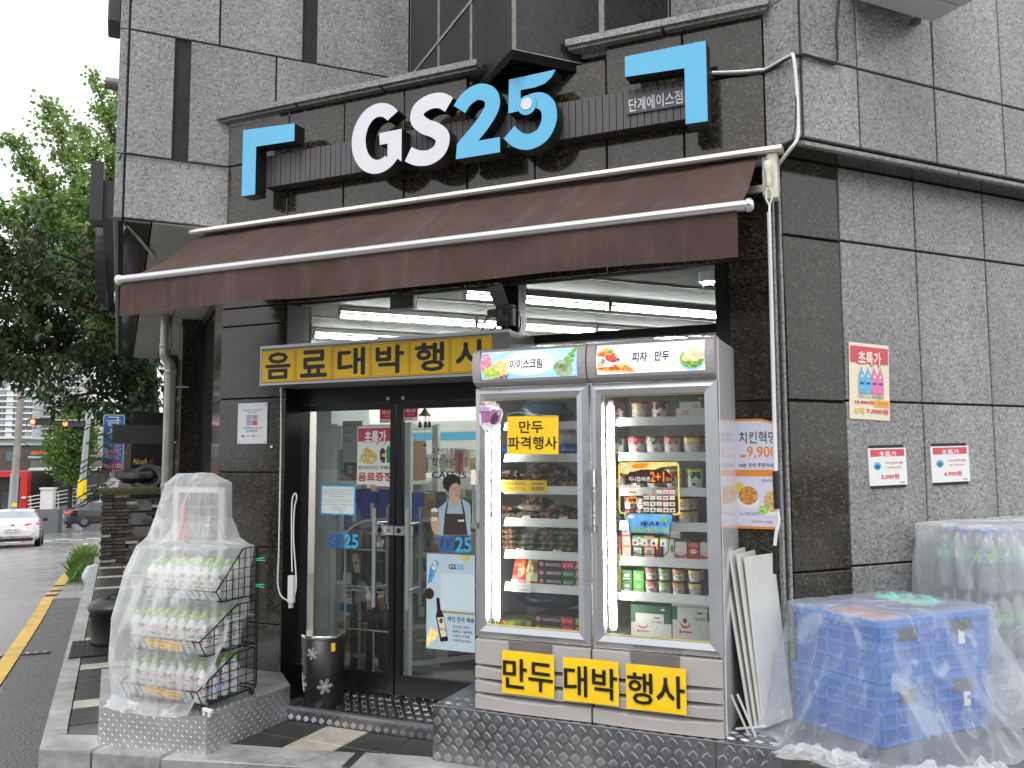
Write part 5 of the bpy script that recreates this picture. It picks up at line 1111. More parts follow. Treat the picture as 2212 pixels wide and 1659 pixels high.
# ================================================================== POSTERS, PLAQUE, STICKERS
# acrylic plaque on the left column
a = S(515, 959, YW); b = S(580, 869.5, YW); w, h = b.x - a.x, b.z - a.z
t = sheet('wall_plaque', at(MS, a.x, YW - .012, a.z), w, h, mat('plaque_white', (.70, .70, .72), .15, var=.02, coat=.6), 'white acrylic plaque with coloured code squares on the dark column', 'plaque', th=.008)
q = MB(); M_GI = mat('slate_ink', (.12, .13, .16), .5, var=0); M_TEAL = mat('teal_ink', hx('#2a7a78'), .5, var=0)
text(q, '산업통상자원부 · 국가기술표준원 선정', w * .16, w * .86, h * .815, h * .845, -.001, M_GI, .01); text(q, '우수 유통사', w * .33, w * .67, h * .755, h * .795, -.001, M_GI, .015)
for i, (cx, cz, m_) in enumerate(((.39, .65, M_GI), (.59, .65, M_GI), (.39, .51, M_GI), (.59, .51, M_RED))): q.rect(w * (cx - .085), w * (cx + .085), h * (cz - .06), h * (cz + .06), -.001, mat('plaque_print%d' % (i == 3), (.34, .38, .50) if i != 3 else hx('#d8505a'), .5, var=.3, scale=60))
text(q, '위해상품차단시스템', w * .18, w * .82, h * .365, h * .405, -.001, M_TEAL, .012); text(q, '운영매장', w * .30, w * .70, h * .285, h * .34, -.001, M_TEAL, .015)
q.disc(w * .19, h * .19, w * .05, h * .028, -.001, M_RED, 12); q.disc(w * .19, h * .182, w * .05, h * .02, -.0014, M_GI, 12); text(q, '산업통상자원부', w * .26, w * .46, h * .18, h * .20, -.001, M_GI); q.disc(w * .55, h * .19, w * .035, h * .022, -.001, mat('blue_ink', hx('#2c5aa8'), .5, var=0), 10); text(q, '대한상공회의소', w * .61, w * .85, h * .18, h * .20, -.001, M_GI)
part('print', q, t)
for cx, cz in ((.06, .05), (.94, .05), (.06, .95), (.94, .95)): q = MB(); q.lathe([(.006, 0), (.006, .006), (.004, .008), (0, .008)], M_CHROME, 10); part('standoff_screw', q, t, Matrix.Translation((w * cx, 0, h * cz)) @ Matrix.Rotation(pi / 2, 4, 'X'))
q = MB(); q.bbox(0, .018, -.012, 0, 0, .018, M_WHITE, .002); solo('small_sensor', q, at(MS, S(586, 968, YW).x, YW - .002, S(586, 968, YW).z), 'tiny white square button on the dark column below the plaque', 'sensor')
# curved chicken poster on the right column
t = thing('chicken_poster', at(MS, 2.33, YW - .01, 1.245), 'white and orange chicken poster with price 9,900 on the dark right column', 'poster')
PW, PH = .252, .585
M_POR = mat('poster_orange', hx('#e08a34'), .4, var=.04); M_PLV = mat('poster_lavender', hx('#d4d2e4'), .4, var=.04)
q = MB(); q.prism([(0, 0), (PW, 0), (PW, PH * .93), (PW * .9, PH * .965), (PW * .6, PH), (0, PH)], 0, .0015, M_POR); part('sheet', q, t)
q = MB(); q.flat([(0, .014), (PW - .01, .012), (PW - .01, PH * .915), (PW * .88, PH * .945), (PW * .6, PH * .98), (0, PH * .98)], -.0006, M_PLV)
text(q, '치킨혁명', .035, PW - .022, PH * .775, PH * .885, -.0012, M_INK, .008); text(q, '9,900', .075, PW - .022, PH * .63, PH * .75, -.0012, M_POR, .02); text(q, '₩', .04, .068, PH * .64, PH * .68, -.0012, M_POR, .01)
text(q, '30분 전에 주문하세요', .03, PW - .02, PH * .555, PH * .595, -.0012, M_INK, .012); q.rect(0, PW - .03, PH * .475, PH * .535, -.0009, M_POR); text(q, '한마리치킨', PW * .58, PW * .86, PH * .42, PH * .45, -.0012, M_INK)
M_CHK = blotch('fried_chicken', '#a8602c', '#e8a85c', 50); M_CH2 = blotch('fried_chicken_pale', '#b08038', '#e8cf90', 50)
q.disc(PW * .30, PH * .24, PW * .24, PH * .055, -.0009, M_PAPER, 18); q.disc(PW * .30, PH * .30, PW * .20, PH * .085, -.0012, M_CHK, 14); q.disc(PW * .12, PH * .37, PW * .10, PH * .05, -.001, mat('lemon', hx('#d8c858'), .4, var=.1))
q.disc(PW * .78, PH * .165, PW * .20, PH * .045, -.0012, M_PAPER, 18); q.disc(PW * .78, PH * .25, PW * .165, PH * .095, -.0016, M_CH2, 14); q.disc(PW * .60, PH * .17, PW * .10, PH * .04, -.002, P_LET, 10)
text(q, '소스파순살치킨', PW * .12, PW * .55, PH * .12, PH * .15, -.0012, M_INK); text(q, '무항생제 닭고기', PW * .35, PW * .65, PH * .055, PH * .075, -.0012, M_INK); text(q, 'GS25', PW * .66, PW * .78, PH * .05, PH * .075, -.0012, M_RED, .02)
for i in range(4): q.disc(PW * (.15 + i * .2), PH * .915, .002, .002, -.0012, M_RED, 6)
part('print', q, t)
# notices on the right wall (R plane)
def rsheet(name, p, m, label, cat, ry=0, grp=None):
    a = R(p[0], p[3], 0); b = R(p[2], p[1], 0); return thing(name, at(MR, a.x, -.006, a.z, ry=ry), label, cat, grp), b.x - a.x, b.z - a.z
t, w, h = rsheet('sale_poster', (1834, 744, 1914, 904), None, 'faded poster of blue and pink bottles taped on the grey wall', 'poster', .03)
M_CRP = mat('faded_paper', hx('#e8dcc4'), .5, var=.05); M_FRED = mat('faded_red', hx('#d0505c'), .5, var=.08); M_FBL = mat('faded_blue', hx('#6ab4d8'), .5, var=.2, scale=40); M_FPK = mat('faded_pink', hx('#e07ca4'), .5, var=.2, scale=40)
q = MB(); q.grid(lambda u, v: (u * w, -.003 * nz3(u * 3, v * 4, 2) + .001, v * h), 6, 10, M_CRP); part('sheet', q, t)
q = MB(); q.rect(w * .03, w * .97, h * .745, h * .955, -.003, M_FRED); text(q, '초특가', w * .20, w * .80, h * .705, h * .905, -.0036, M_FRED, .09); text(q, '초특가', w * .21, w * .79, h * .715, h * .895, -.0042, M_CRP, .03)
for i in range(4): 
    cx = w * (.30 + i * .155); mm = M_FBL if i < 2 else M_FPK
    q.flat([(cx - w * .075, h * .34), (cx + w * .075, h * .34), (cx + w * .08, h * .45), (cx + w * .07, h * .58), (cx + w * .02, h * .65), (cx + w * .012, h * .685), (cx - w * .012, h * .685), (cx - w * .02, h * .65), (cx - w * .07, h * .58), (cx - w * .08, h * .45)], -.003 - .0003 * i, mm); q.disc(cx, h * .565, w * .025, h * .02, -.0046, M_PAPER, 10); q.rect(cx - w * .05, cx + w * .05, h * .46, h * .49, -.0046, mat('blue_ink', hx('#2c5aa8'), .5, var=0))
text(q, '다우니 1L 파격행사', w * .20, w * .84, h * .275, h * .32, -.0036, M_SMALL, .01); text(q, '18,800원', w * .12, w * .58, h * .195, h * .25, -.0036, M_RED, .015); q.rect(w * .10, w * .60, h * .222, h * .227, -.004, M_RED); q.rect(w * .60, w * .99, h * .175, h * .26, -.0032, mat('marker_orange', hx('#f0b040'), .5, var=.1)); text(q, '1인한정', w * .66, w * .94, h * .19, h * .245, -.0038, M_FRED, .01)
text(q, '2개', w * .10, w * .34, h * .075, h * .15, -.0036, mat('marker_yellow', hx('#e8c050'), .5, var=.1), .04); text(q, '7,000원', w * .40, w * .95, h * .075, h * .15, -.0036, M_FRED, .03); part('print', q, t)
for (p, l1, l2, pr, lab, ry, ico) in (((1877, 969, 1955, 1050), '지리산맑은샘물', '1번들(6입)', '3,000원', 'left small white sale notice on the grey wall, price three thousand', -.02, 0), ((2012, 965, 2090, 1043), '지리산맑은샘물', '500ml 1번들(20입)', '4,900원', 'right small white sale notice on the grey wall, price 4,900', -.02, 1)):
    t, w, h = rsheet('sale_notice', p, None, lab, 'notice', ry, 'small sale notices on the grey wall')
    q = MB(); q.box(0, w, -.002, .004, 0, h, M_PAPER); part('sheet', q, t)
    for zz in (1.0, -.08): q = MB(); q.box(w * .05, w * .95, .0005, .0045, h * zz, h * (zz + .08), M_JOINT); part('old_tape_mark', q, t)
    q = MB(); q.rect(w * .05, w * .95, h * .775, h * .965, -.0026, M_FRED); text(q, '초특가', w * .28, w * .74, h * .75, h * .91, -.003, M_PAPER, .02); q.disc(w * .22, h * .52, w * .10, h * .11, -.0026, M_FBL, 12); q.disc(w * .22, h * .50, w * .07, h * .06, -.003, mat('blue_ink', hx('#2c5aa8'), .5, var=0) if ico == 0 else mat('teal_ink', hx('#2a7a78'), .5, var=0), 10)
    text(q, l1, w * .42, w * .90, h * .56, h * .63, -.0026, M_FRED, .01); text(q, l2, w * .46, w * .86, h * .44, h * .50, -.0026, M_FRED, .01); text(q, pr, w * .30, w * .78, h * .15, h * .30, -.0026, M_RED, .03); text(q, 'GS25', w * .80, w * .93, h * .045, h * .085, -.0026, mat('blue_ink', hx('#2c5aa8'), .5, var=0), .02); part('print', q, t)
# door notices (hung on the inside of the glass plane, read from outside)
YD = YG - .006
def dsheet(name, x0, y0, x1, y1, m, label, cat, y=YD, grp=None, ry=0):
    a = S(x0, y1, y); b = S(x1, y0, y); t = sheet(name, at(MS, a.x, y, a.z, ry=ry), b.x - a.x, b.z - a.z, m, label, cat, group=grp); return t, b.x - a.x, b.z - a.z
for (x0, x1, lab) in ((820, 852, 'red security sticker on the left glass door'), (871.5, 903, 'red security sticker on the right glass door')):
    t, w, h = dsheet('security_sticker', x0, 877 if x0 < 850 else 873, x1, 914 if x0 < 850 else 910, M_PAPER, lab, 'sticker', grp='red security stickers on the doors')
    q = MB(); q.rect(w * .03, w * .97, h * .22, h * .97, -.0008, mat('security_red', hx('#c8102c'), .4, var=.03)); text(q, '에스원', w * .17, w * .82, h * .52, h * .76, -.0014, M_PAPER, .015); text(q, 'CCTV작동중', w * .27, w * .75, h * .36, h * .42, -.0014, M_PAPER, .01); text(q, 'SECOM', w * .04, w * .60, h * .05, h * .18, -.0008, mat('navy_ink', hx('#1c2a60'), .5, var=0), .02); part('print', q, t)
t, w, h = dsheet('chicken_notice', 771, 920, 850.5, 1046, mat('pale_mint_paper', hx('#d4dcd0'), .5, var=.03), 'sale notice with fried chicken and two soda bottles on the left glass door', 'notice')
q = MB(); q.rect(w * .02, w * .98, h * .74, h * .97, -.0008, mat('dusty_red', hx('#b03a4c'), .5, var=.05)); text(q, '초특가', w * .18, w * .82, h * .69, h * .94, -.0012, mat('dusty_red', hx('#b03a4c')), .09); text(q, '초특가', w * .20, w * .80, h * .70, h * .925, -.0018, M_PAPER, .03)
q.disc(w * .33, h * .47, w * .24, h * .13, -.001, M_CH2, 9); q.disc(w * .27, h * .54, w * .13, h * .10, -.0013, M_CH2, 8); q.disc(w * .12, h * .42, w * .08, h * .035, -.0014, P_LET, 8); q.disc(w * .50, h * .40, w * .06, h * .03, -.0014, P_LET, 8)
q.flat([(w * .64, h * .37), (w * .77, h * .37), (w * .78, h * .57), (w * .74, h * .62), (w * .67, h * .62), (w * .63, h * .57)], -.001, M_CHO2); q.disc(w * .70, h * .50, w * .05, h * .025, -.0014, mat('blue_ink', hx('#2c5aa8'))); q.flat([(w * .82, h * .37), (w * .92, h * .37), (w * .94, h * .58), (w * .89, h * .66), (w * .84, h * .66), (w * .80, h * .58)], -.001, M_TEAL); q.disc(w * .76, h * .50, w * .07, h * .03, -.002, mat('marker_yellow', hx('#e8c050')), 7)
text(q, '9,900원', w * .34, w * .70, h * .365, h * .415, -.0022, M_PAPER, .01); text(q, '한마리치킨 구매시', w * .04, w * .95, h * .25, h * .32, -.001, M_INK, .015); text(q, '음료증정', w * .03, w * .97, h * .05, h * .21, -.001, mat('dusty_red', hx('#b03a4c')), .035); part('print', q, t)
t, w, h = dsheet('mask_notice', 692, 1048, 768, 1111, mat('sky_border', hx('#4aa0dc'), .4, var=.05), 'blue bordered white notice of small print on the left glass door', 'notice', ry=.01)
q = MB(); q.flat(rr(w * .04, w * .96, h * .05, h * .95, .004), -.0008, mat('mint_white', hx('#dfe8e4'), .5, var=.02))
for i, (s_, m_) in enumerate((('GS25는 코로나바이러스 감염증 예방을 위해', M_GI), ('직원들의 손소독 및 마스크 착용을 의무화 하고 있습니다', M_RED), ('안심하고 이용하실 수 있도록 최선을 다하겠습니다', M_GI), ('양해를 부탁드립니다', M_GI), ('GS25 requires employees to wash their hands', M_GI), ('and wear masks to prevent transmission', M_RED), ('of the new coronavirus', M_GI), ('为了预防新型冠状病毒', M_RED), ('敬请谅解', M_GI))): ww = .42 * min(1, len(s_) / 26 + .15); text(q, s_, w * (.5 - ww), w * (.5 + ww), h * (.83 - i * .077 - (.03 if i > 3 else 0) - (.03 if i > 6 else 0)), h * (.865 - i * .077 - (.03 if i > 3 else 0) - (.03 if i > 6 else 0)), -.0014, m_, .005)
text(q, 'GS25', w * .56, w * .68, h * .09, h * .12, -.0014, mat('blue_ink', hx('#2c5aa8')), .02); part('print', q, t)
# GS25 transfer letters on both doors
M_TB = mat('transfer_blue', hx('#1f66b8'), .4, var=.05); M_TC = mat('transfer_cyan', hx('#3aaede'), .4, var=.05)
for (x0, x1, y0, y1, lab) in ((708, 775, 1154, 1182, 'blue GS25 lettering stuck on the left glass door'), (945, 1019, 1160, 1191, 'blue GS25 lettering stuck on the right glass door')):
    a, b = S(x0, y1, YD), S(x1, y0, YD); w, h = b.x - a.x, b.z - a.z; q = MB(); text(q, 'GS', 0, w * .49, 0, h, 0, M_TB, .03); text(q, '25', w * .52, w, 0, h, 0, M_TC, .03); solo('door_lettering', q, at(MS, a.x, YD, a.z), lab, 'lettering', 'blue lettering on the doors')
# barista print with cafe lettering
a = S(932, 1036, YD); b = S(1006, 966, YD); q = MB(); w, h = b.x - a.x, b.z - a.z
M_OUTL = mat('pale_outline', (.45, .47, .46), .5, var=0)
for dz, m_, wt in ((0, M_OUTL, .035), (-.0006, M_INK, .006)):
    text(q, '유연석이 추천하는', .002, w * 1.02, h * .80, h * .99, dz, m_, wt); text(q, '착한커피', .002, w * .76, h * .38, h * .68, dz, m_, wt + .006); text(q, 'CAFE25', .002, w * 1.02, h * .04, h * .26, dz, m_, wt + .010)
solo('cafe_lettering', q, at(MS, a.x, YD, a.z), 'dark cafe lettering CAFE25 on the right glass door', 'lettering')
def dpt(x, y): p = S(x, y, YD); return (p.x, p.z)
b0 = S(925, 1170, YD); t = thing('barista_print', at(MS, b0.x, YD, b0.z), 'printed person in brown apron holding a paper cup on the door glass', 'window print')
def DP(lst): return [(dpt(x, y)[0] - b0.x, dpt(x, y)[1] - b0.z) for x, y in lst]
def c4(px, py): return (829.4 + px * .1852, 860.2 + py * .1852)       # enlarged-view measurements
M_SKIN = mat('printed_skin', hx('#c8a48c'), .5, var=.06, scale=30); M_HAIR = mat('printed_hair', hx('#1c1816'), .5, var=.2, scale=40); M_SHIRT = mat('printed_shirt', hx('#a9bccb'), .5, var=.06, scale=20); M_APR = mat('printed_apron', hx('#3c322e'), .5, var=.1)
q = MB(); q.flat(DP([c4(*p) for p in ((640, 1600), (635, 1280), (700, 1230), (760, 1170), (900, 1170), (990, 1225), (1010, 1260), (1010, 1600))]), 0, M_SHIRT)
q.flat(DP([c4(*p) for p in ((770, 1180), (765, 1120), (880, 1110), (880, 1190), (830, 1285))]), -.0006, M_SKIN)
q.flat(DP([c4(*p) for p in ((690, 1595), (710, 1345), (730, 1345), (945, 1350), (975, 1595))]), -.0009, M_APR); q.flat(DP([c4(*p) for p in ((708, 1350), (740, 1205), (755, 1190), (730, 1350))]), -.0012, M_APR); q.flat(DP([c4(*p) for p in ((925, 1350), (895, 1185), (908, 1185), (948, 1350))]), -.0012, M_APR)
q.flat(DP([c4(*p) for p in ((750, 1130), (735, 1060), (740, 1010), (800, 970), (880, 1000), (898, 1030), (893, 1090), (880, 1150), (850, 1190), (800, 1180))]), -.0012, M_SKIN)
q.flat(DP([c4(*p) for p in ((745, 1125), (730, 1075), (715, 1090), (735, 1110))]), -.0013, M_SKIN)
q.flat(DP([c4(*p) for p in ((750, 1120), (735, 1075), (700, 1050), (685, 985), (700, 930), (760, 893), (840, 895), (890, 930), (895, 1000), (885, 1020), (850, 985), (800, 1000), (770, 1040), (760, 1075))]), -.0016, M_HAIR)
for e in ((815, 1062, 840, 1057), (868, 1050, 885, 1047)): q.flat(DP([c4(e[0], e[1]), c4(e[2], e[3]), c4(e[2], e[3] + 5), c4(e[0], e[1] + 6)]), -.0018, M_HAIR)
q.flat(DP([c4(835, 1128), c4(872, 1122), c4(870, 1132), c4(845, 1138)]), -.0018, mat('printed_lips', hx('#a8605c'), .5, var=0)); q.flat(DP([c4(862, 1065), c4(878, 1095), c4(862, 1100)]), -.0017, mat('printed_skin_dark', hx('#b08c74'), .5, var=0))
q.flat(DP([c4(*p) for p in ((590, 1590), (560, 1520), (535, 1400), (560, 1380), (640, 1420), (655, 1470), (640, 1590))]), -.0009, M_SKIN)
for k in range(4): q.flat(DP([c4(540, 1405 + k * 30), c4(625, 1425 + k * 28), c4(625, 1429 + k * 28), c4(540, 1409 + k * 30)]), -.0016, mat('printed_skin_dark', hx('#b08c74')))
q.flat(DP([c4(*p) for p in ((560, 1430), (552, 1310), (628, 1305), (622, 1430))]), -.0013, M_PAPER); q.flat(DP([c4(*p) for p in ((558, 1390), (554, 1325), (627, 1325), (624, 1390))]), -.0016, mat('cup_sleeve', hx('#8c7a54'), .5, var=.1)); q.flat(DP([c4(*p) for p in ((550, 1312), (556, 1290), (590, 1280), (628, 1290), (632, 1310))]), -.0018, M_PAPER)
q.flat(DP([c4(*p) for p in ((865, 1440), (863, 1418), (935, 1415), (935, 1440))]), -.0014, M_PAPER); part('print', q, t)
# wine poster: the code square stays an empty panel
a = S(921, 1400, YD); b = S(1026, 1200, YD); w, h = b.x - a.x, b.z - a.z
t = sheet('wine_poster', at(MS, a.x, YD - .001, a.z), w, h, mat('pale_blue_poster', hx('#bcd2dc'), .4, var=.04), 'pale blue poster with a wine bottle and cheese low on the right glass door', 'poster')
q = MB(); text(q, 'GS', w * .46, w * .62, h * .845, h * .90, -.0008, mat('navy_ink', hx('#1c2a60')), .03); text(q, '25', w * .63, w * .78, h * .845, h * .90, -.0008, M_TC, .03)
q.rect(w * .30, w * .99, h * .42, h * .80, -.0008, mat('poster_pane', hx('#cfdfe6'), .4, var=.02)); q.rect(w * .30, w * .99, h * .385, h * .405, -.0008, mat('promo_tan', hx('#b08c50'), .4, var=.05))
q.flat([(w * .02, h * .68), (w * .10, h * .70), (w * .26, h * .90), (w * .17, h * .945), (w * .08, h * .86)], -.0008, M_SKYP); q.flat([(w * .10, h * .85), (w * .17, h * .82), (w * .23, h * .88), (w * .16, h * .93)], -.0012, M_PAPER); text(q, '남산', w * .12, w * .21, h * .86, h * .90, -.0016, M_GI, .01, rot=-.5)
q.flat([(w * .70, h), (w * .80, h * .92), (w * .92, h)], -.0008, mat('lemon', hx('#d8c858'))); q.disc(w * .06, h * .575, w * .10, h * .06, -.0008, M_CHO2, 14)
q.flat([(w * .30, h * .08), (w * .46, h * .10), (w * .36, h * .36), (w * .30, h * .42), (w * .27, h * .54), (w * .205, h * .535), (w * .225, h * .41), (w * .20, h * .34)], -.0012, mat('wine_dark', hx('#2a1418'), .3, var=.1)); q.flat([(w * .315, h * .13), (w * .43, h * .145), (w * .36, h * .34), (w * .23, h * .33)], -.0016, M_CRP); q.disc(w * .31, h * .30, w * .04, h * .03, -.002, M_SMALL, 8); text(q, 'EROICA', w * .285, w * .41, h * .20, h * .225, -.002, M_SMALL, .01, rot=-.1)
q.flat([(0, h * .02), (w * .18, h * .10), (w * .26, h * .17), (w * .10, h * .22), (w * .02, h * .12)], -.001, P_CRU)
text(q, '와인 전국 배송', w * .44, w * .99, h * .30, h * .355, -.0008, mat('navy_ink', hx('#1c2a60')), .02); 
for i, s_ in enumerate(('와인도를 스캔해서', '원하는 날짜에', '다양한 주류를', '주문해보세요.')): text(q, s_, w * .55, w * (.90 + .04 * (i % 2)), h * (.235 - i * .047), h * (.265 - i * .047), -.0008, mat('navy_ink', hx('#1c2a60')), .01 if i == 1 else 0)
part('print', q, t)
# ================================================================== THINGS ROUND THE ENTRANCE
# waste bin with printed flowers
bc = S(697, 1440, .13); bt = thing('waste_bin', at(MS, bc.x, .135, .083), 'black round waste bin with white flower drawings by the glass door', 'bin')
q = MB(); BH = .44
q.lathe([(.112, 0), (.115, .004), (.140, BH), (.136, BH), (.112, .02), (0, .015)], mat('bin_black', (.006, .006, .0065), .42, var=.15), 32); part('barrel', q, bt)
q = MB(); q.lathe([(.1405, BH - .016), (.1425, BH - .014), (.1425, BH), (.1405, BH + .002)], M_CHROME, 32); part('rim', q, bt)
M_FLW = mat('flower_white', (.62, .62, .64), .5, var=.1)
q = MB()
def flower(cx, cz, r, rot):                       # cx: angle round the bin
    R_ = lambda z: .1165 + .0255 * z / BH
    def W(u, w): z = cz + w; rr_ = R_(z) + .0012; an = -pi / 2 + cx + u / rr_; return (rr_ * cos(an), rr_ * sin(an), z)
    for p in range(6):
        a0 = rot + p * pi / 3
        pts = [(0, 0), (.45 * r, .16 * r), (.75 * r, .20 * r), (.92 * r, .08 * r), (r, 0), (.92 * r, -.08 * r), (.75 * r, -.20 * r), (.45 * r, -.16 * r), (0, 0)]
        P = [W(x * cos(a0) - y * sin(a0), x * sin(a0) + y * cos(a0)) for x, y in pts]; q.tube(P, .0011, M_FLW, 4)
        for d in (-.5, -.2, .15, .5):
            q.tube([W(x * cos(a0 + d * .3 * x / r) , x * sin(a0 + d * .3 * x / r)) for x in (.2 * r, .55 * r, .88 * r)], .0007, M_FLW, 3)
for fa in ((.10, .335, .040, .3), (-.72, .145, .058, .9), (.72, .135, .050, .1), (-1.25, .26, .035, .5)): q = MB(); flower(*fa); part('flower_drawing', q, bt)
q = MB(); q.add([(.1375 * sin(a_), -.1375 * cos(a_), z) for z in (.345, .415) for a_ in (.98, 1.18)], [(0, 1, 3, 2)], M_YEL); part('price_sticker', q, bt)
# hanging white extension cord
c1, c2, c3 = S(606, 840, .24), S(600, 1290, .24), S(628, 1268, .24)
ec = thing('extension_cord', at(MS, c1.x, .24, c1.z), 'white extension cord hanging in loops left of the glass door', 'cord')
def lc(p): return (p.x - c1.x, p.y - .24, p.z - c1.z)
P = [S(x, y, .24) for x, y in ((607, 838), (607, 900), (606, 1000), (604, 1100), (602, 1200), (600, 1255), (606, 1285), (622, 1297), (634, 1290), (640, 1265), (638, 1220), (634, 1160), (636, 1100), (641, 1075), (638, 1066), (632, 1075), (630, 1110), (630, 1180), (631, 1235))]
q = MB(); q.tube(smooth_path([lc(p) for p in P], 6), .0052, M_WHITE, 7); part('cable', q, ec)
pb = S(630, 1268, .225); q = MB(); q.bbox(-.022, .022, -.02, .016, -.10, .075, M_WHITE, .006); q.bbox(-.012, .012, -.018, .01, -.135, -.1, M_OFFW, .004); part('socket_block', q, ec, Matrix.Translation(lc(pb)))
q = MB(); q.box(-.012, .006, -.006, 0, -.02, .025, M_GREYM); part('cable_clip', q, ec, Matrix.Translation((.0, .01, .0)))
# outlet box and cables on the mullion
ob = thing('outlet_box', at(MS, .945, .345, 2.50), 'grey outdoor outlet box with open lid and plugs on the window mullion', 'outlet box')
M_OB = mat('outlet_grey', (.20, .195, .19), .5, var=.1)
q = MB(); q.bbox(-.055, .06, -.03, .04, -.055, .075, M_OB, .008); part('box', q, ob)
q = MB(); q.bbox(-.05, .05, -.012, .0, 0, .13, M_OB, .006); part('lid', q, ob, Matrix.Translation((-.012, -.03, .078)) @ Matrix.Rotation(radians(28), 4, 'X') @ Matrix.Rotation(radians(-8), 4, 'Y'))
q = MB(); q.bbox(-.10, .0, -.065, -.032, -.0, .045, M_OB, .01); q.bbox(-.02, .04, -.075, -.032, -.035, .005, M_OB, .008); part('plug', q, ob)
def cable(name, pts, r, m, label, parent=None, cat='cable'):
    q = MB(); q.tube(smooth_path(pts, 8), r, m, 6)
    return part(name, q, parent) if parent else solo(name, q, MS.copy(), label, cat)
M_CAB = mat('grey_cable', (.10, .095, .09), .5, var=.1)
part('cable', (lambda q: (q.tube(smooth_path([(-.09, -.05, .02), (-.13, -.05, -.05), (-.16, -.05, -.18), (-.18, -.05, -.28)], 8), .006, M_CAB, 6), q.tube(smooth_path([(-.0, -.06, -.03), (-.06, -.06, -.08), (-.2, -.05, -.13), (-.35, -.05, -.17), (-.45, -.05, -.20)], 8), .006, M_CAB, 6), q.tube(smooth_path([(.02, -.03, -.055), (.02, -.03, -.10), (.03, -.04, -.14), (.10, -.07, -.17), (.14, -.08, -.22), (.15, -.08, -.29)], 8), .011, M_CAB, 8), q.tube(smooth_path([(.03, -.05, .0), (.08, -.05, .05), (.11, -.03, 0), (.10, -.01, -.08), (.05, -.02, -.13), (-.1, -.03, -.17)], 8), .005, M_CAB, 6), q)[-1])(MB()), ob)
# wiring along the stone corner
def rs(px, t=-.215): v = R(px[0], px[1], t); return MR @ v
def ss(px, d=YW - .012): v = S(px[0], px[1], d); return MS @ v
q = MB()
pts = [ss(p) for p in ((1538, 157), (1595, 155), (1640, 151))] + [ss((1657, 148), YW - .02), rs((1703, 122), -.17), rs((1714, 124)), rs((1721, 190)), rs((1724, 265)), rs((1722, 300)), rs((1705, 325), -.18), ss((1680, 357), YW - .06)]
q.tube(smooth_path(pts, 6), .0095, M_WHITE, 7); solo('white_conduit', q, Matrix(), 'white cable running from the sign round the stone corner', 'cable')
q = MB(); q.tube(smooth_path([ss(p) for p in ((1545, 162), (1600, 161), (1650, 156))] + [rs((1700, 128), -.16), rs((1722, 119)), rs((1738, 117)), rs((1765, 126)), rs((1806, 137))], 6), .007, M_BLK, 6)
q.tube(smooth_path([rs(p) for p in ((1722, 121), (1740, 120), (1770, 130), (1804, 139), (1809, 120), (1807, 60), (1812, 0), (1812, -30))], 6), .006, M_BLK, 6); q.tube(smooth_path([rs(p) for p in ((1737, 117), (1728, 140), (1721, 190), (1718, 270), (1712, 300))], 6), .004, M_BLK, 5)
solo('black_cables', q, Matrix(), 'black cables tied along the stone joint at the upper right corner', 'cable')
# joint cable on left block
q = MB(); q.tube(smooth_path([MR @ R(x, y, TL - .012) for x, y in ((258, 345), (262, 334), (275, 331), (350, 342), (420, 352), (490, 361))], 5), .006, M_BLK, 6); solo('black_joint_cable', q, Matrix(), 'thin black cable lying in the stone joint of the left block', 'cable')
q = MB(); q.tube(smooth_path([MR @ RB(x, y, -3.31) for x, y in ((256, 600), (251, 625), (249, 650), (256, 668))], 5) + [MR @ Vector((-3.22, 2.95, 3.27)), MR @ Vector((-3.12, 3.3, 3.26)), MR @ Vector((-3.0, 3.9, 3.27))], .012, M_OFFW, 7); solo('soffit_conduit', q, Matrix(), 'pale conduit bending under the soffit edge of the left block', 'conduit')
# air conditioner outdoor unit, top right
ac = thing('air_conditioner', at(MR, .33, -.64, 4.10), 'white outdoor unit hung at the top right seen from below', 'air conditioner')
M_ACW = mat('ac_white', (.62, .62, .61), .4, var=.05)
q = MB(); q.bbox(0, .62, 0, .38, .02, .55, M_ACW, .01); part('casing', q, ac)
q = MB(); q.box(.01, .30, .0, .18, .0, .018, M_ACW); part('base_panel', q, ac); q = MB(); q.box(.31, .61, .0, .18, .0, .018, M_ACW); part('base_panel', q, ac); q = MB(); q.box(.01, .61, .19, .37, .0, .018, M_ACW); part('base_panel', q, ac)
for b_ in (.1, .5): q = MB(); q.box(b_, b_ + .03, .381, .43, -.02, .02, M_GREYM); part('wall_bracket', q, ac)

# leaning boards
for i in range(5):
    M = at(MS, 2.438 + i * .024, .0 + (i * .010 if i < 4 else .16), .300, ry=radians(-8.2 + i * .8), rz=radians((-4, -7, -10, -24, -16)[i]))
    q = MB(); hh = .87 - .015 * i; q.bbox(-.006, .006, -.05, .22, 0, hh, M_OFFW if i != 4 else M_DGREY, .002)
    solo('leaning_board', q, M, ('thin white board leaning nearest the freezer', 'second white board leaning beside the freezer', 'middle white board of the leaning stack beside the freezer', 'fourth white board leaning towards the freezer', 'dark grey board behind the leaning white boards')[i], 'board', 'boards leaning beside the freezer')
def stick(M, L, label): q = MB(); q.bbox(-.005, .005, -.004, .004, 0, L, M_OFFW, .001); solo('white_strip', q, M, label, 'strip', 'loose white strips beside the freezer')
stick(at(MS, 2.44, -.15, .30, rx=radians(8), ry=radians(-22)), .20, 'loose white strip leaning on the freezer corner'); stick(at(MS, 2.475, -.17, .30, rx=radians(5), ry=radians(-22)), .21, 'loose white strip standing right of another strip'); stick(at(MS, 2.37, -.10, .305, ry=radians(78)), .15, 'loose white strip lying on the platform')

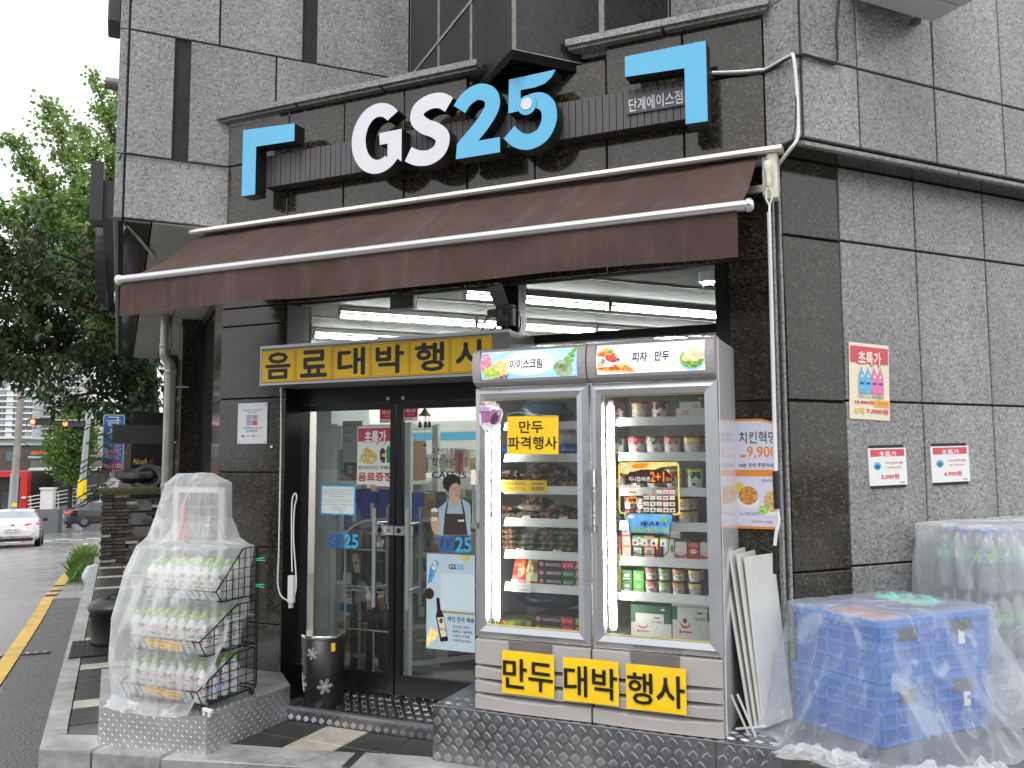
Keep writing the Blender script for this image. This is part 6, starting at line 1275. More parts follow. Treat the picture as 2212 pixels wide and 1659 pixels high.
# ------------------------------------------------------------------ ledge and blue crates under film
q = MB(); q.prism([(pB + .002, -.29), (3.75, -.62), (4.6, 1.6), (3.6, 1.35), (2.66, .30), (pB + .002, .26)], 0, .284, M_SOILED, 'xy'); struct('concrete_ledge', q, MS.copy())
M_CRB = mat('crate_blue', hx('#1f74c8'), .4, var=.10, scale=5); M_CRD = mat('crate_blue_deep', hx('#1a5cae'), .45, var=.1)
CL, CW, CH = .52, .37, .285
def crate(M, label):
    t = thing('blue_crate', M, label, 'crate', 'blue folding crates under the plastic sheet')
    q = MB(); w, l, h = CW, CL, CH
    q.box(0, w, 0, l, .0, .012, M_CRD)
    for (x0, x1, y0, y1) in ((0, w, 0, .012), (0, w, l - .012, l), (0, .012, .0121, l - .0121), (w - .012, w, .0121, l - .0121)): q.box(x0, x1, y0, y1, .0125, h - .03, M_CRD)
    part('walls', q, t)
    q = MB()
    for (x0, x1, y0, y1) in ((-.008, w + .008, -.008, .014), (-.008, w + .008, l - .014, l + .008), (-.008, .014, .0142, l - .0142), (w - .014, w + .008, .0142, l - .0142)): q.box(x0, x1, y0, y1, h - .032, h, M_CRB)
    part('rim', q, t)
    q = MB()
    for i in range(5): x = .01 + i * (w - .035) / 4; q.box(x, x + .012, -.004, .0, .0, h - .033, M_CRB); q.box(x, x + .012, l, l + .004, .0, h - .033, M_CRB)
    for i in range(6): y = .01 + i * (l - .035) / 5; q.box(w, w + .005, y, y + .012, 0, h - .033, M_CRB); q.box(-.005, 0, y, y + .012, 0, h - .033, M_CRB)
    for z in (.002, .075, .145, .205):
        for (x0, x1, y0, y1) in ((0, w, -.006, .0), (0, w, l, l + .006), (w, w + .006, 0, l), (-.006, 0, 0, l)): q.box(x0 + .001, x1 - .001, y0, y1, z, z + .016, M_CRB)
    part('ribs', q, t)
    q = MB(); q.box(w * .34, w * .66, -.009, -.002, h - .10, h - .045, M_JOINT); part('hand_hole', q, t)
    return t
def rcr(b, t, z, rz): return at(MR, b, t, z, rz=rz)
lv = .287
crate(rcr(.03, -.545, lv, radians(4)), 'lower blue crate of the front stack under plastic sheet')
crate(rcr(.02, -.555, lv + CH + .004, radians(1)), 'upper blue crate of the front stack, corner towards the street')
c_ = crate(rcr(.43, -.50, lv, radians(-3)), 'lower blue crate of the rear stack near the bottles')
crate(rcr(.44, -.49, lv + CH + .004, radians(-6)), 'upper blue crate of the rear stack near the bottles')
q = MB(); q.box(0, .045, -.002, 0, 0, .07, M_PAPER); pl = q.mesh('paper_label')
for (b_, t_, z_, lab) in ((.60, -.515, .70, 'white paper label on the upper rear crate'), (.62, -.515, .40, 'white paper label on the lower rear crate')): solo('paper_label', pl, at(MR, b_, t_, z_), lab, 'label', 'paper labels on the blue crates')
q = MB(); q.grid(lambda u, v: (u * .30, v * .40, .03 * nz3(u * 4, v * 4, 3) + .02), 8, 8, mat('red_packets', hx('#a86a60'), .4, var=.4, scale=18)); solo('red_packets', q, at(MR, .05, -.50, lv + 2 * CH - .035), 'red packets lying in the upper front crate', 'packets')
q = MB(); q.grid(lambda u, v: (u * .22, v * .30, .05 * nz3(u * 4, v * 4, 8) + .04), 8, 8, mat('mint_bag', hx('#7fb8ac'), .35, var=.3, scale=14)); solo('mint_bag', q, at(MR, .49, -.40, lv + 2 * CH - .02), 'mint green bag lying in the upper rear crate', 'bag')
# dark print on the crates
M_PRB = mat('crate_print', hx('#142c5c'), .5, var=0)
q = MB(); text(q, '식자재 전용', 0, .22, 0, .03, 0, M_RED, .01); text(q, '물류센터 반납용', 0, .22, -.09, -.05, 0, M_PRB, .01); solo('crate_lettering', q, at(MR, .012, -.06, .75, rz=radians(-90 + 1)), 'red and navy lettering on the side of the upper front crate', 'lettering')

M_FILM = film_mat('clear_film', .19, colr=(.80, .83, .88), crumple=.5, sc=5); M_FILM2 = film_mat('clear_film_fine', .35, crumple=.55, sc=8); M_FILMC = film_mat('cart_film', .29, crumple=.5, sc=6)
def film(name, M, rings, m, label, cat, nu=150, nv=70, fold=.03, nf=11, seed=0, hem=None, sharp=3.2, top_close=True):
    """rings: (z, cx, cy, rx, ry, power) from the top down; a draped sheet with folds that open towards the hem"""
    def ring_at(s):
        x = s * (len(rings) - 1); i = min(int(x), len(rings) - 2); f = x - i; a, b = rings[i], rings[i + 1]
        return [a[k] + (b[k] - a[k]) * f for k in range(6)]
    def fn(u, v):
        th = 2 * pi * u; z, cx, cy, rx, ry, pw = ring_at(v)
        c, s = cos(th), sin(th); k = (abs(c) ** pw + abs(s) ** pw) ** (-1 / pw)
        amp = fold * max(0, v - .12) ** 1.1
        w = nz3(c * 1.7 + seed, s * 1.7, v * .8)
        ridges = (1 - abs(sin(th * nf / 2 + 2.5 * w + seed))) ** sharp
        r2 = (1 - abs(sin(th * (nf * .83 + 3.3) / 2 + 3.5 * nz3(c * 2, s * 2 + seed, v * 1.5)))) ** 4
        d = amp * (2.0 * ridges + .9 * r2 - .5) + .012 * nz3(c * 3 + seed, s * 3, v * 5) + .006 * nz3(c * 9, s * 9 + seed, v * 12)
        x = cx + (rx * k + d) * c; y = cy + (ry * k + d) * s
        zz = z + .010 * nz3(x * 6, y * 6, seed) + .004 * nz3(x * 19, y * 19, seed)
        if hem: zz = max(zz, hem(th)) if v < 1 else max(zz, hem(th)) 
        return (x, y, zz)
    q = MB(); q.grid(fn, nu, nv, m)
    z, cx, cy, rx, ry, pw = rings[0]
    if top_close: q.grid(lambda u, v: (lambda p: (cx + (p[0] - cx) * v, cy + (p[1] - cy) * v, p[2] + .010 * nz3(p[0] * v * 8, p[1] * v * 8, 2) * (1 - v)))(fn(u, 0)), nu, 6, m)
    return solo(name, q, M, label, cat)
zt = lv + 2 * CH + .015
film('plastic_sheet', MR.copy(), [(zt + .014, .40, -.27, .36, .25, 8), (zt + .004, .40, -.27, .435, .315, 9), (zt - .10, .39, -.285, .455, .335, 6), (zt - .28, .37, -.31, .51, .40, 4), (lv + .12, .36, -.34, .57, .48, 3.2), (lv + .015, .36, -.36, .64, .54, 2.8), (lv - .02, .36, -.38, .72, .60, 2.6)], M_FILM, 'clear plastic sheet draped over the stacked blue crates', 'plastic sheet', fold=.085, nf=7, seed=3, sharp=2.4)
# bunched film at the foot of the sheet
def bunch(M, L, r, seed, label, m=M_FILM2):
    def fn(u, v):
        e = sin(pi * u) ** .5 * sin(pi * v) ** .5; w = nz3(u * 5 + seed, v * 3, 1)
        hgt = (1 - abs(sin(7 * u + 3 * w + seed))) ** 2 * .75 + (1 - abs(sin(5 * v + 4 * w))) ** 2 * .6 + .25 * w
        return (u * L + .04 * nz3(u * 3, v * 4, seed), (v - .5) * r * 4 * (1 + .5 * nz3(u * 4, seed, 2)), .003 + max(0, hgt) * r * 1.1 * e)
    q = MB(); q.grid(fn, 70, 40, m, False); solo('bunched_film', q, M, label, 'plastic sheet', 'bunches of loose film on the ledge')
bunch(at(MS, 3.12, -.45, .29, rz=radians(20)), .55, .07, 2, 'bunched clear film on the ground before the rear crates'); bunch(at(MS, 2.60, -.30, .29, rz=radians(-8)), .38, .045, 7, 'bunched clear film at the platform end below the boards')
bunch(at(MR, .95, -.78, .29, rz=radians(-20)), .6, .08, 11, 'bunched clear film before the water bottles')
bunch(at(MR, .98, -.30, 1.225, rz=radians(10)), .62, .035, 14, 'white bunched film on top of the water bottle packs')

# ------------------------------------------------------------------ water bottles at the right edge
M_PET = None
def pet_mat():
    m = bpy.data.materials.new('clear_bottle'); m.use_nodes = True; nt = m.node_tree; n, l = nt.nodes, nt.links; n.clear()
    o = n.new('ShaderNodeOutputMaterial'); tr = n.new('ShaderNodeBsdfTransparent'); tr.inputs[0].default_value = (.72, .82, .86, 1); g_ = n.new('ShaderNodeBsdfGlossy'); g_.inputs['Roughness'].default_value = .08
    d = n.new('ShaderNodeBsdfDiffuse'); d.inputs[0].default_value = (.50, .62, .66, 1); lw = n.new('ShaderNodeLayerWeight'); lw.inputs[0].default_value = .45
    m1 = n.new('ShaderNodeMixShader'); m1.inputs[0].default_value = .38; l.new(tr.outputs[0], m1.inputs[1]); l.new(d.outputs[0], m1.inputs[2])
    m2 = n.new('ShaderNodeMixShader'); l.new(lw.outputs['Fresnel'], m2.inputs[0]); l.new(m1.outputs[0], m2.inputs[1]); l.new(g_.outputs[0], m2.inputs[2]); l.new(m2.outputs[0], o.inputs[0]); return m
M_PET = pet_mat(); M_CAPB = mat('blue_cap', hx('#2c6cc8'), .4, var=.05); M_WLAB = mat('water_label', hx('#8fc0dc'), .4, var=.3, scale=30); M_WLY = blotch('water_label_bright', '#b8cc3c', '#4aa0d0', 25)
q = MB(); q.lathe([(.042, 0), (.048, .008), (.048, .06), (.045, .07), (.048, .08), (.048, .13), (.045, .14), (.048, .15), (.048, .22), (.030, .27), (.015, .29), (.015, .298)], M_PET, 14); wb_body = q.mesh('body')
q = MB(); q.lathe([(.017, .292), (.017, .312), (.015, .315), (0, .315)], M_CAPB, 12); wb_cap = q.mesh('cap')
q = MB(); q.lathe([(.0487, .155), (.0487, .205)], M_WLY, 14); wb_lab = q.mesh('label_band')
for tier in range(3):
    for i in range(9):
        for j in range(3):
            t = thing('water_bottle', at(MR, .90 + i * .104 + random.uniform(-.004, .004), -.47 + j * .125, .288 + tier * .318, rz=random.random()), f'clear water bottle with blue cap in the {("bottom", "middle", "top")[tier]} layer under plastic', 'water bottle', f'water bottles in the {("bottom", "middle", "top")[tier]} layer')
            part('body', wb_body, t); part('cap', wb_cap, t); part('label_band', wb_lab, t)
film('bottle_film', MR.copy(), [(1.27, 1.32, -.30, .44, .20, 8), (1.255, 1.32, -.31, .51, .26, 8), (1.10, 1.32, -.32, .53, .28, 6), (.80, 1.32, -.33, .54, .30, 5), (.50, 1.32, -.34, .55, .31, 4.5), (.30, 1.32, -.35, .58, .34, 4)], M_FILM2, 'clear plastic film wrapped round the stacked water bottles', 'plastic sheet', fold=.03, nf=15, seed=8, sharp=4)

# ------------------------------------------------------------------ covered wire cart with drink bottles
ct = thing('wire_cart', at(MS, -.78, -.46, .207), 'black wire display cart with three angled baskets under clear plastic', 'cart')
CM = Matrix.Translation((.78, .46, -.207))
M_WBLK = mat('black_wire', (.008, .008, .009), .4, var=.1)
a0, a1, yb = -1.05, -.47, -.24
def basket(zb, depth, h, front_h):
    q = MB(); yf = yb - depth; r = .0042
    prof = [(yb, zb + h), (yb - depth * .35, zb + h), (yf, zb + front_h * .62), (yf + .05, zb), (yb, zb)]
    for a in (a0, a1): q.tube([(a, y, z) for y, z in prof], r * 1.3, M_WBLK, 5, closed=True)
    for k in range(13):
        a = a0 + (a1 - a0) * k / 12; q.tube([(a, yf, zb + front_h * .62), (a, yf + .05, zb), (a, yb, zb)], r * .7, M_WBLK, 4)
    for y, z in ((yf, zb + front_h * .62), (yf + .05, zb), (yb, zb), (yb, zb + h), ((yf + yb) / 2, zb)): q.tube([(a0, y, z), (a1, y, z)], r, M_WBLK, 5)
    for a in (a0, a1):                              # side grids
        for k in range(1, 5):
            z = zb + h * k / 5; yl = yf + .05 - (.05 * k / 5 if z < zb + front_h * .62 else 0)
            if z > zb + front_h * .62: f = (z - zb - front_h * .62) / max(.01, h - front_h * .62); yl = yf + (yb - depth * .35 - yf) * f
            q.tube([(a, yl, z), (a, yb, z)], r * .7, M_WBLK, 4)
        for k in range(1, 6):
            y = yb - depth * .9 * k / 6; zt_ = zb + h if y > yb - depth * .35 else zb + front_h * .62 + (h - front_h * .62) * (y - yf) / (yb - depth * .35 - yf); q.tube([(a, y, zb), (a, y, zt_)], r * .7, M_WBLK, 4)
    return q
for zb, dep, h, fh in ((.245, .47, .24, .14), (.515, .46, .25, .14), (.800, .34, .29, .10)): part('basket', basket(zb, dep, h, fh), ct, CM)
q = MB()
for a in (a0 - .006, a1 + .006): q.tube([(a, yb + .012, .26), (a, yb + .012, 1.10)], .006, M_WBLK, 6); q.tube([(a, yb - .36, .25), (a, yb + .012, .25)], .006, M_WBLK, 6)
for z in (.26, .5, .78, 1.09): q.tube([(a0 - .006, yb + .012, z), (a1 + .006, yb + .012, z)], .005, M_WBLK, 6)
part('frame', q, ct, CM)
for a, y in ((a0, yb - .02), (a1, yb - .02), (a0, yb - .40), (a1, yb - .40)):
    q = MB(); q.lathe([(0, -.008), (.018, -.008), (.019, 0), (.018, .008), (0, .008)], M_BLK, 14); q.v = [(z, x, y_ ) for x, y_, z in q.v]; q.box(-.011, .011, -.008, .008, .012, .034, M_STEEL); part('caster', q, ct, CM @ Matrix.Translation((a, y, .228)))
# bottles
M_BOT = mat('pale_bottle', (.66, .70, .68), .3, var=.04, coat=.3); M_CAPG = mat('lime_cap', hx('#a4c860'), .4, var=.05)
def dots(name):
    m = bpy.data.materials.new(name); m.use_nodes = True; nt = m.node_tree; n, l = nt.nodes, nt.links; b = n['Principled BSDF']; tc = n.new('ShaderNodeTexCoord'); v = n.new('ShaderNodeTexVoronoi'); v.inputs['Scale'].default_value = 95
    l.new(tc.outputs['Object'], v.inputs[0]); r = n.new('ShaderNodeValToRGB'); r.color_ramp.interpolation = 'CONSTANT'; e = r.color_ramp.elements; e[0].color = (*hx('#e4e2dc'), 1); e[1].position = .3; e[1].color = (*hx('#c84c4c'), 1)
    for p, h in ((.48, '#4a86c0'), (.62, '#d8a040'), (.74, '#5ca05c'), (.85, '#e4e2dc')): k = e.new(p); k.color = (*hx(h), 1)
    s_ = n.new('ShaderNodeSeparateColor'); l.new(v.outputs['Color'], s_.inputs[0]); l.new(s_.outputs[0], r.inputs[0]); l.new(r.outputs[0], b.inputs['Base Color']); MATS[name] = m; return m
M_DOT = dots('dotted_label'); M_LBW = mat('label_white', (.70, .69, .67), .4, var=.03)
q = MB(); q.lathe([(.030, 0), (.0345, .005), (.0345, .06), (.032, .09), (.0345, .12), (.0345, .155), (.014, .19), (.014, .196)], M_BOT, 14); db_body = q.mesh('body')
q = MB(); q.lathe([(.0165, .190), (.0165, .210), (.014, .213), (0, .213)], M_CAPG, 12); db_cap = q.mesh('cap')
q = MB(); q.lathe([(.0350, .055), (.0350, .075)], M_DOT, 14); q.lathe([(.0349, .075), (.0349, .120)], M_LBW, 14); q.lathe([(.0350, .120), (.0350, .145)], M_DOT, 14)
lt = MB(); text(lt, 'Toreta!', -.018, .018, .088, .108, 0, M_GI, .01)
lt.v = [(.0355 * sin(x / .035), -.0355 * cos(x / .035), z) for x, y, z in lt.v]
for fi, fc in enumerate(lt.f): q.add([lt.v[i] for i in fc], [tuple(range(len(fc)))], M_GI)
db_lab = q.mesh('label_band')
for tier, (zb, rows, cols, ax, y0) in enumerate(((.250, 4, 8, -1.02, -.62), (.520, 4, 8, -1.02, -.62), (.805, 3, 8, -1.02, -.52))):
    for i in range(cols):
        for j in range(rows):
            t = thing('drink_bottle', at(MS, ax + i * .070 + random.uniform(-.003, .003), y0 + j * .09 + random.uniform(-.003, .003), zb, rz=random.uniform(-.6, .6)), f'pale drink bottle with lime cap in the {("bottom", "middle", "top")[tier]} basket of the covered cart', 'drink bottle', f'drink bottles in the {("bottom", "middle", "top")[tier]} basket')
            part('body', db_body, t); part('cap', db_cap, t); part('label_band', db_lab, t)
for x0, y0_, x1, y1_, yy, lab in ((317, 1402, 391, 1375, -.715, 'yellow price tag on the middle basket of the covered cart'), (315, 1506, 387, 1478, -.72, 'yellow price tag on the bottom basket of the covered cart')):
    a = S(x0, y1_, yy); b = S(x1, y0_, yy); w, h = b.x - a.x, a.z - b.z
    t = sheet('price_tag', at(MS, a.x, yy, b.z, ry=radians(3)), w, h * .92, mat('tag_amber', hx('#f0b428'), .5, var=.05), lab, 'price tag', group='yellow price tags on the covered cart')
    q = MB(); text(q, '코카)토레타900', w * .03, w * .60, h * .52, h * .84, -.001, M_INK, .015); text(q, '12,000', w * .70, w * .96, h * .56, h * .76, -.001, M_INK, .01); q.rect(w * .66, w * .98, h * .65, h * .68, -.0013, M_INK); text(q, '(1+1)6개', w * .14, w * .50, h * .10, h * .40, -.001, M_INK, .015); text(q, '6,000', w * .70, w * .95, h * .12, h * .42, -.001, M_INK, .02); part('lettering', q, t)
# white framed mesh board standing in the cart
wb = thing('framed_board', at(MS, -1.19, -.20, .50), 'white framed grid board standing behind the top basket of the cart', 'grid board')
q = MB(); W_, H_ = .43, .945
for (x0, x1, z0, z1) in ((0, .045, 0, H_), (W_ - .05, W_, 0, H_), (.0452, W_ - .0502, H_ - .035, H_), (.0452, W_ - .0502, 0, .04)): q.bbox(x0, x1, -.015, .015, z0, z1, M_OFFW, .004)
part('frame', q, wb)
q = MB()
for i in range(1, 4): q.tube([(.045 + (W_ - .095) * i / 4, 0, .04), (.045 + (W_ - .095) * i / 4, 0, H_ - .03)], .0018, M_WHITE, 4)
for i in range(1, 15): q.tube([(.045, 0, .04 + i * .06), (W_ - .05, 0, .04 + i * .06)], .0018, M_WHITE, 4)
part('grid', q, wb)
q = MB(); q.flat([(.045, .50), (.11, .50), (.115, .80), (.06, .85), (.045, .85)], .006, mat('red_card', hx('#b8303a'), .5, var=.1)); part('red_card', q, wb)
q = MB(); q.rect(.05, W_ - .055, .40, .76, .02, mat('grey_card', (.26, .26, .28), .6, var=.1)); part('grey_card', q, wb)
def hemf(th):                                       # the film is caught up on the right and at the back
    d = (th + pi) % (2 * pi) - pi                   # 0 = right
    k = max(0, 1 - abs(d - .45) / 1.15); return .215 + .47 * min(1, k * 1.6)
film('cart_film', MS.copy(), [(1.535, -1.0, -.22, .13, .06, 3), (1.47, -.98, -.22, .225, .085, 5), (1.25, -.985, -.24, .245, .12, 5), (1.13, -.95, -.27, .29, .17, 4), (1.095, -.835, -.37, .345, .20, 5), (.95, -.835, -.42, .340, .25, 5), (.70, -.835, -.46, .335, .30, 5), (.45, -.825, -.48, .320, .31, 4.5), (.27, -.81, -.49, .31, .30, 3.5), (.235, -.80, -.50, .34, .33, 3), (.215, -.80, -.50, .36, .35, 3)], M_FILMC, 'clear plastic cover clipped over the wire cart of drinks', 'plastic sheet', nv=110, nu=170, fold=.016, nf=13, seed=5, hem=hemf)
def clip(M, m, label):
    q = MB(); 
    for s_ in (-1, 1): q.prism([(-.03, .002), (.03, .006), (.03, .011), (-.005, .009), (-.03, .007)] if s_ > 0 else [(-.03, -.007), (-.005, -.009), (.03, -.011), (.03, -.006), (-.03, -.002)], -.005, .005, m)
    q.tube([(0, -.006, -.003), (0, .006, .003)], .004, M_STEEL, 6); solo('clothes_peg', q, M, label, 'peg', 'pegs holding the plastic cover')
M_MINT = mat('mint_peg', hx('#4cc8a0'), .4, var=.05); M_PBL = mat('blue_peg', hx('#7098e0'), .4, var=.05)
for (x, y, d, m, lab, rz) in ((563, 1208, -.25, M_MINT, 'upper mint green peg at the right edge of the plastic cover', .1), (562, 1265, -.25, M_MINT, 'lower mint green peg at the right edge of the plastic cover', 0), (402, 1180, -.46, M_MINT, 'mint green peg pinching the cover below the framed board', 1.5), (470, 1487, -.72, M_PBL, 'blue peg on the cover at the lower right of the cart', .3), (272, 1310, -.52, M_STEEL, 'steel peg at the left edge of the plastic cover', -.5)):
    p = S(x, y, d); clip(at(MS, p.x, p.y, p.z, ry=-rz), m, lab)
for x, y, lab in ((288, 1522, 'white clip at the front left foot of the cart'), (448, 1537, 'white clip at the front right foot of the cart')):
    p = S(x, y, -.78); q = MB(); q.bbox(-.032, .032, -.01, .01, 0, .014, M_WHITE, .003); q.box(-.025, -.012, -.008, .008, -.025, -.001, M_WHITE); q.box(.010, .024, -.008, .008, -.025, -.001, M_WHITE); solo('white_clip', q, at(MS, p.x, p.y, max(.235, p.z), ry=.1), lab, 'clip', 'white clips at the foot of the cart')

# ------------------------------------------------------------------ black tub on a mat
tb = thing('black_tub', at(MR, -3.165, 5.0, .016), 'large black lidded rubber tub on the side street pavement', 'tub')
q = MB(); q.lathe([(.215, 0), (.222, .01), (.215, .03), (.235, .28), (.246, .285), (.246, .30), (.235, .305)], M_BLK2, 32); part('barrel', q, tb)
q = MB(); q.lathe([(.250, .295), (.252, .305), (.252, .33), (.235, .335), (.23, .355), (.20, .36), (.19, .375), (.10, .385), (.09, .38), (.07, .395), (0, .40)], M_BLK2, 32); part('lid', q, tb)
q = MB(); q.tube(smooth_path([(-.09, 0, .385), (-.07, 0, .415), (0, 0, .42), (.07, 0, .415), (.09, 0, .385)], 6), .009, M_BLK2, 8); part('handle', q, tb)
q = MB(); q.box(-.36, .34, -.40, .30, 0, .010, M_BLK); q2 = q
for i in range(17): q.box(-.355 + i * .041, -.335 + i * .041, -.40, .30, .0101, .014, M_BLK)
solo('rubber_mat', q, at(MR, -3.17, 4.9, .001), 'black ribbed rubber mat under the lidded tub', 'mat')
# downpipe
dp = RB(336, 1000, -2.66); dpp = thing('downpipe', at(MR, -2.70, 7.0, 0), 'grey steel downpipe with bend in front of the pillars', 'downpipe')
M_PIPE = mat('downpipe_steel', (.34, .32, .30), .38, .7, var=.2, scale=8)
q = MB(); q.tube(smooth_path([(-.06, 0, 3.28), (-.06, 0, 2.95), (-.06, 0, 2.82), (-.02, 0, 2.74), (0, 0, 2.65), (0, 0, 2.5), (0, 0, 1.2), (-.02, 0, .0)], 5), .062, M_PIPE, 14); part('pipe', q, dpp)
for z in (2.9, 2.6, 1.3): q = MB(); q.lathe([(.066, 0), (.068, .004), (.068, .05), (.066, .054)], M_PIPE, 14); part('collar', q, dpp, Matrix.Translation((-.06 if z > 2.8 else 0, 0, z)))
q = MB(); q.box(.06, .20, -.008, .008, 2.45, 2.47, M_STEEL); part('wall_clamp', q, dpp)
# ================================================================== INSIDE THE SHOP
M_RACK = mat('white_rack', (.82, .87, .86), .35, var=.04); M_GOODS = [mat('goods_%s' % h, hx(h), .4, var=.2, scale=25) for h in ('#94504e', '#c8c6c0', '#587490', '#64805e', '#b4a068', '#6a6474', '#a07a58', '#8c9498', '#2c3440', '#c8acac')]
rk = thing('goods_rack', at(MS, -.66, .78, .10), 'white metal goods rack with blue water packs behind the left glass door', 'shelf rack')
q = MB()
for x in (0, .62): q.box(x, x + .05, 0, .04, 0, 1.78, M_RACK); q.box(x, x + .05, .40, .44, 0, 1.78, M_RACK)
part('posts', q, rk)
for z in (.12, .62, .98, 1.34, 1.74): q = MB(); q.box(.051, .619, .0, .44, z, z + .025, M_RACK); part('shelf', q, rk)
q = MB(); q.box(-.14, -.005, .0, .5, 0, 1.95, M_RACK); part('side_panel', q, rk)
rnd = random.Random(5)
M_BLW = mat('blue_pack', hx('#1c3a9c'), .3, var=.25, scale=14); M_GRP = mat('green_pack', hx('#4c6c2c'), .4, var=.25, scale=10)
for i in range(4): q = MB(); q.bbox(-.07, .07, 0, .18, 0, .30 - .02 * (i % 2), M_BLW, .015); q.rect(.02, .05, .05, .2, -.001, M_PAPER); solo('water_pack', q, at(MS, -.50 + i * .15, .80, 1.106), f'{ORD[i]} shiny blue pack from the left on the rack behind the door', 'pack', 'blue packs on the goods rack')
for i in range(3): q = MB(); q.bbox(-.09, .09, 0, .25, 0, .22, M_GRP, .006); q.rect(-.07, .07, .15, .155, -.001, M_PAPER); solo('green_carton', q, at(MS, -.49 + i * .195, .80, .746), f'{ORD[i]} green carton from the left on the rack behind the door', 'carton', 'green cartons on the goods rack')
def goods(name, M, w, d, h, n, label, par=None, seed=1, hv=.5):
    rr_ = random.Random(seed); q = MB(); x = 0
    while x < w - .02:
        ww = rr_.uniform(.045, .10); hh = h * rr_.uniform(hv, 1); m_ = rr_.choice(M_GOODS)
        q.box(x, min(w, x + ww - .004), rr_.uniform(0, .02), d, 0, hh, m_); q.box(x + ww * .2, min(w, x + ww * .75), -.002, .0, hh * .3, hh * .7, rr_.choice(M_GOODS)); x += ww
    return part(name, q, par, M, kind='stuff')
goods('goods', Matrix.Translation((.055, .02, 1.366)), .56, .3, .30, 8, '', rk, 3); goods('goods', Matrix.Translation((.055, .02, .146)), .56, .3, .36, 8, '', rk, 4)
sh_ = sheet('notice_board', at(MS, -.555, .765, 1.60), .17, .30, mat('grey_notice', (.38, .39, .43), .5, var=.04), 'grey notice sheet hanging on the white rack behind the left door', 'notice')
q = MB(); text(q, '상생의 정보가', .015, .075, .262, .275, -.001, M_GI, .01)
for i, z in enumerate((.23, .21, .17, .15)): q.rect(.015, .05 + .03 * (i % 2), z, z + .006, -.001, M_GI)
q.disc(.13, .07, .018, .024, -.001, M_GREYM, 14); q.disc(.13, .07, .007, .010, -.0014, M_PAPER, 10); part('print', q, sh_)
# open cooler with blue header at the back
oc = thing('open_cooler', at(MS, -2.1, 3.4, .10), 'open drinks cooler with blue header band at the back of the shop', 'cooler')
q = MB(); q.box(0, 3.2, .6, .66, 0, 1.95, M_IW); q.box(0, .06, 0, .6, 0, 1.95, M_RACK); q.box(3.14, 3.2, 0, .6, 0, 1.95, M_RACK); q.box(.061, 3.139, 0, .6, 0, .3, M_RACK); part('cabinet', q, oc)
q = MB(); q.box(0, 3.2, -.02, .06, 1.72, 1.80, mat('cooler_blue', hx('#4a9cc0'), .4, var=.05)); q.box(0, 3.2, -.02, .06, 1.8005, 1.90, M_OFFW); q.box(0, 3.2, -.015, .06, 1.62, 1.7195, M_OFFW); part('header', q, oc)
for k in range(4): q = MB(); q.box(.07, 3.13, .05, .59, .35 + k * .33, .37 + k * .33, M_RACK); part('shelf', q, oc); goods('goods', Matrix.Translation((.08, .1, .372 + k * .33)), 3.0, .35, .26, 30, '', oc, 20 + k, .6)
# gondola shelves
def gondola(M, w, label, seed):
    gd = thing('gondola_shelf', M, label, 'shelf', 'shop shelves behind the glass')
    q = MB(); q.box(0, w, .28, .30, 0, 1.38, M_RACK); q.box(0, .03, .0, .279, 0, 1.38, M_RACK); q.box(w - .03, w, .0, .279, 0, 1.38, M_RACK); part('frame', q, gd)
    for k in range(5):
        q = MB(); q.box(.031, w - .031, -.02 * (k < 1), .279, .08 + k * .25, .095 + k * .25, M_RACK); q.box(.031, w - .031, -.03, -.021, .07 + k * .25, .105 + k * .25, M_SHELF); part('shelf', q, gd)
        goods('goods', Matrix.Translation((.04, .0, .097 + k * .25)), w - .08, .26, .21, 30, '', gd, seed + k)
    return gd
gondola(at(MR, -1.35, 2.4, .10, rz=radians(0)), 3.4, 'long goods shelf facing the entrance behind the right door', 40)
gondola(at(MR, -1.35, 4.6, .10), 4.2, 'second goods shelf behind the first inside the shop', 60)
gondola(at(MR, .5, 1.05, .10, rz=radians(90)), 1.1, 'short goods shelf end on behind the right door', 80)
# umbrella stand
us = thing('umbrella_stand', at(MS, -.20, .68, .10), 'white wire umbrella stand full of black umbrellas behind the left door', 'umbrella stand')
q = MB()
for y in (-.09, .09):
    q.tube(smooth_path([(-.19, y, .02), (-.19, y, .5), (-.19, y, .95), (-.14, y, 1.05), (0, y, 1.10), (.14, y, 1.05), (.19, y, .95), (.19, y, .5), (.19, y, .02)], 5), .008, M_WHITE, 6)
for z in (.03, .06, .36, .62, .65, .90):
    q.tube([(-.19, -.10, z), (.19, -.10, z), (.19, .10, z), (-.19, .10, z)], .006, M_WHITE, 6, closed=True)
q.tube([(.05, -.10, .05), (.05, -.10, .36)], .006, M_WHITE, 6); q.tube([(.05, -.10, .63), (.05, -.10, .90)], .006, M_WHITE, 6); part('wire_frame', q, us)
rnd = random.Random(9)
M_UMB = mat('umbrella_black', (.012, .012, .013), .45, var=.3, scale=12)
for tier in range(2):
    for i in range(6):
        q = MB(); L = .56 if tier == 0 else .46; q.lathe([(.006, 0), (.024, .04), (.030, L * .55), (.022, L * .8), (.010, L * .82), (.010, L * .95), (.016, L)], M_UMB, 8)
        solo('umbrella', q, at(MS, -.36 + i * .062, .66 + .08 * (i % 2), .14 + tier * .58, rx=radians(rnd.uniform(-5, 5)), ry=radians(rnd.uniform(-6, 6))), f'{ORD[i]} folded black umbrella from the left in the {("lower", "upper")[tier]} tier of the wire stand', 'umbrella', 'umbrellas in the wire stand')
q = MB(); q.box(0, .05, -.001, 0, 0, .13, mat('kraft_tag', hx('#b8a878'), .5, var=.05)); q.disc(.024, .065, .014, .007, -.0014, M_INK, 8, -.6); solo('umbrella_tag', q, at(MS, -.30, .568, .84, ry=radians(-12)), 'cream hang tag on a black umbrella in the wire stand', 'tag')
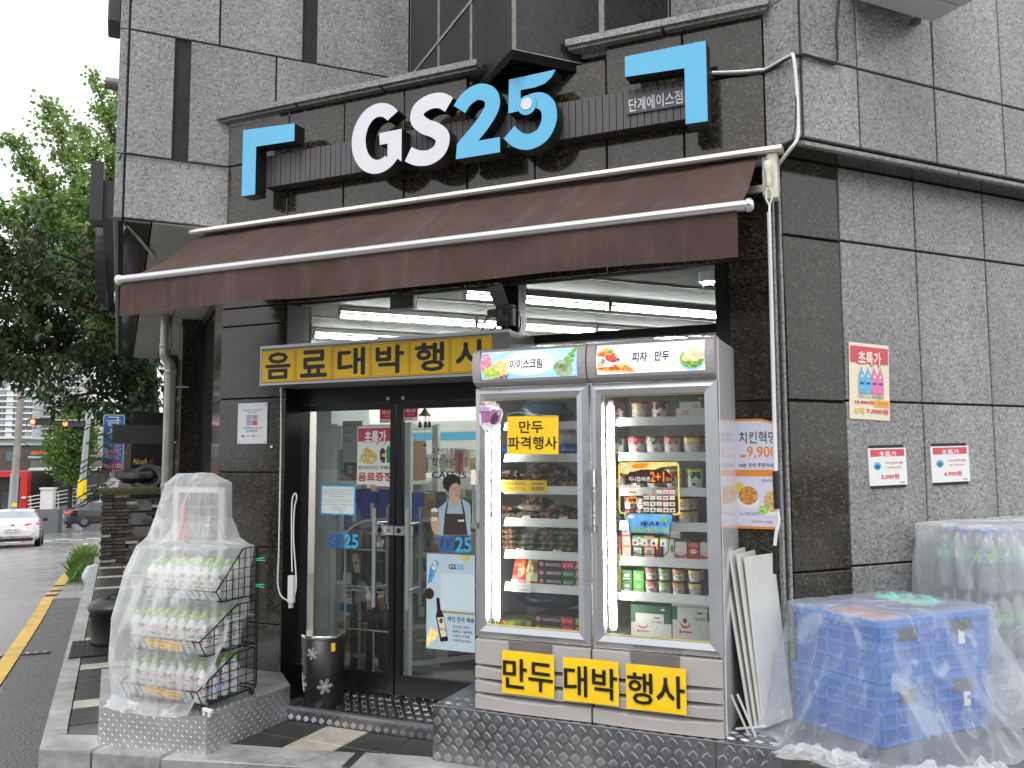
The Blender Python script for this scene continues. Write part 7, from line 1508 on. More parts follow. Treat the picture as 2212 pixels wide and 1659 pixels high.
q = MB(); text(q, 'NY', 0, .05, 0, .07, 0, M_PAPER, .02); solo('umbrella_emblem', q, at(MS, -.20, .572, .60), 'white NY letters on a black umbrella in the wire stand', 'emblem')
# wind chime, white bag
wc = thing('wind_chime', at(MS, .16, .72, 1.72), 'bronze wind chime with little bells hanging behind the right door', 'wind chime'); M_BRZ = mat('dark_bronze', (.06, .05, .03), .4, .7, var=.2)
q = MB(); q.lathe([(.05, .20), (.03, .22), (.008, .25), (.004, .27), (.003, .40)], M_BRZ, 12); part('roof', q, wc)
for dx in (-.04, 0, .035): q = MB(); q.lathe([(.016, .12), (.013, .13), (.010, .155), (0, .165)], M_BRZ, 10); q.tube([(0, 0, .16), (0, 0, .20)], .0015, M_BRZ, 4); part('bell', q, wc, Matrix.Translation((dx, .01 * (dx == 0), 0)))
q = MB(); q.tube([(0, 0, .20), (0, 0, .0)], .0015, M_BRZ, 4); q.disc(0, -.005, .018, .008, 0, M_BRZ, 8); part('striker', q, wc)
bg_ = thing('paper_bag', at(MS, -.52, .70, .55, ry=radians(6)), 'white paper bag with blue base and round red crest behind the left door', 'bag')
q = MB(); q.bbox(0, .12, 0, .05, .06, .27, M_PAPER, .01); q.bbox(0, .12, 0, .05, 0, .059, mat('bag_blue', hx('#2c5cb8'), .4, var=.1), .01); part('bag', q, bg_)
q = MB(); q.disc(.07, .14, .032, .036, -.001, mat('crest_red', hx('#8c2c34'), .5, var=.1), 18); q.disc(.07, .14, .024, .028, -.0014, M_PAPER, 16); q.disc(.07, .14, .015, .017, -.0018, mat('crest_red', hx('#8c2c34')), 12); q.rect(.06, .08, .176, .19, -.001, mat('crest_red', hx('#8c2c34'))); part('crest', q, bg_)
q = MB(); q.grid(lambda u, v: (u * .10 + .01 * nz3(u * 4, v * 4, 1), .02 * nz3(u * 5, v * 5, 4), v * .32), 8, 12, mat('purple_cloth', hx('#3c2450'), .5, var=.4, scale=10)); solo('purple_umbrella', q, at(MS, -.47, .72, .82), 'purple folded umbrella in clear sleeve beside the wire stand', 'umbrella')
q = MB(); q.bbox(-.05, .05, -.03, .03, -.03, .03, M_WHITE, .01); q.lathe([(.028, -.07), (.03, -.05), (.03, -.03)], M_BLK2, 12); q.lathe([(.030, -.05), (.032, -.03)], M_TUBE, 12); solo('dome_camera', q, at(MS, 2.15, .62, 2.70), 'small white security camera under the shop ceiling at the right window', 'camera')
q = MB(); q.bbox(0, .19, 0, .06, 0, .15, M_DGREY, .006)
for i in range(5):
    for j in range(4): q.disc(.04 + i * .028, .03 + j * .028, .004, .004, -.0012, M_BLK2, 6)
solo('wall_speaker', q, at(MS, -.01, .52, 2.65), 'flat dark perforated box stuck inside the upper window', 'speaker')

# ================================================================== SIDE STREET
def RZ(px, py, t): return R(px, py, t)
# brick wall with loose bricks
bw = thing('brick_wall', at(MR, -3.42, 11.45, -.32), 'weathered dark brick wall with mossy tile coping beside the side street', 'wall')
M_BRK = [mat('brick_%d' % i, c, .7, var=.3, scale=12, bump=.3, bscale=80) for i, c in enumerate(((.045, .041, .039), (.060, .050, .043), (.035, .033, .033), (.085, .066, .052)))]; M_BRL = mat('brick_worn_pale', (.36, .33, .27), .7, var=.5, scale=22); M_BLOCK = mat('grey_stone_block', (.13, .13, .13), .75, var=.25, scale=6)
q = MB(); q.box(.0, 1.10, .03, 6.6, 0, 1.45, mat('dark_mortar', (.035, .033, .032), .9, var=.3)); part('core', q, bw)
rnd = random.Random(12); _bk = {}
for r in range(25):
    x = -.02 * (r % 2); z = .01 + r * .056
    while x < 1.08:
        w = rnd.choice((.17, .20, .23)); blockzone = (.36 < x < .72 and 5 < r < 24 and rnd.random() < .75)
        if not blockzone:
            m_ = M_BRL if rnd.random() < .07 else rnd.choice(M_BRK); pr_ = rnd.choice((0, .008, .016, .022))
            k = (round(w, 2), m_.name, pr_)
            if k not in _bk: b_ = MB(); b_.box(0, w - .012, .028 - .02 - pr_, .031, 0, .044, m_); _bk[k] = b_.mesh('brick')
            part('brick', _bk[k], bw, Matrix.Translation((x, 0, z)))
        x += w
for i, (x, z, w, h) in enumerate(((.36, .32, .36, .16), (.40, .50, .32, .18), (.36, .70, .38, .20), (.38, .92, .34, .2), (.36, 1.14, .36, .2))): q = MB(); q.box(x, x + w, .012, .031, z, z + h - .015, M_BLOCK); part('stone_block', q, bw)
M_MOSS = mat('mossy_tile', (.075, .075, .035), .8, var=.5, scale=14, bump=.5, bscale=40)
for i in range(8): q = MB(); q.lathe([(.075, 0), (.085, .01), (.085, .20), (.07, .22)], M_MOSS, 10, sy=.55); part('coping_tile', q, bw, Matrix.Translation((.02 + i * .145, -.06, 1.47)) @ Matrix.Rotation(-pi / 2, 4, 'X'))
q = MB(); q.box(-.06, 1.12, -.05, .12, 1.40, 1.45, M_MOSS); part('coping_base', q, bw)
q = MB(); q.box(-.10, .0, -.20, 1.5, -.02, .30, M_SOILED); q.box(-.40, .0, -.6, -.21, -.02, .06, M_SOILED); part('footing', q, bw)
# tyres stacked on the wall
def torus(mb, R_, r, m, c=(0, 0, 0), n=24, k=10):
    mb.grid(lambda u, v: (c[0] + (R_ + r * cos(2 * pi * v)) * cos(2 * pi * u), c[1] + (R_ + r * cos(2 * pi * v)) * sin(2 * pi * u), c[2] + r * sin(2 * pi * v) * 1.2), n, k, m)
for i, (x, y, z, rx, lab) in enumerate(((-2.92, 12.0, 1.36, 8, 'black tyre lying on the brick wall'), (-2.75, 11.9, 1.30, 55, 'black tyre leaning on another tyre on the brick wall'))): q = MB(); torus(q, .20, .085, M_BLK); solo('old_tyre', q, at(MR, x, y, z, rx=radians(rx)), lab, 'tyre', 'old tyres on the brick wall')
# dark board with gold script
nb = thing('dark_signboard', at(MR, -3.02, 12.6, 1.30), 'tall black board with gold script behind the brick wall', 'signboard')
q = MB(); q.box(0, .62, 0, .05, 0, 1.15, mat('signboard_black', (.007, .007, .007), .3, var=.2)); part('board', q, nb); q = MB(); text(q, 'Noah.', .03, .27, .25, .35, -.003, mat('gold_script', hx('#c8a05c'), .4, var=.05), .0, shear=.35); text(q, 'B', .29, .36, .26, .33, -.003, mat('gold_script_dark', hx('#6a4c24'), .4, var=.05), .0, shear=.35); part('lettering', q, nb)
pb_ = thing('projecting_signbox', at(MR, -3.30, 8.6, 1.84), 'plain charcoal sign box projecting from the building over the pavement', 'sign box'); q = MB(); q.bbox(0, .62, 0, .30, 0, .24, mat('signbox_grey', (.022, .021, .021), .5, var=.1), .01); part('box', q, pb_); q = MB(); q.box(.62, .75, .1, .2, .05, .19, M_BLK2); part('bracket', q, pb_)
# blue sofa shop sign on a post
a, b = RZ(219, 1018, 13), RZ(270, 896, 13); w, h = b.x - a.x, b.z - a.z
sg = thing('blue_post_sign', at(MR, a.x, 13, a.z), 'tall blue shop sign with red and white letters and number 761-1102 on a post', 'sign')
q = MB(); q.prism(rr(0, w, 0, h, .035), 0, .09, M_OFFW); part('case', q, sg)
q = MB(); q.flat(rr(.012, w - .012, .012, h - .012, .03), -.002, mat('sign_blue', hx('#3a6eb0'), .4, var=.08)); q.rect(.012, w - .012, .02, h * .165, -.003, mat('sign_plum', hx('#a0405a'), .4, var=.06)); q.rect(.012, w - .012, .012, .03, -.0034, M_RED)
M_SILV = mat('sign_silver', hx('#c4c8d0'), .4, var=.05); M_MAR = mat('sign_maroon', hx('#a03c48'), .4, var=.05)
text(q, '금', w * .16, w * .80, h * .80, h * .96, -.004, M_SILV, .03); text(q, '성', w * .16, w * .80, h * .56, h * .76, -.004, M_SILV, .03)
for bdy, z0, z1 in (('쇼', .385, .51), ('파', .215, .355)): text(q, bdy, w * .16, w * .84, h * z0, h * z1, -.004, M_SILV, .085); text(q, bdy, w * .18, w * .82, h * (z0 + .005), h * (z1 - .005), -.0055, M_MAR, .025)
text(q, '761-1102', w * .07, w * .93, h * .055, h * .135, -.0045, M_SILV, .03); part('lettering', q, sg)
q = MB(); q.tube([(w * .5, .05, -1.75), (w * .5, .05, 0)], .035, M_ALU, 10); part('post', q, sg)
am = thing('round_arrow_sign', at(MR, RZ(243, 1045, 12.9).x, 12.9, RZ(243, 1045, 12.9).z), 'small round pale sign with pink arrow below the blue sign', 'sign')
q = MB(); q.lathe([(.098, 0), (.10, .005), (.10, .02), (.098, .025)], M_PAPER, 24); q.v = [(x, z - .025, y) for x, y, z in q.v]; part('disc', q, am); q = MB(); q.flat([(-.055, -.03), (-.02, -.04), (.005, -.005), (.02, -.02), (.06, .045), (-.03, .04), (-.005, .022), (-.03, -.005), (-.055, -.01)], -.0275, mat('arrow_pink', hx('#b878b0'), .5, var=.05)); part('arrow', q, am); q = MB(); q.tube([(0, .02, -.9), (0, .02, .25)], .02, M_ALU, 8); part('post', q, am)
# street side twin of the shop sign, seen edge-on
st = thing('side_shop_sign', at(MR, -3.30, 7.0, 4.2), 'shop sign on the street side of the building seen edge on', 'shop sign')
q = MB(); q.prism([(0.0, .80), (2.2, .80), (2.2, .58), (.22, .58), (.22, .12), (0, .12)], -.30, -.17, M_BLUE, 'yz', side=M_DGREY); q.v = [(x, y, z) for x, y, z in q.v]; part('corner_bracket', q, st)
q = MB(); q.prism([(6.6, .80), (4.6, .80), (4.6, .58), (6.38, .58), (6.38, .12), (6.6, .12)], -.30, -.17, M_BLUE, 'yz', side=M_DGREY); part('corner_bracket', q, st)
q = MB(); q.box(-.17, 0, .05, 6.5, .16, .60, M_DGREY); part('band_box', q, st)
for y, rz_, m_ in ((2.6, .42, M_WACR), (3.3, .40, M_WACR), (4.0, .40, M_BLUE), (4.7, .40, M_BLUE)): q = MB(); q.prism(arc(y, .34, .28, rz_, 0, 345, 22), -.30, -.17, m_, 'yz', side=M_DGREY); part('letter', q, st)
q = MB(); q.tube([(-.02, .9, 1.85), (-.20, .9, 1.85)], .07, M_GREYM, 12); solo('wall_lamp', q, at(MR, -3.30, 6.4, 4.2), 'grey tube fitting sticking out of the street side wall', 'fitting')
q = MB(); q.bbox(-.09, 0, 0, .3, 0, .9, M_DGREY, .01); solo('dark_wall_box', q, at(MR, -3.30, 3.2, 4.86), 'dark box fixed high on the street side wall at the top left', 'box')
# litter bag
q = MB(); q.grid(lambda u, v: (.13 * sin(pi * v) * cos(2 * pi * u) * (1 + .3 * nz3(cos(2 * pi * u) * 2, sin(2 * pi * u) * 2, v * 4)), .10 * sin(pi * v) * sin(2 * pi * u), .17 - .17 * cos(pi * v)), 20, 12, mat('pale_bag', (.45, .52, .55), .3, var=.4, scale=20)); solo('rubbish_bag', q, at(MR, -3.60, 11.3, -.28, ry=.5), 'pale rubbish bag leaning on the wall footing', 'bag')

# ------------------------------------------------------------------ cars
def wheel(par, x, y, r=.33, s=1):
    q = MB(); prof = [(r * .62, -.10), (r * .97, -.10), (r, -.07), (r, .07), (r * .97, .10), (r * .62, .10)]; q.lathe(prof, M_BLK, 24); q.v = [(vx, vz, vy) for vx, vy, vz in q.v]; w_ = part('wheel', q, par, Matrix.Translation((x, y, r)))
    q = MB(); q.lathe([(r * .64, -.09), (r * .60, -.10), (r * .2, -.085), (0, -.09)], M_ALU, 20)
    for k in range(10): an = k * pi / 5; q.box(-.012, .012, r * .15, r * .6, -.112, -.095, M_STEEL, Matrix.Rotation(an, 4, 'Z'))
    q.v = [(vx, vz * s, vy) for vx, vy, vz in q.v]; part('rim', q, w_)
def car(M, paint, label, glassm, name='parked_car'):
    """x forward, rear bumper at x=0"""
    c = thing(name, M, label, 'car')
    L = 4.75
    st_ = [(0.0, .70, .42, .58, .60), (.05, .82, .30, .86, .88), (.25, .89, .24, .98, 1.02), (.62, .91, .22, 1.00, 1.10), (1.1, .915, .20, .99, 1.36), (1.75, .915, .20, .96, 1.45), (2.5, .915, .20, .94, 1.44), (3.05, .91, .20, .93, 1.22), (3.5, .90, .20, .92, .95), (4.3, .88, .22, .80, .82), (4.62, .82, .26, .66, .68), (4.75, .70, .36, .52, .54)]
    nsec = []
    for x, w, zl, zb, zt in st_:
        cab = zt - zb > .1; wr = w * (.70 if cab else .90)
        half = [(w * .86, zl), (w * .985, zl + .10), (w, (zl + zb) / 2 + .05), (w * .955, zb), (wr, zt - .02 if cab else zt), (wr * .6, zt)]
        nsec.append([(x, y, z) for y, z in half] + [(x, -y, z) for y, z in reversed(half)])
    q = MB(); n = 12
    for i in range(len(nsec) - 1):
        cab0, cab1 = st_[i][4] - st_[i][3] > .1, st_[i + 1][4] - st_[i + 1][3] > .1
        for j in range(n - 1):
            gl = False
            if j in (3, 7) and cab0 and cab1: gl = True
            if j in (4, 5, 6) and (i in (3,) or i in (7,)): gl = True
            if j in (3, 7) and (i in (3, 7)): gl = True
            a_, b_ = nsec[i], nsec[i + 1]; q.add([a_[j], a_[j + 1], b_[j + 1], b_[j]], [(0, 1, 2, 3)], glassm if gl else paint, True)
    q.add(nsec[0], [tuple(range(n))], paint); q.add(nsec[-1], [tuple(range(n))[::-1]], paint)
    q.add([(x, y, st_[k][2]) for k, x in ((1, .05), (10, 4.62)) for y in (-.75, .75)], [(0, 1, 3, 2)], M_BLK)
    part('body', q, c)
    for x in (.98, 3.75):
        for s in (-1, 1): wheel(c, x, s * .83, s=1 if s < 0 else -1)
    M_TAIL = mat('tail_lamp_lit', hx('#c01818'), .3, var=0, emit=(1, .04, .02), estr=1.2)
    for s in (-1, 1):
        q = MB(); q.add([(.05, s * .42, .76), (.02, s * .42, .86), (.09, s * .83, .80), (.11, s * .85, .90), (.36, s * .895, .88), (.36, s * .895, .94)], [(0, 1, 3, 2), (2, 3, 5, 4)] if s > 0 else [(1, 0, 2, 3), (3, 2, 4, 5)], M_TAIL); q.v = [(x - .012, y * 1.01, z + .01) for x, y, z in q.v]; part('tail_lamp', q, c)
        q = MB(); q.bbox(3.02, 3.15, s * .99 - .08, s * .99 + .08, .95, 1.07, paint if paint is not M_CARW else M_BLK2, .02); part('door_mirror', q, c)
    q = MB(); q.box(-.035, -.02, -.26, .26, .58, .70, M_PAPER); 
    pl_ = part('number_plate', q, c); q = MB(); text(q, '105허 6473', -.23, .23, .60, .68, 0, M_INK, .01); q.v = [(-.0375, -x, z) for x, y, z in q.v]; part('plate_lettering', q, pl_)
    q = MB(); q.box(-.02, .10, -.70, .70, .22, .34, M_BLK2); part('rear_bumper_grille', q, c)
    q = MB(); q.lathe([(.05, 0), (.04, .006)], M_CHROME, 14, sx=1.5, sy=.8); q.v = [(-z - .005 + .03, x, y + .84) for x, y, z in q.v]; part('badge', q, c)
    for s in (-1, 1): q = MB(); q.bbox(1.9, 2.1, s * .918 - .01, s * .918 + .01, .78, .81, M_CHROME, .004); part('door_handle', q, c)
    return c
M_CARW = mat('car_white', (.70, .70, .69), .2, var=.02, coat=.8); M_CARB = mat('car_black', (.012, .013, .016), .15, var=.05, coat=1.0); M_CGL = mat('car_window', (.04, .045, .05), .05, var=0, coat=.6); M_CGW = mat('car_rear_window', (.30, .33, .36), .08, var=.1)
p = WY(24, 1182, 32.5); q_ = MRi @ p
car(Matrix.Translation((p.x, p.y, p.z - .02)) @ Matrix.Rotation(A_R + radians(92), 4, 'Z') @ Matrix.Rotation(radians(3.4), 4, 'Y'), M_CARW, 'white sedan seen from behind waiting in the street', M_CGW)
p = WY(138, 1139, 50)
car(Matrix.Translation((p.x, p.y, p.z)) @ Matrix.Rotation(A_R + radians(6), 4, 'Z'), M_CARB, 'black sedan crossing the junction, its front hidden behind the brick wall', M_CGL, 'black_car')

# ------------------------------------------------------------------ poles, signals, wires
up = thing('utility_pole', Matrix.Translation(WY(24, 1120, 37)), 'concrete utility pole with grey lower sleeve at the left edge', 'pole')
M_CONC = mat('pole_concrete', (.30, .27, .23), .8, var=.2, scale=3)
q = MB(); q.tube([(0, 0, -.8), (.22, 0, 6.4)], [.16, .12], M_CONC, 14); part('shaft', q, up); q = MB(); q.tube([(0, 0, -.75), (.07, 0, 1.9)], [.175, .168], M_ALU, 14); part('sleeve', q, up)
q = MB(); torus(q, .22, .018, M_BLK); q.v = [(x + .75, z - .1, y + 4.05) for x, y, z in q.v]; part('cable_coil', q, up)
for k in range(3): q = MB(); q.box(.12, .32, -.19, -.17, .0 + k * .26, .14 + k * .26, M_YEL if k % 2 == 0 else M_INK); part('hazard_band', q, up)
sp_ = thing('signal_pole', Matrix.Translation(WY(171, 1105, 56)), 'grey signal pole with yellow and black base and a mast arm', 'signal pole')
q = MB(); q.tube([(0, 0, -1.2), (.34, 0, 6.6)], [.26, .17], M_ALU, 14); part('shaft', q, sp_)
q = MB(); n_ = 14; z0_, z1_ = .85, 2.05
q.tube([(.085, 0, z0_), (.135, 0, z1_)], [.275, .265], M_YEL, 16); part('yellow_sleeve', q, sp_)
q = MB()
for k in range(4): q.flat([(-.19 + .12, z0_ + k * .3), (.36, z0_ + .32 + k * .3), (.36, z0_ + .46 + k * .3), (-.19 + .12, z0_ + .14 + k * .3)], -.275, M_INK) if k < 3 else None
q.v = [(max(-.13, min(.34, x)), -math.sqrt(max(.001, .278 ** 2 - (max(-.13, min(.34, x)) - .11) ** 2)), z) for x, y, z in q.v]; part('black_stripe', q, sp_)
arm0 = WY(183, 909, 56) - sp_.location; arm1 = WY(60, 906, 56) - sp_.location
q = MB(); q.tube([arm0, arm1], [.07, .045], M_ALU, 8); part('mast_arm', q, sp_)
M_LREDL = mat('red_signal_lit', (1, .1, .05), .3, var=0, emit=(1, .06, .02), estr=9); M_LOFF = mat('signal_lens_dark', (.02, .02, .02), .3, var=0)
for i, (x, y, lab) in enumerate(((71, 912, 'left traffic signal head on the mast arm, red lamp lit'), (141, 916, 'right traffic signal head on the mast arm, red lamp lit'))):
    ts_ = thing('traffic_signal', Matrix.Translation(WY(x, y + 6, 55.8)), lab, 'traffic signal', 'traffic signals on the mast arm'); q = MB(); q.bbox(-.15, 1.25, -.1, .1, 0, .42, M_BLK2, .04); part('housing', q, ts_)
    for k in range(4): q = MB(); q.disc(.04 + k * .35, .21, .16, .16, -.105, M_LREDL if k == 0 else M_LOFF, 18); part('lamp', q, ts_); q = MB(); q.tube([(.04 + k * .35 + .17 * cos(a_ / 8 * pi), -.20, .21 + .17 * sin(a_ / 8 * pi)) for a_ in range(9)], .012, M_BLK2, 5); part('visor', q, ts_)
def wire(pts, r, label): q = MB(); q.tube(smooth_path(pts, 8), r, M_BLK, 4); solo('overhead_wire', q, Matrix(), label, 'wire', 'overhead wires by the utility pole')
for ys, lab in (((860, 878, 885), 'upper overhead wire left of the trees'), ((905, 925, 912), 'middle overhead wire near the utility pole'), ((840, 826, 822), 'highest overhead wire crossing the tree branches'), ((975, 950, 1005), 'lowest overhead wire sloping from the utility pole')): wire([WY(-60, ys[0], 37), WY(34, ys[1] , 37), WY(150, ys[2] + 8, 45), WY(260, ys[2], 52)], .018, lab)
# utility cabinet
uc = thing('utility_cabinet', Matrix.Translation(WY(102, 1112, 55)) @ Matrix.Rotation(radians(10), 4, 'Z'), 'white utility cabinet on a grey plinth at the far corner', 'cabinet')
q = MB(); q.bbox(-.75, .75, -.3, .5, -1.2, .35, mat('plinth_grey', (.12, .13, .14), .7, var=.2), .03); part('plinth', q, uc); q = MB(); q.bbox(-.38, .38, -.25, .3, .36, 1.6, M_OFFW, .03); q.bbox(-.44, .44, -.31, .36, 1.605, 1.72, M_OFFW, .03); part('box', q, uc)
# railing
rl = thing('railing', Matrix(), 'long pale pipe railing along the far ramp', 'railing')
for k, (ya, yb) in enumerate(((1074, 1041), (1082, 1049), (1090, 1058), (1098, 1066))): q = MB(); q.tube([WY(60, ya, 58), WY(262, yb - 3, 58)], .035, M_OFFW, 6); part('rail', q, rl)
for i in range(7): x = 66 + i * 30; q = MB(); q.tube([WY(x, 1074 - i * 5, 58.1), WY(x, 1108 - i * 4, 58.1)], .04, M_OFFW, 6); part('post', q, rl)
q = MB(); a_, b_ = WY(60, 1104, 58.3), WY(270, 1072, 58.3); q.add([a_, b_, b_ - Vector((0, 0, 3)), a_ - Vector((0, 0, 3)), a_ + Vector((0, 2, 0)), b_ + Vector((0, 2, 0))], [(0, 1, 2, 3), (0, 4, 5, 1)], mat('ramp_concrete', (.22, .22, .21), .8, var=.2, scale=1)); struct('ramp', q)
# ------------------------------------------------------------------ far buildings
def bl(name, px0, px1, ytop, Y, depth, m, label, zb=-4):
    a_, b_ = WY(px0, ytop, Y), WY(px1, ytop, Y); t = thing(name, Matrix.Translation((a_.x, Y, zb)), label, 'building'); q = MB(); q.box(0, b_.x - a_.x, 0, depth, 0, a_.z - zb, m); part('wall', q, t); return t, b_.x - a_.x, a_.z - zb
t, w, h = bl('grey_hall', 66, 300, 1016, 66, 12, mat('hall_grey', (.030, .032, .034), .6, var=.15, scale=.5), 'long dark grey hall with pale roof edge behind the railing'); q = MB(); q.box(-.1, w + .1, -.1, 12, h, h + .18, M_OFFW); part('roof_edge', q, t)
for i in range(4): q = MB(); q.lathe([(.10, 0), (.12, .05), (.10, .1)], M_OFFW, 8); part('wall_lamp', q, t, Matrix.Translation((1.8 + i * 1.9, -.12, h - 1.6)))
for i in range(5): q = MB(); q.box(i * 1.75, i * 1.75 + .04, -.03, 0, 0, h, M_JOINT); part('seam', q, t)
t, w, h = bl('red_gate_shop', -40, 68, 1018, 63, 8, mat('shop_dark', (.02, .016, .016), .5, var=.2), 'low dark shop with a thick red frame at the left edge')
M_REDF = mat('red_frame', hx('#b8221c'), .4, var=.06); q = MB(); q.box(0, w, -.5, -.01, h - .42, h, M_REDF); part('frame_beam', q, t); q = MB(); q.box(w - .5, w, -.5, -.01, 0, h - .4205, M_REDF); part('frame_post', q, t)
for k in range(8): q = MB(); q.box(0, w - .5, -.06, -.012, h - 1.35 + k * .11, h - 1.29 + k * .11, mat('slat_brown', (.05, .03, .025), .6, var=.1)); part('slat', q, t)
for k in range(3): q = MB(); q.box(.5 + k * 1.1, 1.4 + k * 1.1, -.05, -.012, 1.2, h - 1.5, M_CGL); part('window', q, t)
q = MB(); q.bbox(0, .25, -.2, 0, 0, .12, M_WHITE, .02); part('camera', q, t, Matrix.Translation((w - .25, -.5, 2.9)))
M_BRB = mat('old_brick_house', (.085, .062, .055), .8, var=.25, scale=.8); M_TEALW = mat('teal_window', (.08, .14, .15), .3, var=.2)
for (p0, p1, yt, Y, m_, lab) in ((-30, 66, 962, 92, M_BRB, 'low brown brick house left of the street tree'), (66, 235, 990, 88, mat('dull_house', (.16, .14, .125), .8, var=.2, scale=.7), 'low brown house with teal windows behind the hall'), (-30, 40, 948, 110, mat('tan_house', (.28, .25, .20), .8, var=.15), 'tan house with green roof edge at the far left'), (50, 200, 948, 120, mat('pale_house', (.42, .41, .40), .7, var=.1), 'pale white house below the apartment block')):
    t, w, h = bl('low_house', p0, p1, yt, Y, 8, m_, lab)
    q = MB(); q.box(-.15, w + .15, -.2, 8, h, h + .22, mat('roof_trim_%d' % int(Y), hx('#8fb8b4') if Y < 100 else hx('#c8c8c4'), .6, var=.1)); part('roof_edge', q, t)
    for k in range(int(w / 1.7)): q = MB(); q.box(.5 + k * 1.7, 1.4 + k * 1.7, -.04, .0, h - 1.7, h - .7, M_TEALW); part('window', q, t)
q = MB(); q.box(0, 5.2, 0, 4, 0, .35, mat('orange_roof', hx('#c0562c'), .7, var=.15)); solo('orange_roof_shed', q, Matrix.Translation(WY(66, 982, 86)), 'flat orange roofed shed before the pale house', 'shed')
# apartments
M_APW = mat('apartment_white', (.66, .66, .65), .7, var=.04, scale=.05); M_APG = mat('apartment_glass', (.10, .115, .13), .3, var=.3, scale=.08); M_APT = mat('apartment_green_glass', (.20, .30, .31), .3, var=.2, scale=.1)
def apartment(px0, px1, ytop, Y, cols, label, seed):
    t, w, h = bl('apartment_block', px0, px1, ytop, Y, 14, M_APW, label, zb=-8); rr_ = random.Random(seed)
    cw = w / cols; fl = 3.0; rows = int((h - 4) / fl); me = {}
    for m_ in (M_APG, M_APT): q = MB(); q.box(.06 * cw, .94 * cw, -.25, -.01, .75, 2.55, m_); q.box(.48 * cw, .52 * cw, -.32, -.251, .75, 2.55, M_APW); me[m_.name] = q.mesh('window')
    for r in range(rows):
        z = h - 2.5 - (r + 1) * fl
        if z < 14: continue
        for c in range(cols):
            if c in (cols // 2,): continue
            part('window', me[(M_APT if rr_.random() < .15 else M_APG).name], t, Matrix.Translation((c * cw, 0, z)))
    for r in range(rows): 
        z = h - 2.5 - r * fl; q = MB(); q.box(-.1, w + .1, -.6, -.011, z - .35, z - .02, M_APW); part('balcony_band', q, t)
apartment(-25, 76, 780, 430, 7, 'white apartment block at the far left with balcony windows', 1); apartment(78, 175, 765, 440, 7, 'white apartment block right of the utility pole', 2); apartment(60, 125, 690, 560, 5, 'taller pale apartment block standing further behind', 3)
t, w, h = bl('red_sign_building', 190, 222, 905, 130, 6, mat('pale_house', (.42, .41, .40)), 'pale building with red signs seen between branches'); 
for k in range(3): q = MB(); q.box(.2 + k * .7, .75 + k * .7, -.1, -.01, h - 2.0 - .9 * k, h - 1.3 - .9 * k, M_REDF); part('red_sign', q, t)

# ------------------------------------------------------------------ trees
def leafmat(name, c0, c1, c2):
    m = bpy.data.materials.new(name); m.use_nodes = True; nt = m.node_tree; n, l = nt.nodes, nt.links; b = n['Principled BSDF']
    tc = n.new('ShaderNodeTexCoord'); z = n.new('ShaderNodeTexNoise'); z.inputs['Scale'].default_value = 1.6; z.inputs['Detail'].default_value = 8; z.inputs['Roughness'].default_value = .8; l.new(tc.outputs['Object'], z.inputs[0])
    r = n.new('ShaderNodeValToRGB'); e = r.color_ramp.elements; e[0].position = .32; e[0].color = (*c0, 1); e[1].position = .72; e[1].color = (*c2, 1); k = e.new(.52); k.color = (*c1, 1); l.new(z.outputs['Fac'], r.inputs[0]); l.new(r.outputs[0], b.inputs['Base Color']); b.inputs['Roughness'].default_value = .5
    tr = n.new('ShaderNodeBsdfTranslucent'); l.new(r.outputs[0], tr.inputs[0]); mx = n.new('ShaderNodeMixShader'); mx.inputs[0].default_value = .35; o = n['Material Output']; l.new(b.outputs[0], mx.inputs[1]); l.new(tr.outputs[0], mx.inputs[2]); l.new(mx.outputs[0], o.inputs[0]); MATS[name] = m; return m
M_LG = leafmat('ginkgo_leaves', (.14, .22, .05), (.21, .34, .08), (.31, .43, .16)); M_LD = leafmat('dark_leaves', (.020, .045, .014), (.045, .090, .026), (.10, .165, .045)); M_LS = leafmat('street_tree_leaves', (.06, .12, .02), (.11, .21, .035), (.18, .30, .06)); M_BARK = mat('bark', (.035, .028, .022), .9, var=.4, scale=5, bump=.6, bscale=20)
M_LRED = leafmat('reddish_leaves', (.06, .03, .012), (.09, .05, .02), (.12, .07, .03))
def leaves(mb, pts, spread, per, size, m, rnd, droop=0.0, asp=.6):
    for p in pts:
        for _ in range(per):
            c = Vector((p[0] + rnd.gauss(0, spread), p[1] + rnd.gauss(0, spread), p[2] + rnd.gauss(0, spread * .8)))
            d = Vector((rnd.gauss(0, 1), rnd.gauss(0, 1), rnd.gauss(0, .6) - droop)).normalized(); s_ = d.orthogonal().normalized(); s_ = Matrix.Rotation(rnd.uniform(0, 2 * pi), 3, d) @ s_
            L = size * rnd.uniform(.7, 1.3); w_ = L * asp * .5; mid = c + d * L * .45
            mb.v += [tuple(c), tuple(mid + s_ * w_), tuple(c + d * L), tuple(mid - s_ * w_)]; o = len(mb.v) - 4; mb.f.append((o, o + 1, o + 2, o + 3)); mb.m.append(mb.mi(m)); mb.smooth.append(False)
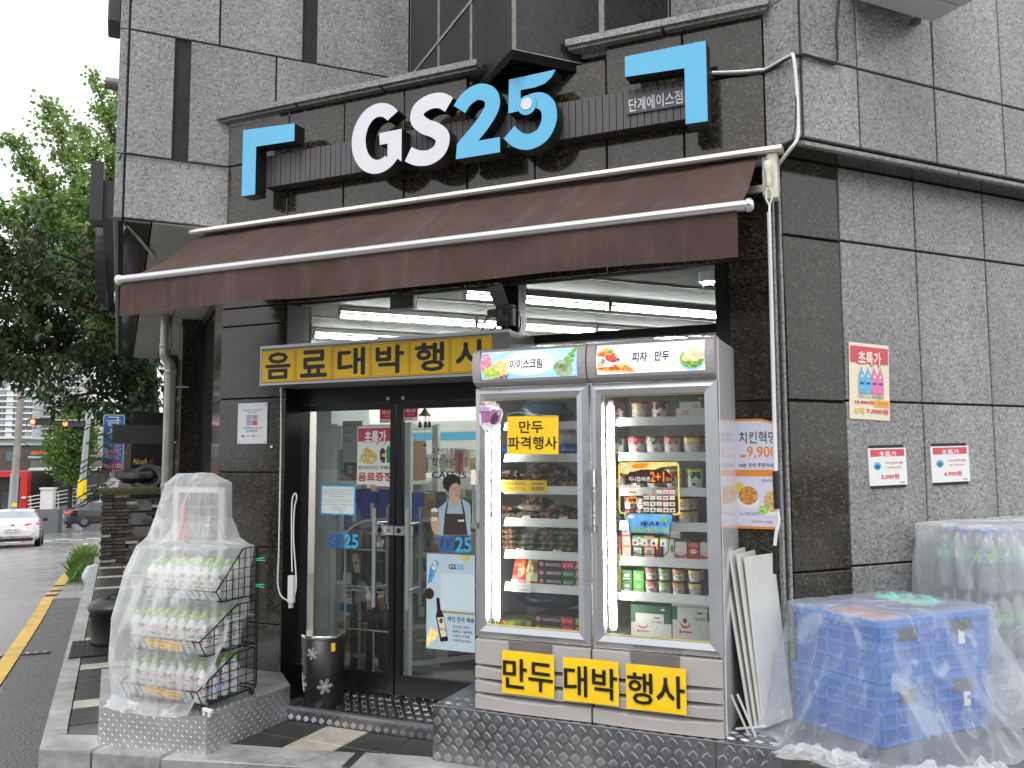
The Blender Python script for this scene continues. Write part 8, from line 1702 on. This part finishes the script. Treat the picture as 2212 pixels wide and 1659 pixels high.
def ginkgo(M, base, tips, seed, label, per=7):
    """forked tree: leaders rise from one trunk, each with short ascending side shoots"""
    rnd = random.Random(seed); t = thing('ginkgo_tree', M, label, 'tree', 'pale green trees behind the building')
    q = MB(); cr = MB(); pts = []; fork = Vector((0, 0, 3.0)); q.tube([(0, 0, -1), (0, 0, 1.5), fork], [.28, .24, .18], M_BARK, 10)
    for tip in tips:
        tip = Vector(tip); mid = fork * .55 + tip * .45 + Vector((rnd.uniform(-.2, .2), rnd.uniform(-.4, .4), .5)); path = smooth_path([fork, mid, tip], 14)
        q.tube(path, [.13 * (1 - k / len(path)) + .008 for k in range(len(path))], M_BARK, 7, cap=False); n_ = len(path); Lr = (tip - fork).length
        for k in range(4, n_):
            f = k / n_
            for _ in range(5 if f < .85 else 3):
                az = rnd.uniform(0, 2 * pi); L = (1.35 * (1 - f) ** .7 + .25) * rnd.uniform(.45, 1.15); e = Vector((cos(az), sin(az), rnd.uniform(.15, 1.0))).normalized() * L; p0 = path[k] + (path[k - 1] - path[k]) * rnd.random()
                q.tube([p0, p0 + e * .5 + Vector((0, 0, -.08 * L)), p0 + e], [.022 * (1 - f) + .009, .014, .004], M_BARK, 4, cap=False)
                m_ = max(3, int(L * 7.0))
                for s_ in range(m_): u = (s_ + .6) / m_; pts.append(p0 + e * u + Vector((0, 0, -.3 * L * u * (1 - u))))
    part('trunk', q, t); leaves(cr, pts, .12, per, .125, M_LG, rnd, .15, .95); part('crown', cr, t); return t
def tips_of(base, lst): return [tuple(WY(x, y, Y) - base) for x, y, Y in lst]
bs = WY(285, 1010, 24); ginkgo(Matrix.Translation(bs), bs, tips_of(bs, ((20, 300, 23), (98, 225, 24), (60, 430, 22), (130, 420, 25), (-40, 420, 23))), 1, 'pale green forked tree leaning left over the street, left of the tallest')
bs = WY(320, 1010, 27); ginkgo(Matrix.Translation(bs), bs, tips_of(bs, ((203, 165, 27), (255, 180, 28), (165, 270, 26), (238, 330, 26), (150, 420, 28), (290, 250, 28))), 2, 'tallest pale green forked tree next to the building corner')
# dark drooping tree over the street
rnd = random.Random(21); TT = 15.0; dt = thing('dark_tree', at(MR, -2.55, TT, -.5), 'large dark green tree with drooping leaves hanging over the street', 'tree'); q = MB(); cr = MB(); pts = []
off = Vector((-2.55, TT, -.5))
q.tube(smooth_path([(0, 0, -.4), (.05, 0, 1.5), (-.1, 0, 3.2), (-.35, .1, 5.0), (-.5, .1, 6.6)], 4), [.24 - .012 * i for i in range(17)], M_BARK, 10)
OUT = [(-60, 560), (20, 500), (90, 455), (170, 470), (240, 440), (330, 480), (345, 700), (340, 880), (300, 940), (225, 915), (190, 860), (150, 900), (100, 850), (60, 840), (20, 815), (-60, 835)]
def inside(x, y):
    r_ = False
    for i in range(len(OUT)):
        (x1, y1), (x2, y2) = OUT[i], OUT[i - 1]
        if (y1 > y) != (y2 > y) and x < (x2 - x1) * (y - y1) / (y2 - y1) + x1: r_ = not r_
    return r_
while len(pts) < 1500:
    px, py = rnd.uniform(-60, 345), rnd.uniform(440, 945)
    if not inside(px + rnd.gauss(0, 10), py + rnd.gauss(0, 10)): continue
    p = R(px, py, TT) - off; p = Vector((p.x, rnd.gauss(0, .85), p.z))
    if nz3(p.x * .9, p.y * .9, p.z * 1.3) < -.16: continue
    pts.append(p)
for i in range(34):
    pe = rnd.choice(pts); z0 = max(1.8, min(6.2, pe.z * .8 + .3)); p0 = Vector((-.1 - .07 * (z0 - 2), 0, z0)); path = smooth_path([p0, (p0 + pe) / 2 + Vector((0, rnd.uniform(-.2, .2), rnd.uniform(.1, .5))), pe], 7); q.tube(path, [.06 * (1 - k / len(path)) + .008 for k in range(len(path))], M_BARK, 5, cap=False)
for p in pts:                                        # leaf fans: a twig end with several hanging leaves
    d0 = rnd.uniform(0, 2 * pi); n_ = rnd.randint(8, 12); mm = M_LRED if rnd.random() < .05 else M_LD
    for k in range(n_):
        an = d0 + 2 * pi * k / n_; d = Vector((cos(an), sin(an), -rnd.uniform(.1, 1.2))).normalized(); L = rnd.uniform(.12, .21); s_ = d.cross(Vector((0, 0, 1))).normalized(); s_ = Matrix.Rotation(rnd.uniform(-.7, .7), 3, d) @ s_; c = p + Vector((rnd.gauss(0, .07), rnd.gauss(0, .07), rnd.gauss(0, .07))); w_ = L * .21
        cr.add([c, c + d * L * .5 + s_ * w_, c + d * L + Vector((0, 0, -.03)), c + d * L * .5 - s_ * w_], [(0, 1, 2, 3)], mm)
part('trunk', q, dt); part('crown', cr, dt)
# street tree at the junction
rnd = random.Random(31); p = WY(150, 1108, 57); stt = thing('street_tree', Matrix.Translation(p), 'small round street tree at the junction behind the traffic signal', 'tree'); q = MB(); cr = MB(); pts = []
q.tube([(0, 0, -1), (0, 0, 2.4), (.1, 0, 4.2)], [.17, .14, .05], M_BARK, 8)
for i in range(330):
    th, ph = rnd.uniform(0, 2 * pi), rnd.uniform(-1, 1); rr_ = 1.75 * rnd.uniform(.35, 1) ** .5; k_ = math.sqrt(1 - ph * ph); lump = 1 + .25 * nz3(cos(th) * 1.5, sin(th) * 1.5, ph * 2); pts.append(Vector((rr_ * k_ * cos(th) * .88 * lump, rr_ * k_ * sin(th) * .88 * lump, 4.6 + rr_ * ph * 1.55 * lump)))
for i in range(12): e = rnd.choice(pts); q.tube([(0, 0, 2.2 + rnd.random()), e * .5 + Vector((0, 0, 1.6)), e], [.06, .04, .01], M_BARK, 5, cap=False)
leaves(cr, pts, .22, 20, .20, M_LS, rnd, .2, .8); part('trunk', q, stt); part('crown', cr, stt)
# weeds at the wall foot, garden greenery
def weeds(name, fn, n, size, m, label, seed, kind='stuff'):
    rnd = random.Random(seed); q = MB()
    for _ in range(n):
        x, y, z = fn(rnd); a_ = rnd.uniform(0, 2 * pi); h = size * rnd.uniform(.5, 1.3); l_ = Vector((cos(a_), sin(a_), 0)); o = Vector((x, y, z)); sd = Vector((-l_.y, l_.x, 0)) * h * .06
        q.add([o - sd, o + sd, o + l_ * h * .25 + Vector((0, 0, h * .6)) + sd * .7, o + l_ * h * .6 + Vector((0, 0, h))], [(0, 1, 2), (0, 2, 3)], m)
    return link(name, q.mesh(name), None, MR.copy(), label, 'weeds', None, kind)
weeds('weeds', lambda r: (lambda t: (-3.52 - .35 * r.random() - .02 * (t - 12), t, slope(t) - .02))(11.9 + 12 * r.random()), 1500, .26, M_LS, 'green weeds growing along the foot of the brick wall', 3)
# shrub leaves over the brick wall
rnd = random.Random(44); sb = thing('overhanging_shrub', at(MR, -3.3, 12.6, .9), 'dark fern-like branches hanging beside the round arrow sign', 'shrub'); q = MB(); cr = MB()
for i in range(14):
    az = rnd.uniform(pi * .7, pi * 1.35); z0 = rnd.uniform(.0, 1.3); path = smooth_path([(0, .3, z0), (cos(az) * .25, .3 + sin(az) * .1, z0 + .10), (cos(az) * .55, .3 + sin(az) * .2, z0 - .05)], 6); q.tube(path, .006, M_BARK, 4)
    for p in path[2:]:
        for s in (-1, 1): d = Vector((-.3, s * .8, -.35)).normalized(); c = Vector(p); cr.add([c, c + d * .07 + Vector((-.02, 0, 0)), c + d * .14, c + d * .07 + Vector((.02, 0, 0))], [(0, 1, 2, 3)], M_LD)
part('stems', q, sb); part('leaves', cr, sb)

# ------------------------------------------------------------------ across the street (seen only mirrored in the glass and polished stone)
ob2 = thing('opposite_building', at(MS, -22, -25, -.2), 'plain grey building across the street mirrored in the shop glass', 'building'); q = MB(); q.box(0, 52, -8, 0, 0, 7.5, mat('opposite_wall', (.22, .21, .20), .8, var=.15, scale=.4)); part('wall', q, ob2)
q = MB(); q.box(0, 1.6, 0, .06, 0, 1.4, M_CGL); wm = q.mesh('window')
for r in range(2):
    for c in range(14): part('window', wm, ob2, Matrix.Translation((1.2 + c * 3.6, .005, 1.2 + r * 3.0)))
